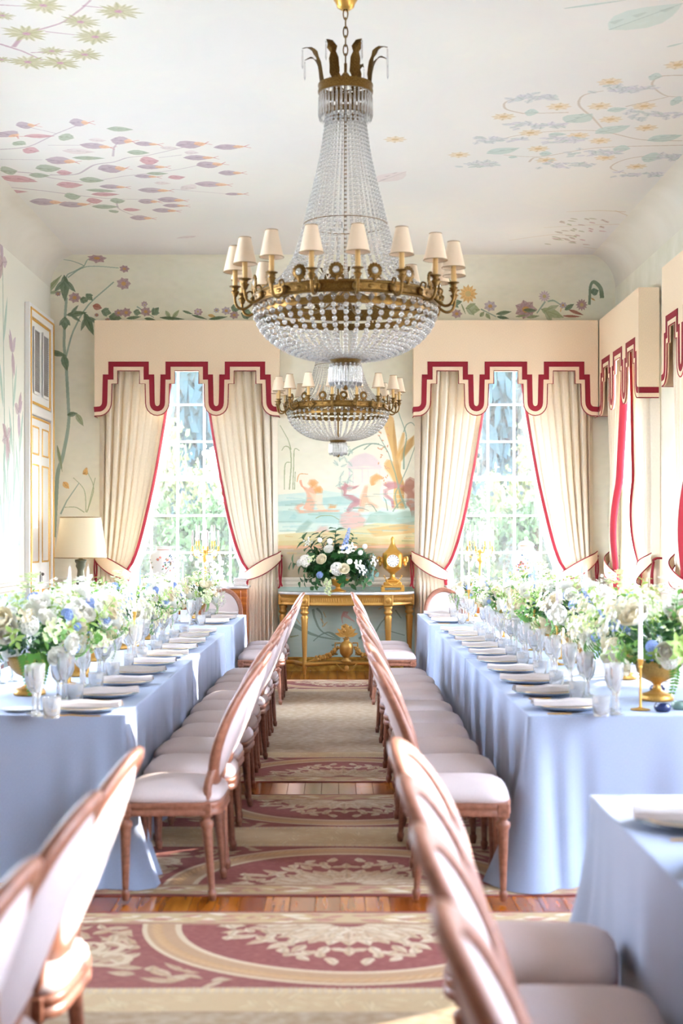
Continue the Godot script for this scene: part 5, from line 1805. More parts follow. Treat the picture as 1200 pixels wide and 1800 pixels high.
func make_flowers() -> void:
	rng.seed = 501
	# full rose: rings of cupped petals (axis +y)
	var b := MB.new()
	for ring in [[4, 0.012, 0.03, 0.014, 1.35, 1.5], [5, 0.02, 0.036, 0.02, 1.1, 1.2], [6, 0.026, 0.042, 0.025, 0.75, 0.8], [7, 0.03, 0.046, 0.028, 0.35, 0.5]]:
		for k in ring[0]:
			var a: float = TAU * k / ring[0] + ring[1] * 70.0
			var o := Vector3(cos(a), 0, sin(a))
			var dir: Vector3 = (o * cos(ring[4]) + Vector3.UP * sin(ring[4])).normalized()
			var up := (Vector3.UP * cos(ring[4]) - o * sin(ring[4])).normalized()
			petal(b, o * ring[1] * 0.6, dir, up, ring[2], ring[3], 0.5)
	b.ball(Vector3(0, 0.016, 0), Vector3(0.02, 0.024, 0.02), 8, 5)
	P.rose = b.mesh()
	# hydrangea / viburnum head: many small four-petalled florets on a dome
	b = MB.new()
	for k in 60:
		var y := 1.0 - 1.35 * (k + 0.5) / 60.0
		var a := k * 2.399963
		var r := sqrt(maxf(0.0, 1.0 - y * y))
		var n := Vector3(r * cos(a), y, r * sin(a))
		var s := n.cross(Vector3(0.3, 0.2, 0.9)).normalized()
		var c := n * 0.048 * rng.randf_range(0.92, 1.06)
		for q in 4:
			var dir := s.rotated(n, q * PI / 2 + a)
			petal(b, c, (dir + n * 0.15).normalized(), n, 0.0125, 0.0062, 0.1)
	P.hydrangea = b.mesh()
	# delphinium spike
	b = MB.new()
	for k in 46:
		var t := k / 45.0
		var a := k * 2.4
		var o := Vector3(cos(a), 0.15, sin(a)).normalized()
		var c := Vector3(0, 0.02 + 0.2 * t, 0) + o * lerpf(0.022, 0.006, t)
		for q in 5:
			var side := o.cross(Vector3.UP).normalized().rotated(o, q * TAU / 5)
			petal(b, c, (side + o * 0.3).normalized(), o, lerpf(0.015, 0.007, t), lerpf(0.007, 0.003, t), 0.1)
	P.delphinium = b.mesh()
	# airy filler: small blooms on thin stems
	b = MB.new()
	for k in 16:
		var a := k * 2.4
		var tip := Vector3(cos(a) * rng.randf_range(0.01, 0.05), rng.randf_range(0.03, 0.1), sin(a) * rng.randf_range(0.01, 0.05))
		for q in 5:
			var dir := Vector3(1, 0.25, 0).normalized().rotated(Vector3.UP, q * TAU / 5 + a)
			petal(b, tip, dir, Vector3.UP, 0.012, 0.006, 0.3)
	P.filler = b.mesh()
	# leafy sprig (+y)
	b = MB.new()
	b.tube(smooth(pv([0, -0.06, 0, 0.004, 0.03, 0, 0.0, 0.1, 0.006, -0.006, 0.17, 0.01])), 0.002, 5)
	for k in 11:
		var y := 0.0 + 0.0165 * k
		var a := k * 2.4
		var o := Vector3(cos(a), 0.55, sin(a)).normalized()
		leaf_blade(b, Vector3(0, y, 0), o, Vector3(-o.x * 0.5, 0.85, -o.z * 0.5).normalized(), rng.randf_range(0.04, 0.062), 0.013)
	P.sprig = b.mesh()
	# fern-like trailing spray
	b = MB.new()
	b.tube(smooth(pv([0, 0, 0, 0, 0.06, 0.02, 0, 0.1, 0.07, 0, 0.1, 0.13])), 0.0018, 5)
	for k in 14:
		var t := k / 13.0
		var c := Vector3(0, 0.11 * sin(t * 1.6), 0.13 * t * t + 0.0)
		for s in [-1.0, 1.0]:
			leaf_blade(b, c, Vector3(s, 0.1, 0.5).normalized(), Vector3.UP, lerpf(0.05, 0.02, t), 0.0075)
	P.fern = b.mesh()
	# small closed bud / ranunculus
	b = MB.new()
	b.ball(Vector3(0, 0.016, 0), Vector3(0.019, 0.02, 0.019), 10, 6)
	for k in 6:
		var a := TAU * k / 6
		var o := Vector3(cos(a), 0, sin(a))
		petal(b, o * 0.006, (o * 0.75 + Vector3.UP * 0.65).normalized(), (Vector3.UP * 0.7 - o * 0.7).normalized(), 0.026, 0.013, 0.7)
	P.bud = b.mesh()
	# inner leaves that fill the middle of an arrangement
	b = MB.new()
	for k in 240:
		var n := Vector3(rng.randfn(), rng.randfn(), rng.randfn()).normalized()
		leaf_blade(b, n * rng.randf_range(0.2, 0.8) * Vector3(1, 1, 1), (n + Vector3(rng.randfn(), rng.randfn(), rng.randfn()) * 0.35).normalized(), n.cross(Vector3(0.2, 0.9, 0.3)).normalized(), rng.randf_range(0.18, 0.3), 0.07)
	P.inner_leaves = b.mesh()
	# gilt compote
	b = MB.new()
	b.lathe(prof([0, 0.0, 0.078, 0.0, 0.082, 0.008, 0.08, 0.022, 0.074, 0.026, 0.072, 0.034, 0.05, 0.04, 0.024, 0.052, 0.017, 0.07, 0.021, 0.082, 0.03, 0.09, 0.07, 0.11, 0.1, 0.145, 0.108, 0.185, 0.114, 0.19, 0.108, 0.186, 0.096, 0.15, 0.0, 0.12]), 36, 18, 0.035)
	P.compote = b.mesh()

func along(n: Vector3, spin: float, s: float, at: Vector3) -> Transform3D:
	var y := n.normalized()
	var x := y.cross(Vector3(0.31, 0.17, 0.93)).normalized()
	var z := x.cross(y)
	return Transform3D(Basis(x, y, z).rotated(y, spin).scaled(Vector3(s, s, s)), at)

var arrangement_protos := []

func make_arrangement(kind: int, rad: Vector3) -> Node3D:
	var t := thing("flower_arrangement", "", "flowers")
	rng.seed = 600 + kind * 17
	part("compote", P.compote, M.carved_gilt, t)
	var c := Vector3(0, 0.29, 0)
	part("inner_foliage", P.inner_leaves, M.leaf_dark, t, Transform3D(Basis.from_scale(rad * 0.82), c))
	var whites := [M.petal_white, M.petal_white, M.petal_cream, M.petal_green]
	for k in 92:
		var n: Vector3
		while true:
			n = Vector3(rng.randfn(), rng.randfn(), rng.randfn()).normalized()
			if n.y > -0.5:
				break
		var at := c + n * rad * rng.randf_range(0.86, 1.08)
		var out := (n / rad).normalized()
		var q := rng.randf()
		if q < 0.24:
			part("rose", P.rose, whites[rng.randi() % 3], t, along(out, rng.randf() * 6.0, rng.randf_range(0.95, 1.35), at))
		elif q < 0.38:
			part("hydrangea", P.hydrangea, whites[rng.randi() % 4], t, along(out, rng.randf() * 6.0, rng.randf_range(0.8, 1.15), at - out * 0.02))
		elif q < 0.44:
			part("blue_hydrangea", P.hydrangea, M.petal_blue, t, along(out, rng.randf() * 6.0, rng.randf_range(0.5, 0.75), at))
		elif q < 0.66:
			part("small_blossom", P.filler, whites[rng.randi() % 4], t, along(out, rng.randf() * 6.0, rng.randf_range(0.9, 1.3), at))
		elif q < 0.74:
			part("bud", P.bud, whites[rng.randi() % 4], t, along(out, rng.randf() * 6.0, rng.randf_range(0.9, 1.3), at + out * 0.02))
		elif q < 0.985:
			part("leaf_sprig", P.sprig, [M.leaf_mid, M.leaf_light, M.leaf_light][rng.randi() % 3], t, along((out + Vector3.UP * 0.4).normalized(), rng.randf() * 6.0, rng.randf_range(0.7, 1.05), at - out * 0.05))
		else:
			part("delphinium", P.delphinium, M.petal_blue, t, along((out + Vector3.UP * 0.8).normalized(), rng.randf() * 6.0, rng.randf_range(0.55, 0.8), at - out * 0.04))
	for k in 10:
		var a := TAU * k / 10.0 + rng.randf() * 0.4
		var n := Vector3(cos(a), -0.35, sin(a))
		part("fern_spray", P.fern, M.leaf_mid, t, along((n + Vector3(0, -0.2, 0)).normalized(), rng.randf() * 6.0, rng.randf_range(0.8, 1.2), c + n * rad * 0.8))
	return t

func build_table_flowers() -> void:
	var rads := [Vector3(0.23, 0.2, 0.36), Vector3(0.22, 0.18, 0.38), Vector3(0.22, 0.19, 0.34)]
	for k in 3:
		arrangement_protos.append(make_arrangement(k, rads[k]))
	var spots := []
	for i in 5:
		spots.append([-1.56 + 0.05 * sin(i * 2.0), 7.25 + 1.02 * i, "%s white and blue flower arrangement from the camera along the left long table" % ORD[i], 1.0 if i < 2 else 0.92])
	for i in 5:
		spots.append([1.58 + 0.05 * sin(i * 1.6), 7.0 + 1.08 * i, "%s white and blue flower arrangement from the camera along the right long table" % ORD[i], 1.0])
	spots.append([-1.6, 13.5, "nearer flower arrangement on the small far-left table", 0.85])
	spots.append([-1.4, 14.35, "farther flower arrangement on the small far-left table", 0.85])
	spots.append([1.62, 13.75, "nearer flower arrangement on the small far-right table", 0.8])
	spots.append([1.42, 14.75, "farther flower arrangement on the small far-right table", 0.8])
	for i in spots.size():
		var q: Array = spots[i]
		var o: Node3D
		if i < 3:
			o = arrangement_protos[i]
			tag(o, q[2], "", "flower arrangements on the tables")
			o.position = Vector3(q[0], TOP + 0.001, -q[1])
		else:
			o = copy_of(arrangement_protos[i % 3], q[2], Vector3(q[0], TOP + 0.001, -q[1]), (PI if i % 2 else 0.0) + 0.15 * sin(i * 3.0), "flower arrangements on the tables")
		o.scale = Vector3.ONE * q[3]

func build_candles() -> void:
	var b := MB.new()
	b.lathe(prof([0, 0, 0.045, 0, 0.046, 0.004, 0.03, 0.007, 0.01, 0.011, 0.006, 0.02, 0.0055, 0.15, 0.0055, 0.2, 0.009, 0.203, 0.009, 0.21, 0.006, 0.213, 0.013, 0.222, 0.0155, 0.245, 0.016, 0.246, 0.012, 0.246, 0.0, 0.24]), 20)
	var stick := b.mesh()
	b = MB.new()
	b.lathe(prof([0, 0, 0.0115, 0, 0.0115, 0.01, 0.0085, 0.2, 0.0055, 0.31, 0.003, 0.322, 0, 0.324]), 14)
	b.tube(pv([0, 0.322, 0, 0.001, 0.335, 0.001]), 0.0012, 5)
	var taper := b.mesh()
	# x, distance, stick scale, colour, candle length
	var left := [[-1.42, 7.6, 1.35, 0], [-1.47, 7.82, 1.1, 1], [-1.43, 8.22, 1.3, 0], [-1.36, 9.6, 1.25, 0], [-1.46, 10.6, 1.2, 1], [-1.38, 12.0, 1.2, 0], [-1.5, 13.95, 1.0, 0]]
	var right := [[1.415, 6.61, 0.96, 0], [1.47, 8.35, 1.3, 0], [1.4, 9.0, 1.1, 0], [1.5, 9.45, 1.1, 0], [1.42, 10.2, 1.25, 1], [1.5, 10.7, 1.25, 1], [1.8, 10.4, 1.2, 1], [1.37, 11.6, 1.1, 0], [1.3, 13.9, 1.25, 0]]
	for sd in 2:
		var list: Array = left if sd == 0 else right
		for i in list.size():
			var q: Array = list[i]
			var where := "%s from the camera on the %s tables" % [ORD[i], "left" if sd == 0 else "right"]
			var c := "pale lilac" if q[3] == 0 else "blue"
			var s := single("candlestick", stick, M.gold, "slim gold candlestick, %s" % where, "candlestick", Vector3(q[0], TOP + 0.001, -q[1]), 0, "gold candlesticks")
			s.scale = Vector3(1, q[2], 1)
			single("taper_candle", taper, M.wax_white if q[3] == 0 else M.wax_blue, "%s taper candle, %s" % [c, where], "candle", Vector3(q[0], TOP + 0.002 + 0.24 * q[2], -q[1]), 0, "taper candles")
# ------------------------------------------------------------------ chandelier (origin on the floor under it)
func bead(b: MB, c: Vector3, dir: Vector3, l: float, r: float) -> void:
	var y := dir.normalized()
	var x := y.cross(Vector3(0.3, 0.1, 0.95)).normalized()
	var z := x.cross(y)
	var old := b.X
	b.at(Transform3D(Basis(x, y, z), c))
	b.lathe(prof([0, -l / 2, r * 0.75, -l * 0.3, r, 0, r * 0.75, l * 0.3, 0, l / 2]), 6)
	b.at(old)

func strand(path: PackedVector3Array, l0: float, r0: float, l1: float, r1: float) -> ArrayMesh:
	var b := MB.new()
	var cv := Curve3D.new()
	for p in path:
		cv.add_point(p)
	var total := cv.get_baked_length()
	var s := 0.0
	while s < total:
		var t := s / total
		var l := lerpf(l0, l1, t)
		var a := cv.sample_baked(s)
		var c := cv.sample_baked(minf(s + l, total))
		bead(b, (a + c) / 2, c - a + Vector3(0, 1e-4, 0), l * 0.95, lerpf(r0, r1, t))
		s += l
	return b.mesh()

func prism_drop(l: float, r: float) -> ArrayMesh:
	var b := MB.new()
	b.lathe(prof([0, -l, r * 0.7, -l * 0.86, r, -l * 0.8, r, -l * 0.8, r * 0.75, -0.02, r * 0.4, -0.012, 0, -0.01]), 6)
	bead(b, Vector3(0, -0.004, 0), Vector3.UP, 0.014, 0.006)
	return b.mesh()

func build_chandeliers() -> void:
	var t := thing("chandelier", "large crystal chandelier with cream shades hanging in front", "chandelier", Vector3(0.056, 0, -8.2), 0, "crystal chandeliers")
	var b := MB.new()
	var cy := WALL_H + COVE
	b.lathe(prof([0.012, 4.6, 0.03, 4.6, 0.05, 4.615, 0.056, 4.635, 0.072, 4.66, 0.076, 4.69, 0.05, 4.72, 0.04, 4.78, 0.075, 4.82, 0.085, cy, 0.0, cy]), 24, 12, 0.05)
	part("ceiling_rose", b.mesh(), M.gold, t)
	var lm := MB.new()
	var link := PackedVector3Array()
	for k in 16:
		var a := TAU * k / 16
		link.append(Vector3(0.013 * cos(a), 0.026 * sin(a) * (1.25 if absf(sin(a)) > 0.5 else 1.0), 0))
	lm.tube(link, 0.0042, 6, true)
	var link_mesh := lm.mesh()
	for k in 6:
		part("chain_link", link_mesh, M.brass, t, Transform3D(Basis(Vector3.UP, PI / 2 * (k % 2)), Vector3(0, 4.575 - k * 0.052, 0)))
	b = MB.new()
	b.tube(pv([0, 4.29, 0, 0, 2.56, 0]), 0.009, 8)
	b.ball(Vector3(0, 4.2, 0), Vector3(0.03, 0.04, 0.03))
	b.lathe(prof([0.0, 2.93, 0.03, 2.95, 0.02, 2.98, 0.035, 3.01, 0.02, 3.05, 0.0, 3.06]), 12)
	part("centre_rod", b.mesh(), M.brass, t)
	# crown: two hoops, leaves and icicle drops
	b = MB.new()
	b.lathe(prof([0.146, 4.115, 0.158, 4.115, 0.158, 4.115, 0.16, 4.13, 0.155, 4.14, 0.16, 4.16, 0.158, 4.168, 0.158, 4.168, 0.146, 4.168, 0.146, 4.168, 0.146, 4.115]), 40)
	for k in 4:
		var a := TAU * k / 4 + 0.4
		b.tube(pv([0, 4.13, 0, 0.15 * cos(a), 4.135, 0.15 * sin(a)]), 0.005, 6)
	part("crown_hoop", b.mesh(), M.brass, t)
	b = MB.new()
	b.lathe(prof([0.108, 3.99, 0.118, 3.99, 0.118, 3.99, 0.12, 4.02, 0.12, 4.02, 0.108, 4.025, 0.108, 4.025, 0.108, 3.99]), 36)
	for k in 16:
		var a := TAU * k / 16
		b.ball(Vector3(0.115 * cos(a), 4.03, 0.115 * sin(a)), Vector3(0.012, 0.012, 0.012), 6, 4)
	part("strand_hoop", b.mesh(), M.brass, t)
	b = MB.new()
	for sd in [1.0, -1.0]:
		var rows := []
		for i in 10:
			var u := i / 9.0
			var w: float = [0.012, 0.026, 0.03, 0.024, 0.018, 0.026, 0.022, 0.015, 0.009, 0.001][i] * (1.0 + 0.25 * (i % 2))
			var y := 0.2 * sin(u * 1.9)
			var r := 0.152 + 0.11 * u * u
			rows.append(PackedVector3Array([Vector3(-w, y, r - 0.004), Vector3(0, y, r + 0.006), Vector3(w, y, r - 0.004)]))
		b.grid(rows, false, sd < 0)
	var crown_leaf := b.mesh()
	for k in 8:
		var lf := part("crown_leaf", crown_leaf, M.brass, t, Transform3D(Basis(Vector3.UP, TAU * k / 8 + 0.35), Vector3(0, 4.155, 0)))
		part("leaf_drop", prism_drop(0.11, 0.006), M.crystal, lf, Transform3D(Basis.IDENTITY, Vector3(0, 0.18, 0.262)))
	var icicle := prism_drop(0.155, 0.0085)
	for k in 36:
		var a := TAU * k / 36
		part("icicle_drop", icicle, M.crystal, t, Transform3D(Basis.IDENTITY, Vector3(0.15 * cos(a), 4.112, 0.15 * sin(a))))
	var small_drop := prism_drop(0.07, 0.007)
	for k in 24:
		var a := TAU * k / 24
		part("small_drop", small_drop, M.crystal, t, Transform3D(Basis.IDENTITY, Vector3(0.112 * cos(a), 3.99, 0.112 * sin(a))))
	# tall sheaf of bead strands, flaring to the main hoop
	var up_path := smooth(pv([0.112, 3.985, 0, 0.145, 3.75, 0, 0.205, 3.5, 0, 0.255, 3.3, 0, 0.305, 3.15, 0, 0.39, 3.03, 0, 0.505, 2.955, 0]))
	var upper := strand(up_path, 0.023, 0.007, 0.03, 0.0115)
	for k in 44:
		part("upper_strand", upper, M.crystal, t, Transform3D(Basis(Vector3.UP, TAU * k / 44), Vector3.ZERO))
	b = MB.new()
	b.tube(_circle(0.24, 3.36, 48), 0.003, 5, true)
	part("wire_hoop", b.mesh(), M.brass, t)
	# main hoop with moulded edges, spokes inside
	b = MB.new()
	b.lathe(prof([0.512, 2.885, 0.53, 2.885, 0.534, 2.892, 0.524, 2.9, 0.524, 2.9, 0.526, 2.935, 0.526, 2.935, 0.536, 2.943, 0.532, 2.952, 0.512, 2.952, 0.512, 2.952, 0.512, 2.885]), 64)
	for k in 8:
		var a := TAU * k / 8 + 0.2
		b.tube(smooth(pv([0.02 * cos(a), 2.99, 0.02 * sin(a), 0.25 * cos(a), 2.9, 0.25 * sin(a), 0.515 * cos(a), 2.92, 0.515 * sin(a)])), 0.007, 6)
	for k in 48:   # stamped leaf frieze
		var a := TAU * k / 48
		b.at(Transform3D(Basis(Vector3.UP, -a), Vector3(0.526 * cos(a), 2.918, 0.526 * sin(a)))).ball(Vector3.ZERO, Vector3(0.005, 0.012, 0.022), 6, 4)
	b.at(Transform3D.IDENTITY)
	part("main_hoop", b.mesh(), M.brass, t)
	b = MB.new()
	b.lathe(prof([0.498, 2.825, 0.512, 2.825, 0.512, 2.825, 0.515, 2.845, 0.51, 2.866, 0.51, 2.866, 0.498, 2.866, 0.498, 2.866, 0.498, 2.825]), 64)
	part("lower_hoop", b.mesh(), M.brass, t)
	# sixteen candle arms and, between them, medallions
	b = MB.new()
	b.tube(smooth(pv([0.52, 2.92, 0, 0.545, 2.89, 0, 0.585, 2.865, 0, 0.62, 2.875, 0, 0.635, 2.91, 0, 0.635, 2.945, 0])), 0.0085, 8)
	b.tube(smooth(pv([0.53, 2.935, 0, 0.545, 2.965, 0, 0.57, 2.955, 0, 0.565, 2.93, 0])), 0.006, 6)
	b.ball(Vector3(0.535, 2.915, 0), Vector3(0.016, 0.022, 0.02))
	var arm_mesh := b.mesh()
	b = MB.new()
	b.lathe(prof([0.0, 2.93, 0.012, 2.935, 0.02, 2.955, 0.026, 2.962, 0.014, 2.97, 0.02, 2.985, 0.033, 2.99, 0.034, 2.994, 0.0, 2.992]), 16)
	var cup_mesh := b.mesh()
	b = MB.new()
	b.lathe(prof([0.0, 2.99, 0.0145, 2.99, 0.0145, 2.99, 0.0145, 3.085, 0.0145, 3.085, 0.0, 3.09]), 14)
	var candle_mesh := b.mesh()
	b = MB.new()
	b.ball(Vector3(0, 3.12, 0), Vector3(0.018, 0.035, 0.018))
	var bulb_mesh := b.mesh()
	b = MB.new()
	b.lathe(prof([0.0655, 3.075, 0.066, 3.075, 0.066, 3.075, 0.0335, 3.222, 0.0335, 3.222, 0.0325, 3.222, 0.0325, 3.222, 0.0655, 3.075]), 36, 36, 0.012)
	var shade_mesh := b.mesh()
	b = MB.new()
	b.tube(_circle(0.0665, 3.076, 28), 0.0022, 5, true)
	b.tube(_circle(0.034, 3.222, 28), 0.0022, 5, true)
	var shade_rim := b.mesh()
	b = MB.new()
	for k in 14:   # rosette with a cut stone
		var a := TAU * k / 14
		b.ball(Vector3(0.538, 3.0 + 0.034 * sin(a), 0.034 * cos(a)), Vector3(0.007, 0.0105, 0.0105), 6, 4)
	b.at(Transform3D(Basis(Vector3.BACK, PI / 2), Vector3(0.538, 3.0, 0))).lathe(prof([0.02, -0.006, 0.034, -0.006, 0.034, 0.006, 0.02, 0.006, 0.02, -0.006]), 20)
	b.at(Transform3D.IDENTITY)
	b.tube(pv([0.535, 2.94, 0, 0.537, 2.968, 0]), 0.011, 6)
	b.tube(smooth(pv([0.537, 2.955, 0, 0.537, 2.965, 0.025, 0.537, 2.955, 0.035])), 0.005, 5)
	b.tube(smooth(pv([0.537, 2.955, 0, 0.537, 2.965, -0.025, 0.537, 2.955, -0.035])), 0.005, 5)
	var medal_mesh := b.mesh()
	b = MB.new()
	b.at(Transform3D(Basis(Vector3.BACK, PI / 2), Vector3(0.538, 3.0, 0))).lathe(prof([0, -0.014, 0.017, -0.008, 0.023, 0.0, 0.017, 0.008, 0, 0.014]), 10)
	var stone_mesh := b.mesh()
	for k in 16:
		var a := TAU * k / 16 - PI / 2 + 0.096
		var turn := Transform3D(Basis(Vector3.UP, a), Vector3.ZERO)
		var arm := part("candle_arm", arm_mesh, M.brass, t, turn)
		var off := Transform3D(Basis.IDENTITY, Vector3(0.635, 0, 0))
		part("drip_cup", cup_mesh, M.brass, arm, off)
		part("candle_sleeve", candle_mesh, M.candle_tan, arm, off)
		part("bulb", bulb_mesh, M.bulb, arm, off)
		part("lamp_shade", shade_mesh, M.shade, arm, off)
		part("shade_rim", shade_rim, M.shade_trim, arm, off)
		var md := part("medallion", medal_mesh, M.brass, t, Transform3D(Basis(Vector3.UP, a + TAU / 32), Vector3.ZERO))
		part("cut_stone", stone_mesh, M.crystal, md)
	# bowl of bead strands under the hoop
	var bowl := PackedVector3Array()
	for k in 13:
		var a := PI / 2 * k / 12.0
		bowl.append(Vector3(0.1 + 0.425 * cos(a), 2.88 - 0.295 * sin(a), 0))
	var low := strand(bowl, 0.042, 0.0165, 0.03, 0.0105)
	for k in 48:
		part("bowl_strand", low, M.crystal, t, Transform3D(Basis(Vector3.UP, TAU * k / 48), Vector3.ZERO))
	b = MB.new()
	b.lathe(prof([0.0, 2.555, 0.075, 2.555, 0.085, 2.57, 0.1, 2.585, 0.105, 2.6, 0.09, 2.6, 0.0, 2.59]), 32)
	for k in 20:
		var a := TAU * k / 20
		b.ball(Vector3(0.104 * cos(a), 2.602, 0.104 * sin(a)), Vector3(0.012, 0.012, 0.012), 6, 4)
	part("bottom_plate", b.mesh(), M.brass, t)
	var big := prism_drop(0.13, 0.0125)
	for k in 20:
		var a := TAU * k / 20
		part("bottom_drop", big, M.crystal, t, Transform3D(Basis.IDENTITY, Vector3(0.088 * cos(a), 2.555, 0.088 * sin(a))))
	for k in 10:
		var a := TAU * k / 10
		part("bottom_drop", big, M.crystal, t, Transform3D(Basis.IDENTITY, Vector3(0.045 * cos(a), 2.54, 0.045 * sin(a))))
	b = MB.new()
	b.tube(pv([0, 2.56, 0, 0, 2.43, 0]), 0.01, 8)
	b.ball(Vector3(0, 2.425, 0), Vector3(0.018, 0.02, 0.018))
	part("bottom_stem", b.mesh(), M.brass, t)
	var c := copy_of(t, "crystal chandelier with cream shades hanging before the far wall", Vector3(0.024, 0, -14.8), 0.2, "crystal chandeliers")
	var rose: MeshInstance3D = c.get_node("ceiling_rose")   # the far one hangs from a crystal dish
	b = MB.new()
	b.lathe(prof([0.01, 4.7, 0.03, 4.705, 0.085, 4.75, 0.1, 4.77, 0.085, 4.775, 0.05, 4.78, 0.05, cy, 0.0, cy]), 24)
	rose.mesh = b.mesh()
	rose.material_override = M.crystal
	for k in 2:
		part("chain_link", link_mesh, M.brass, c, Transform3D(Basis(Vector3.UP, PI / 2 * (k % 2)), Vector3(0, 4.679 - k * 0.052, 0)))

# ------------------------------------------------------------------ giltwood console with its clock and flowers
const CON := Vector3(0.122, 0, -16.74)

func half_moon(rx: float, rz: float, y: float, n := 40) -> PackedVector3Array:
	var r := PackedVector3Array()
	for k in n + 1:
		var a := PI * k / n
		var c := cos(a)
		r.append(Vector3(signf(c) * pow(absf(c), 0.75) * rx, y, pow(sin(a), 0.8) * rz))
	return r

func slab(b: MB, lo: Array, close_top := true) -> void:
	b.grid(lo, false, true)
	var top: PackedVector3Array = lo[lo.size() - 1]
	if close_top:
		for i in top.size() - 1:
			b.tri(Vector3(0, top[0].y, 0), top[i + 1], top[i])

func build_console() -> void:
	var t := thing("console_table", "half-moon giltwood console with white marble top against the end wall", "console table", CON)
	var b := MB.new()
	slab(b, [half_moon(0.785, 0.50, 0.915), half_moon(0.8, 0.52, 0.922), half_moon(0.8, 0.52, 0.938), half_moon(0.793, 0.513, 0.945)])
	part("marble_top", b.mesh(), M.white_marble, t)
	b = MB.new()
	slab(b, [half_moon(0.765, 0.465, 0.79), half_moon(0.78, 0.48, 0.795), half_moon(0.78, 0.48, 0.812), half_moon(0.768, 0.468, 0.82), half_moon(0.768, 0.468, 0.885), half_moon(0.785, 0.485, 0.892), half_moon(0.79, 0.49, 0.913)])
	var fr := half_moon(0.773, 0.473, 0.852, 110)
	for i in range(1, 110):   # upright flutes of the frieze
		b.ball(fr[i], Vector3(0.0055, 0.028, 0.0055), 6, 4)
	part("carved_frieze", b.mesh(), M.carved_gilt, t)
	var lp := prof([0.0, 0.0, 0.012, 0.0, 0.018, 0.03, 0.012, 0.05, 0.024, 0.07, 0.03, 0.085, 0.03, 0.14, 0.022, 0.15, 0.024, 0.18, 0.04, 0.62, 0.046, 0.66, 0.034, 0.67, 0.034, 0.685, 0.05, 0.7, 0.05, 0.72, 0.036, 0.735, 0.05, 0.76, 0.05, 0.8, 0.0, 0.8])
	b = MB.new()
	b.lathe(lp, 28, 14, 0.07)
	var leg := b.mesh()
	b = MB.new()
	b.box(Vector3.ZERO, Vector3(0.11, 0.13, 0.1), 0.008)
	b.ball(Vector3(0, 0, 0.05), Vector3(0.035, 0.035, 0.014), 12, 6)
	var block := b.mesh()
	for q in [[-0.74, 0.07], [-0.48, 0.4], [0.48, 0.4], [0.74, 0.07]]:
		var l := part("leg", leg, M.carved_gilt, t, Transform3D(Basis.IDENTITY, Vector3(q[0], 0, q[1])))
		part("leg_block", block, M.carved_gilt, l, Transform3D(Basis.IDENTITY, Vector3(0, 0.852, 0.02)))
	# stretcher sweeping in to a carved urn with garlands
	b = MB.new()
	for s in [-1.0, 1.0]:
		b.tube(smooth(pv([s * 0.74, 0.115, 0.07, s * 0.6, 0.12, 0.16, s * 0.48, 0.115, 0.4, s * 0.2, 0.13, 0.36, 0.0, 0.125, 0.36])), 0.032, 8, false, true, 0.8)
		b.tube(smooth(pv([s * 0.46, 0.13, 0.4, s * 0.3, 0.2, 0.38, s * 0.16, 0.24, 0.36, s * 0.09, 0.32, 0.36])), 0.016, 8)
		rng.seed = 700
		for k in 26:   # leaf garland
			var u := k / 25.0
			var p := Vector3(s * lerpf(0.34, 0.1, u), 0.18 + 0.12 * u * u, 0.385)
			b.ball(p + Vector3(rng.randf_range(-0.02, 0.02), rng.randf_range(-0.02, 0.02), rng.randf_range(0, 0.02)), Vector3.ONE * rng.randf_range(0.014, 0.027), 6, 4)
	part("stretcher", b.mesh(), M.carved_gilt, t)
	b = MB.new()
	b.at(Transform3D(Basis.IDENTITY, Vector3(0, 0.14, 0.37))).lathe(prof([0.0, 0.0, 0.06, 0.0, 0.06, 0.02, 0.03, 0.04, 0.04, 0.06, 0.075, 0.1, 0.085, 0.17, 0.07, 0.22, 0.035, 0.24, 0.03, 0.26, 0.05, 0.275, 0.0, 0.28]), 24, 12, 0.08)
	for s in [-1.0, 1.0]:
		b.tube(pv([s * 0.07, 0.22, 0, s * 0.13, 0.22, 0, s * 0.13, 0.16, 0, s * 0.15, 0.16, 0, s * 0.15, 0.09, 0, s * 0.1, 0.09, 0]), 0.01, 6)
	rng.seed = 703
	for k in 22:
		var a := rng.randf() * TAU
		var r := rng.randf_range(0.0, 0.06)
		b.ball(Vector3(r * cos(a), 0.32 + rng.randf_range(-0.03, 0.1), r * sin(a) * 0.6), Vector3.ONE * rng.randf_range(0.016, 0.028), 7, 5)
	for k in 7:
		var a := PI * (k + 0.5) / 7.0
		leaf_blade(b, Vector3(0, 0.3, 0.02), Vector3(cos(a), sin(a), 0.1).normalized(), Vector3(0, 0, 1), 0.14, 0.026)
	b.at(Transform3D(Basis.IDENTITY, Vector3(0, 0.02, 0.38)))
	for s in [-1.0, 1.0]:
		b.tube(smooth(pv([s * 0.12, 0.1, 0, s * 0.08, 0.06, 0, s * 0.02, 0.02, 0, 0, 0.06, 0])), 0.012, 6)
	b.ball(Vector3(0, 0.05, 0), Vector3(0.03, 0.035, 0.02))
	part("carved_urn", b.mesh(), M.carved_gilt, t)
	build_clock()
	build_bouquet()

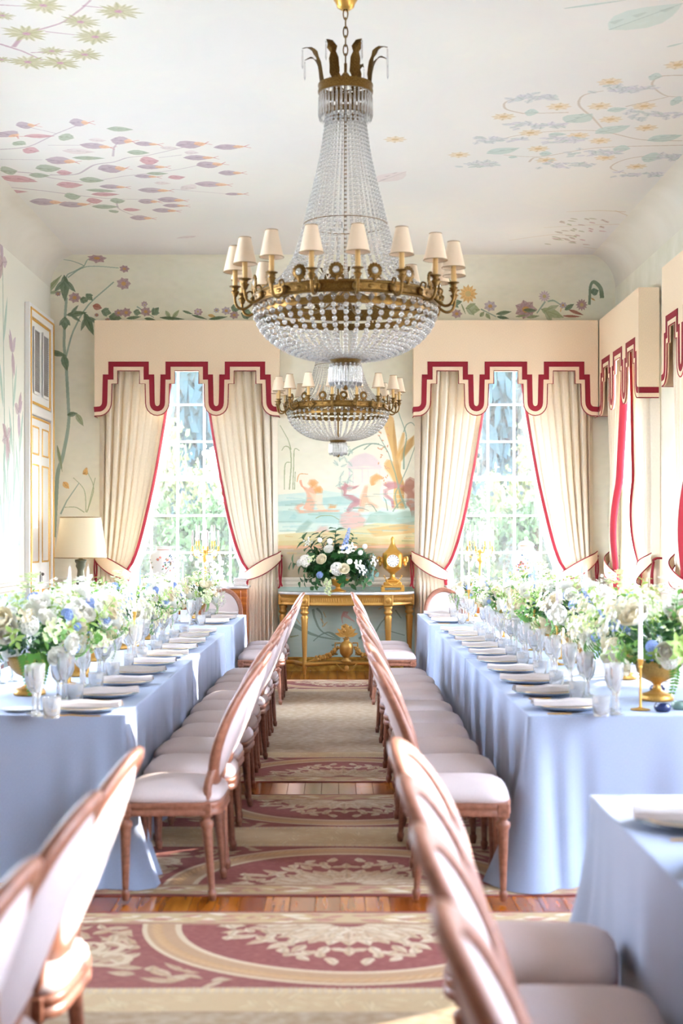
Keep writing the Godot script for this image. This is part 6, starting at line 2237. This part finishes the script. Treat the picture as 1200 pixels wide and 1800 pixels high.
func build_clock() -> void:
	var t := thing("mantel_clock", "gilded urn-shaped mantel clock with round white dial on the console", "clock", CON + Vector3(0.54, 0.946, 0.15), 0.0)
	var b := MB.new()
	b.box(Vector3(0, 0.008, 0), Vector3(0.27, 0.016, 0.2), 0.004)
	for q in [[-0.115, -0.08], [0.115, -0.08], [-0.115, 0.08], [0.115, 0.08]]:
		b.box(Vector3(q[0], 0.03, q[1]), Vector3(0.04, 0.035, 0.04), 0.004)
	b.box(Vector3(0, 0.06, 0), Vector3(0.26, 0.03, 0.19), 0.006)
	b.box(Vector3(0, 0.09, 0), Vector3(0.21, 0.04, 0.15), 0.01)
	b.box(Vector3(0, 0.122, 0), Vector3(0.17, 0.028, 0.13), 0.01)
	for s in [-1.0, 1.0]:
		for k in 10:
			b.ball(Vector3(s * (0.01 + 0.01 * k), 0.078 + 0.00016 * k * k * 8, 0.098), Vector3(0.01, 0.01, 0.008), 6, 4)
	part("plinth", b.mesh(), M.gold, t)
	b = MB.new()
	b.lathe(prof([0.0, 0.13, 0.055, 0.133, 0.06, 0.145, 0.035, 0.16, 0.026, 0.19, 0.034, 0.215, 0.052, 0.22, 0.05, 0.228, 0.075, 0.24, 0.11, 0.275, 0.122, 0.33, 0.124, 0.4, 0.115, 0.445, 0.09, 0.46, 0.085, 0.47, 0.06, 0.49, 0.045, 0.52, 0.03, 0.545, 0.022, 0.56, 0.026, 0.568, 0.016, 0.578, 0.022, 0.6, 0.02, 0.62, 0.008, 0.637, 0.0, 0.64]), 32, 16, 0.03)
	b.box(Vector3(0, 0.358, 0.05), Vector3(0.185, 0.185, 0.14), 0.02)
	part("urn_case", b.mesh(), M.gold, t)
	for s in [-1.0, 1.0]:   # rams' heads at the sides
		b = MB.new()
		b.ball(Vector3(s * 0.13, 0.36, 0.02), Vector3(0.03, 0.036, 0.036), 10, 6)
		b.tube(smooth(pv([s * 0.13, 0.39, 0.02, s * 0.165, 0.4, 0.02, s * 0.172, 0.36, 0.02, s * 0.15, 0.34, 0.03, s * 0.145, 0.36, 0.04])), 0.011, 7)
		b.ball(Vector3(s * 0.145, 0.32, 0.035), Vector3(0.02, 0.028, 0.022), 8, 5)
		part("ram_head", b.mesh(), M.gold, t)
	var face := Transform3D(Basis(Vector3.RIGHT, PI / 2), Vector3(0, 0.358, 0.12))
	b = MB.new()
	b.at(face).lathe(prof([0.0, 0.004, 0.073, 0.004, 0.073, 0.004, 0.074, -0.006]), 36)
	b = MB.new()
	b.at(face).lathe(prof([0.074, -0.01, 0.074, 0.008, 0.0, 0.01]), 36)
	var dial := part("dial", b.mesh(), M.china, t)
	b = MB.new()
	b.at(face).tube(_circle(0.076, 0.01, 40), 0.006, 6, true)
	part("bezel", b.mesh(), M.gold, t)
	b = MB.new()
	for k in 12:
		var a := TAU * k / 12
		b.at(Transform3D(Basis(Vector3.BACK, a), Vector3(0, 0.358, 0.1315))).box(Vector3(0, 0.056, 0), Vector3(0.006, 0.02, 0.001))
	part("hour_marks", b.mesh(), M.steel, dial)
	for q in [[2.05, 0.034, 0.004], [3.9, 0.05, 0.003]]:
		b = MB.new()
		b.at(Transform3D(Basis(Vector3.BACK, q[0]), Vector3(0, 0.358, 0.1335))).box(Vector3(0, q[1] / 2, 0), Vector3(q[2], q[1], 0.0015))
		part("hand", b.mesh(), M.steel, dial)

func build_bouquet() -> void:
	# large loose bouquet in a low gilt bowl
	var t := thing("bouquet", "large bouquet of white blooms, blue delphinium and dark leaves on the console", "flowers", CON + Vector3(-0.095, 0.946, 0.28))
	var b := MB.new()
	b.lathe(prof([0, 0, 0.09, 0, 0.095, 0.012, 0.075, 0.02, 0.03, 0.035, 0.028, 0.06, 0.08, 0.085, 0.12, 0.12, 0.125, 0.15, 0.115, 0.15, 0.0, 0.1]), 28)
	part("bowl", b.mesh(), M.gold, t)
	b = MB.new()
	rng.seed = 720
	for k in 560:
		var n := Vector3(rng.randfn() * 1.25, absf(rng.randfn()) * 0.8 - 0.25, rng.randfn()).normalized()
		var at := Vector3(0, 0.27, 0) + n * Vector3(0.42, 0.3, 0.17) * rng.randf_range(0.1, 0.85)
		leaf_blade(b, at, (n + Vector3(rng.randfn(), rng.randfn(), rng.randfn()) * 0.5).normalized(), Vector3(rng.randfn(), rng.randfn() + 1.0, rng.randfn() + 1.0).normalized(), rng.randf_range(0.08, 0.15), rng.randf_range(0.022, 0.04))
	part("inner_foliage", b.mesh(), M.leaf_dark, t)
	# leafy branches
	b = MB.new()
	b.tube(smooth(pv([0, -0.05, 0, 0.0, 0.12, 0.02, 0.03, 0.28, 0.02])), 0.004, 6)
	for k in 15:
		var u := k / 14.0
		var a := k * 2.4
		var o := Vector3(cos(a), 0.3, sin(a)).normalized()
		leaf_blade(b, Vector3(0.03 * u * u, 0.29 * u, 0.02 * u), o, Vector3(-o.x * 0.3, 0.9, -o.z * 0.3 + 0.2).normalized(), 0.1, 0.034)
	var branch := b.mesh()
	for q in [[-0.85, 0.75, 0.1, 1.3], [-1.0, 0.15, 0.1, 1.15], [-0.95, -0.25, 0.3, 0.9], [-0.45, 0.9, 0.0, 1.1], [-0.1, 1.0, 0.1, 1.15], [0.35, 0.85, 0.1, 0.95], [0.75, 0.3, 0.2, 0.8], [0.95, -0.2, 0.5, 0.9], [0.6, -0.35, 0.6, 0.9], [0.1, -0.3, 0.9, 0.7], [0.9, 0.05, 0.5, 0.75], [-0.6, -0.35, 0.6, 0.8]]:
		var n := Vector3(q[0], q[1], q[2]).normalized()
		part("leafy_branch", branch, M.leaf_blue if q[0] > 0.7 else M.leaf_dark, t, along(n, q[3] * 5.0, q[3], Vector3(0, 0.24, 0) + n * Vector3(0.22, 0.16, 0.12)))
	# blooms: kind, place in the bouquet, size, colour
	for q in [["hydrangea", -0.37, 0.36, 0.14, 1.35, "w"], ["hydrangea", -0.01, 0.27, 0.22, 1.50, "w"], ["rose", -0.17, 0.36, 0.18, 1.30, "c"], ["rose", 0.06, 0.26, 0.25, 1.25, "c"], ["bud", -0.20, 0.58, 0.08, 1.60, "w"], ["bud", -0.09, 0.56, 0.08, 1.90, "w"], ["rose", -0.10, 0.47, 0.14, 1.15, "w"], ["filler", -0.29, 0.52, 0.12, 1.30, "w"], ["bud", 0.12, 0.34, 0.22, 1.80, "w"], ["filler", 0.07, 0.42, 0.18, 1.50, "w"], ["filler", 0.13, 0.46, 0.16, 1.20, "w"], ["bud", 0.29, 0.51, 0.12, 1.60, "w"], ["bud", 0.24, 0.44, 0.14, 1.60, "w"], ["filler", 0.35, 0.33, 0.12, 1.10, "w"], ["filler", 0.18, 0.29, 0.20, 1.30, "w"], ["filler", 0.23, 0.24, 0.20, 1.10, "w"], ["filler", -0.09, 0.12, 0.24, 1.10, "g"], ["filler", -0.09, 0.04, 0.25, 1.00, "g"], ["delphinium", 0.06, 0.46, 0.12, 1.30, "b"], ["hydrangea", -0.21, 0.20, 0.22, 0.75, "b"], ["bud", 0.01, 0.45, 0.18, 0.90, "g"], ["bud", -0.08, 0.24, 0.22, 0.90, "g"], ["filler", -0.26, 0.35, 0.16, 1.00, "g"], ["rose", -0.42, 0.33, 0.14, 0.90, "w"]]:
		var mm: Material = {"w": M.petal_white, "c": M.petal_cream, "g": M.petal_green, "b": M.petal_blue}[q[5]]
		var n := Vector3(q[1] * 1.2, q[2] - 0.15, 0.35).normalized()
		if q[0] == "delphinium":
			n = Vector3(0.25, 1.0, 0.0).normalized()
		part({"filler": "small_blossom"}.get(q[0], q[0]), P[q[0]], mm, t, along(n, q[4] * 3.0, q[4], Vector3(q[1], q[2], q[3])))

# ------------------------------------------------------------------ sideboards before the end windows and what stands on them
func build_sideboards() -> void:
	for i in 2:
		var x0: float = [-2.5, 1.26][i]
		var x1: float = [-0.99, 2.72][i]
		var w := x1 - x0
		var t := thing("sideboard", ["wooden sideboard with marble top under the window nearer the lamp", "wooden sideboard with marble top under the window nearer the clock"][i], "sideboard", Vector3((x0 + x1) / 2, 0, -16.39), 0, "sideboards")
		var b := MB.new()
		b.box(Vector3(0, 0.54, 0), Vector3(w - 0.04, 0.9, 0.36), 0.006)
		part("body", b.mesh(), M.cherry, t)
		b = MB.new()
		b.box(Vector3(0, 1.005, 0.005), Vector3(w, 0.026, 0.42), 0.008)
		part("marble_top", b.mesh(), M.white_marble, t)
		for k in 3:
			var dw := (w - 0.16) / 3.0
			var cx := -w / 2 + 0.08 + dw * (k + 0.5)
			b = MB.new()
			b.box(Vector3(cx, 0.9, 0.186), Vector3(dw - 0.02, 0.14, 0.016), 0.005)
			var dr := part("drawer", b.mesh(), M.cherry, t)
			b = MB.new()
			b.ball(Vector3(cx, 0.9, 0.205), Vector3(0.014, 0.014, 0.014), 10, 6)
			part("knob", b.mesh(), M.brass, dr)
			b = MB.new()
			b.box(Vector3(cx, 0.46, 0.186), Vector3(dw - 0.02, 0.66, 0.016), 0.005)
			b.box(Vector3(cx, 0.46, 0.194), Vector3(dw - 0.14, 0.54, 0.012), 0.005)
			var dd := part("cupboard_door", b.mesh(), M.cherry, t)
			b = MB.new()
			b.ball(Vector3(cx + dw / 2 - 0.04, 0.5, 0.205), Vector3(0.01, 0.02, 0.01), 10, 6)
			part("knob", b.mesh(), M.brass, dd)
		for q in [[-1, -1], [1, -1], [-1, 1], [1, 1]]:
			b = MB.new()
			b.lathe(prof([0.0, 0, 0.014, 0, 0.026, 0.07, 0.03, 0.09, 0.0, 0.1]), 12)
			part("foot", b.mesh(), M.cherry, t, Transform3D(Basis.IDENTITY, Vector3(q[0] * (w / 2 - 0.06), 0, q[1] * 0.13)))
	build_vases()
	build_candelabra()
	var b := MB.new()
	rng.seed = 740
	for k in 5:
		b.at(Transform3D(Basis(Vector3.UP, rng.randf_range(-0.15, 0.15)), Vector3(rng.randf_range(-0.006, 0.006), 0.009 + 0.0185 * k, 0))).box(Vector3.ZERO, Vector3(0.15, 0.0175, 0.13), 0.006)
	# five folded cloths, one above the other
	for k in 5:
		b = MB.new()
		b.box(Vector3(0, 0.009, 0), Vector3(0.15 - 0.006 * (k % 3), 0.0178, 0.13), 0.007)
		single("folded_napkin", b.mesh(), M.napkin, "folded grey napkin, %s from the bottom of the pile on the lamp-side sideboard" % ORD[k], "napkin", Vector3(-1.1, 1.0185 + 0.018 * k, -16.35), rng.randf_range(-0.2, 0.2), "pile of folded napkins")

func build_vases() -> void:
	# white porcelain jar painted with flower sprays
	var p := Painter.new(Vector2(0, 0), Vector2(1.0, 0.5), 512.0, Color8(246, 245, 240))
	rng.seed = 750
	for c in [0.16, 0.5, 0.84]:
		for k in 34:
			var at := Vector2(c + rng.randfn() * 0.055, 0.25 + rng.randfn() * 0.07)
			if k % 3 == 0:
				p.daisy(at, rng.randf_range(0.012, 0.024), [Color8(206, 72, 84), Color8(196, 96, 120), Color8(222, 140, 120)][k % 3], 6, Color8(226, 190, 90))
			else:
				p.leaf(at, at + Vector2(0.03, 0).rotated(rng.randf() * TAU), 0.014, [Color8(52, 128, 104), Color8(92, 140, 92), Color8(72, 96, 140)][k % 3], 0.95)
		p.stroke(PackedVector2Array([Vector2(c - 0.05, 0.15), Vector2(c, 0.22), Vector2(c + 0.03, 0.33)]), 0.006, 0.004, Color8(110, 84, 60), 0.9)
	for y in [0.06, 0.44]:
		p.stroke(PackedVector2Array([Vector2(0, y), Vector2(1, y)]), 0.01, 0.01, Color8(190, 104, 90), 0.6)
	var m := mat(Color(1, 1, 1), 0.12)
	m.albedo_texture = p.texture()
	for i in 2:
		var t := thing("porcelain_jar", ["white porcelain jar painted with flowers before the window nearer the lamp", "tall lidded white porcelain jar painted with flowers nearer the clock"][i], "jar", Vector3([-1.98, 2.19][i], 1.0185, -16.38), 0.0 + i * 1.1, "porcelain jars")
		var b := MB.new()
		var rows := []
		for q in [[0.0, 0.0], [0.09, 0.0], [0.096, 0.006], [0.094, 0.03], [0.11, 0.1], [0.14, 0.19], [0.162, 0.27], [0.165, 0.32], [0.15, 0.37], [0.11, 0.4], [0.088, 0.41], [0.086, 0.45], [0.09, 0.455], [0.08, 0.455], [0.0, 0.44]]:
			var r := PackedVector3Array()
			for s in 40:
				var a := -TAU * s / 40
				r.append(Vector3(q[0] * cos(a), q[1], q[0] * sin(a)))
			rows.append(r)
		b.grid(rows, true, false, Vector2(0, 1), Vector2(1, 0))
		for k in b.V.size():   # wrap the painted bands by height
			b.U[k] = Vector2(b.U[k].x, 1.0 - b.V[k].y / 0.47)
		part("body", b.mesh(), m, t)
		if i == 1:
			b = MB.new()
			b.lathe(prof([0.0, 0.45, 0.088, 0.458, 0.092, 0.47, 0.07, 0.5, 0.03, 0.515, 0.014, 0.52, 0.02, 0.535, 0.022, 0.55, 0.01, 0.565, 0.0, 0.567]), 28)
			part("lid", b.mesh(), M.china, t)
			b = MB.new()
			b.tube(_circle(0.0905, 0.462, 32), 0.004, 6, true)
			part("gilt_band", b.mesh(), M.gold, t)

func build_candelabra() -> void:
	var t := thing("candelabra", "gilt and crystal candelabra before the window nearer the lamp", "candelabra", Vector3(-1.50, 1.0185, -16.37), 0, "crystal candelabra")
	var b := MB.new()
	b.lathe(prof([0.0, 0.0, 0.1, 0.0, 0.105, 0.01, 0.075, 0.025, 0.05, 0.03, 0.03, 0.05, 0.018, 0.07, 0.016, 0.2, 0.014, 0.26, 0.026, 0.275, 0.034, 0.31, 0.018, 0.34, 0.014, 0.37, 0.024, 0.385, 0.034, 0.41, 0.012, 0.42, 0.0, 0.42]), 20)
	for k in 8:
		var a := TAU * k / 8
		b.tube(smooth(pv([0.05 * cos(a), 0.03, 0.05 * sin(a), 0.1 * cos(a), 0.035, 0.1 * sin(a), 0.125 * cos(a), 0.012, 0.125 * sin(a), 0.105 * cos(a), 0.006, 0.105 * sin(a)])), 0.007, 6)
	part("stem", b.mesh(), M.gold, t)
	b = MB.new()
	b.tube(smooth(pv([0, 0.36, 0, 0.06, 0.32, 0, 0.12, 0.34, 0, 0.15, 0.4, 0])), 0.006, 7)
	b.lathe(prof([0, 0, 0, 0]), 3)
	b.at(Transform3D(Basis.IDENTITY, Vector3(0.15, 0.4, 0))).lathe(prof([0.0, 0.0, 0.022, 0.004, 0.024, 0.01, 0.01, 0.014, 0.012, 0.03, 0.014, 0.055, 0.0, 0.055]), 14)
	var arm := b.mesh()
	b = MB.new()
	b.lathe(prof([0.0, 0.0, 0.011, 0.0, 0.011, 0.17, 0.005, 0.185, 0.0, 0.186]), 12)
	var candle := b.mesh()
	b = MB.new()
	b.lathe(prof([0.0, -0.085, 0.012, -0.075, 0.022, -0.05, 0.018, -0.02, 0.004, 0.0, 0.0, 0.004]), 12)
	var pear := b.mesh()
	for k in 8:
		var a := TAU * k / 8 + 0.25
		var tier := 0.0 if k % 2 == 0 else 0.06
		var turn := Transform3D(Basis(Vector3.UP, a).scaled(Vector3(0.85 if k % 2 else 1.0, 1, 0.85 if k % 2 else 1.0)), Vector3(0, tier, 0))
		var ar := part("arm", arm, M.gold, t, turn)
		part("candle", candle, M.wax_white, ar, Transform3D(Basis.IDENTITY, Vector3(0.15, 0.455, 0)))
		part("crystal_drop", pear, M.crystal, ar, Transform3D(Basis.IDENTITY, Vector3(0.165, 0.36, 0)))
		part("crystal_drop", pear, M.crystal, ar, Transform3D(Basis.IDENTITY, Vector3(0.1, 0.29, 0)))
	b = MB.new()
	b.lathe(prof([0.0, 0.42, 0.012, 0.43, 0.02, 0.47, 0.01, 0.5, 0.016, 0.53, 0.028, 0.56, 0.01, 0.6, 0.008, 0.66, 0.018, 0.68, 0.012, 0.72, 0.0, 0.76]), 12)
	for k in 10:
		var a := TAU * k / 10
		b.tube(smooth(pv([0.01 * cos(a), 0.6, 0.01 * sin(a), 0.09 * cos(a), 0.62, 0.09 * sin(a), 0.12 * cos(a), 0.53, 0.12 * sin(a)])), 0.004, 5)
	part("crystal_spire", b.mesh(), M.crystal, t)
	copy_of(t, "gilt and crystal candelabra before the window nearer the clock", Vector3(1.66, 1.0185, -16.37), 0.9, "crystal candelabra")

func build_lamp() -> void:
	var b := MB.new()
	var tb := thing("side_table", "small round wooden table holding the corner lamp", "table", Vector3(-2.86, 0, -15.95))
	b.lathe(prof([0.0, 0.66, 0.3, 0.66, 0.32, 0.672, 0.32, 0.688, 0.31, 0.7, 0.0, 0.7]), 36)
	part("table_top", b.mesh(), M.cherry, tb)
	b = MB.new()
	b.lathe(prof([0.03, 0.1, 0.045, 0.14, 0.03, 0.2, 0.05, 0.35, 0.028, 0.5, 0.05, 0.64, 0.08, 0.662]), 20)
	part("pedestal", b.mesh(), M.cherry, tb)
	for k in 3:
		var a := TAU * k / 3 + 0.5
		b = MB.new()
		b.tube(smooth(pv([0.02 * cos(a), 0.16, 0.02 * sin(a), 0.14 * cos(a), 0.12, 0.14 * sin(a), 0.27 * cos(a), 0.018, 0.27 * sin(a)])), 0.018, 8)
		part("leg", b.mesh(), M.cherry, tb)
	var t := thing("table_lamp", "tall lamp with cream drum shade and dark fluted stem in the left corner", "lamp", Vector3(-2.86, 0.701, -15.95))
	b = MB.new()
	b.lathe(prof([0.0, 0.0, 0.1, 0.0, 0.105, 0.015, 0.08, 0.03, 0.06, 0.04, 0.035, 0.06, 0.03, 0.1]), 24)
	part("base", b.mesh(), M.brass, t)
	b = MB.new()
	b.lathe(prof([0.03, 0.1, 0.05, 0.12, 0.045, 0.14, 0.055, 0.16, 0.03, 0.18, 0.05, 0.205, 0.062, 0.25, 0.05, 0.36, 0.036, 0.5, 0.04, 0.52, 0.055, 0.55, 0.05, 0.58, 0.065, 0.6, 0.065, 0.625, 0.03, 0.63, 0.012, 0.64, 0.01, 0.9, 0.0, 0.9]), 28, 14, 0.07)
	part("stem", b.mesh(), M.olive_metal, t)
	b = MB.new()
	b.lathe(prof([0.29, 0.64, 0.292, 0.64, 0.292, 0.64, 0.225, 1.1, 0.225, 1.1, 0.222, 1.1, 0.222, 1.1, 0.288, 0.64, 0.288, 0.64]), 48)
	var sh := part("lamp_shade", b.mesh(), M.lamp_shade, t)
	b = MB.new()
	b.tube(_circle(0.292, 0.645, 48), 0.006, 6, true)
	b.tube(_circle(0.226, 1.097, 48), 0.006, 6, true)
	part("trim", b.mesh(), M.shade_trim, sh)
	b = MB.new()
	b.ball(Vector3(0, 0.9, 0), Vector3(0.03, 0.045, 0.03))
	part("bulb", b.mesh(), M.bulb, t)

# ------------------------------------------------------------------ garden seen through the end windows
func build_garden() -> void:
	var b := MB.new()
	b.box(Vector3(0, -0.55, -45), Vector3(140, 0.5, 55))
	single("lawn", b.mesh(), M.lawn, "sunlit lawn outside the end windows", "lawn", Vector3.ZERO, 0, "", "structure")
	b = MB.new()
	b.box(Vector3(24, -0.56, -4), Vector3(40, 0.5, 27))
	b.box(Vector3(-24, -0.56, -4), Vector3(40, 0.5, 27))
	single("terrace", b.mesh(), M.gravel, "pale gravel terrace outside the side windows", "terrace", Vector3.ZERO, 0, "", "structure")
	rng.seed = 800
	var kinds := []
	for q in [[420, 5200, 0.24], [421, 5200, 0.22], [422, 3000, 0.16], [423, 3000, 0.14]]:
		b = MB.new()
		rng.seed = q[0]
		var lobes := []
		for k in 9:
			lobes.append([Vector3(rng.randfn(), rng.randfn(), rng.randfn()).normalized() * rng.randf_range(0.35, 0.7), rng.randf_range(0.3, 0.5)])
		for k in q[1]:
			var l: Array = lobes[rng.randi() % 9]
			var n := Vector3(rng.randfn(), rng.randfn(), rng.randfn()).normalized()
			var c: Vector3 = l[0] + n * l[1] * pow(rng.randf(), 0.4)
			var u := Vector3(rng.randfn(), rng.randfn(), rng.randfn()).normalized()
			var w := u.cross(n).normalized()
			var s: float = q[2] * rng.randf_range(0.25, 0.5)
			b.quad(c - u * s, c + w * s * 0.5, c + u * s, c - w * s * 0.5)
		kinds.append(b.mesh())
	var list := [
		# kind, x, depth, centre height, radii, material, label
		[0, -8.4, 41, 5.4, Vector3(2.6, 5.2, 2), "blue", "tall dark garden tree at the far left behind the lamp-side window"],
		[1, -4.9, 36, 5.0, Vector3(1.9, 5.0, 1.6), "blue", "tall blue-green tree filling the upper lamp-side window"],
		[0, -2.5, 41, 5.8, Vector3(2.2, 5.8, 1.7), "blue", "dark tree rising behind the lamp-side candelabra"],
		[1, 2.9, 36, 5.2, Vector3(1.9, 5.4, 1.6), "blue", "tall blue-green tree at the left of the clock-side window"],
		[0, 5.4, 41, 5.4, Vector3(2.4, 5.8, 1.7), "blue", "dark tree filling the upper clock-side window"],
		[1, 8.2, 36, 5.4, Vector3(2.4, 5.2, 1.6), "blue", "tall tree at the right beyond the clock-side window"],
		[0, 0.2, 45.5, 5.4, Vector3(3.4, 6.2, 2), "blue", "tree standing between the two end windows"],
		[1, -8.0, 55, 6.4, Vector3(3.4, 6.6, 2), "blue", "hazy tree far beyond the left half of the lamp-side window"],
		[0, -4.0, 62, 7.0, Vector3(3.2, 6.8, 2), "blue", "hazy tree far beyond the right half of the lamp-side window"],
		[1, 4.9, 55, 6.4, Vector3(3.2, 6.8, 2), "blue", "hazy tree far beyond the left half of the clock-side window"],
		[0, 10.0, 62, 7.0, Vector3(3.4, 6.8, 2), "blue", "hazy tree far beyond the right half of the clock-side window"],
		[2, -4.4, 27, 1.7, Vector3(1.2, 1.5, 1.2), "green", "green bush at the left of the lamp-side window"],
		[3, -3.3, 30, 2.3, Vector3(1.1, 1.8, 1.2), "yellow", "yellow-green bush behind the lamp-side porcelain jar"],
		[2, -2.3, 26, 1.5, Vector3(1.0, 1.4, 1.2), "green", "green bush behind the lamp-side candelabra"],
		[3, -1.3, 31, 2.6, Vector3(1.0, 1.9, 1.2), "yellow", "pale bush at the right of the lamp-side window"],
		[2, 2.0, 26, 1.4, Vector3(1.0, 1.3, 1.2), "green", "green bush at the left of the clock-side window"],
		[3, 2.9, 30, 2.2, Vector3(1.1, 1.8, 1.2), "yellow", "yellow bush behind the clock-side candelabra"],
		[2, 3.8, 27, 1.6, Vector3(1.0, 1.4, 1.2), "green", "green bush behind the lidded porcelain jar"],
		[3, 4.9, 31, 2.4, Vector3(1.2, 1.9, 1.2), "yellow", "yellow bush at the right of the clock-side window"],
		[2, -5.8, 29, 1.8, Vector3(1.2, 1.6, 1.2), "green", "outermost green bush beyond the left of the lamp-side window"]]
	for q in list:
		var t := thing("garden_tree" if q[5] == "blue" else "garden_bush", q[6], "tree" if q[5] == "blue" else "bush", Vector3(q[1], -0.3, -q[2]), 0, "garden trees" if q[5] == "blue" else "garden bushes")
		part("crown", kinds[q[0]], M["tree_" + q[5]], t, Transform3D(Basis.from_scale(q[4] * 1.15), Vector3(0, q[3] + 0.3, 0)))
		b = MB.new()
		var h: float = q[3]
		b.tube(smooth(pv([0, -0.2, 0, 0.05, h * 0.4, 0, -0.05, h, 0.05, 0.1, h * 1.25, 0])), [0.2, 0.19, 0.18, 0.17, 0.16, 0.15, 0.14, 0.13, 0.12, 0.1, 0.08, 0.05, 0.03] if q[5] == "blue" else 0.05, 8)
		part("trunk", b.mesh(), M.bark, t)
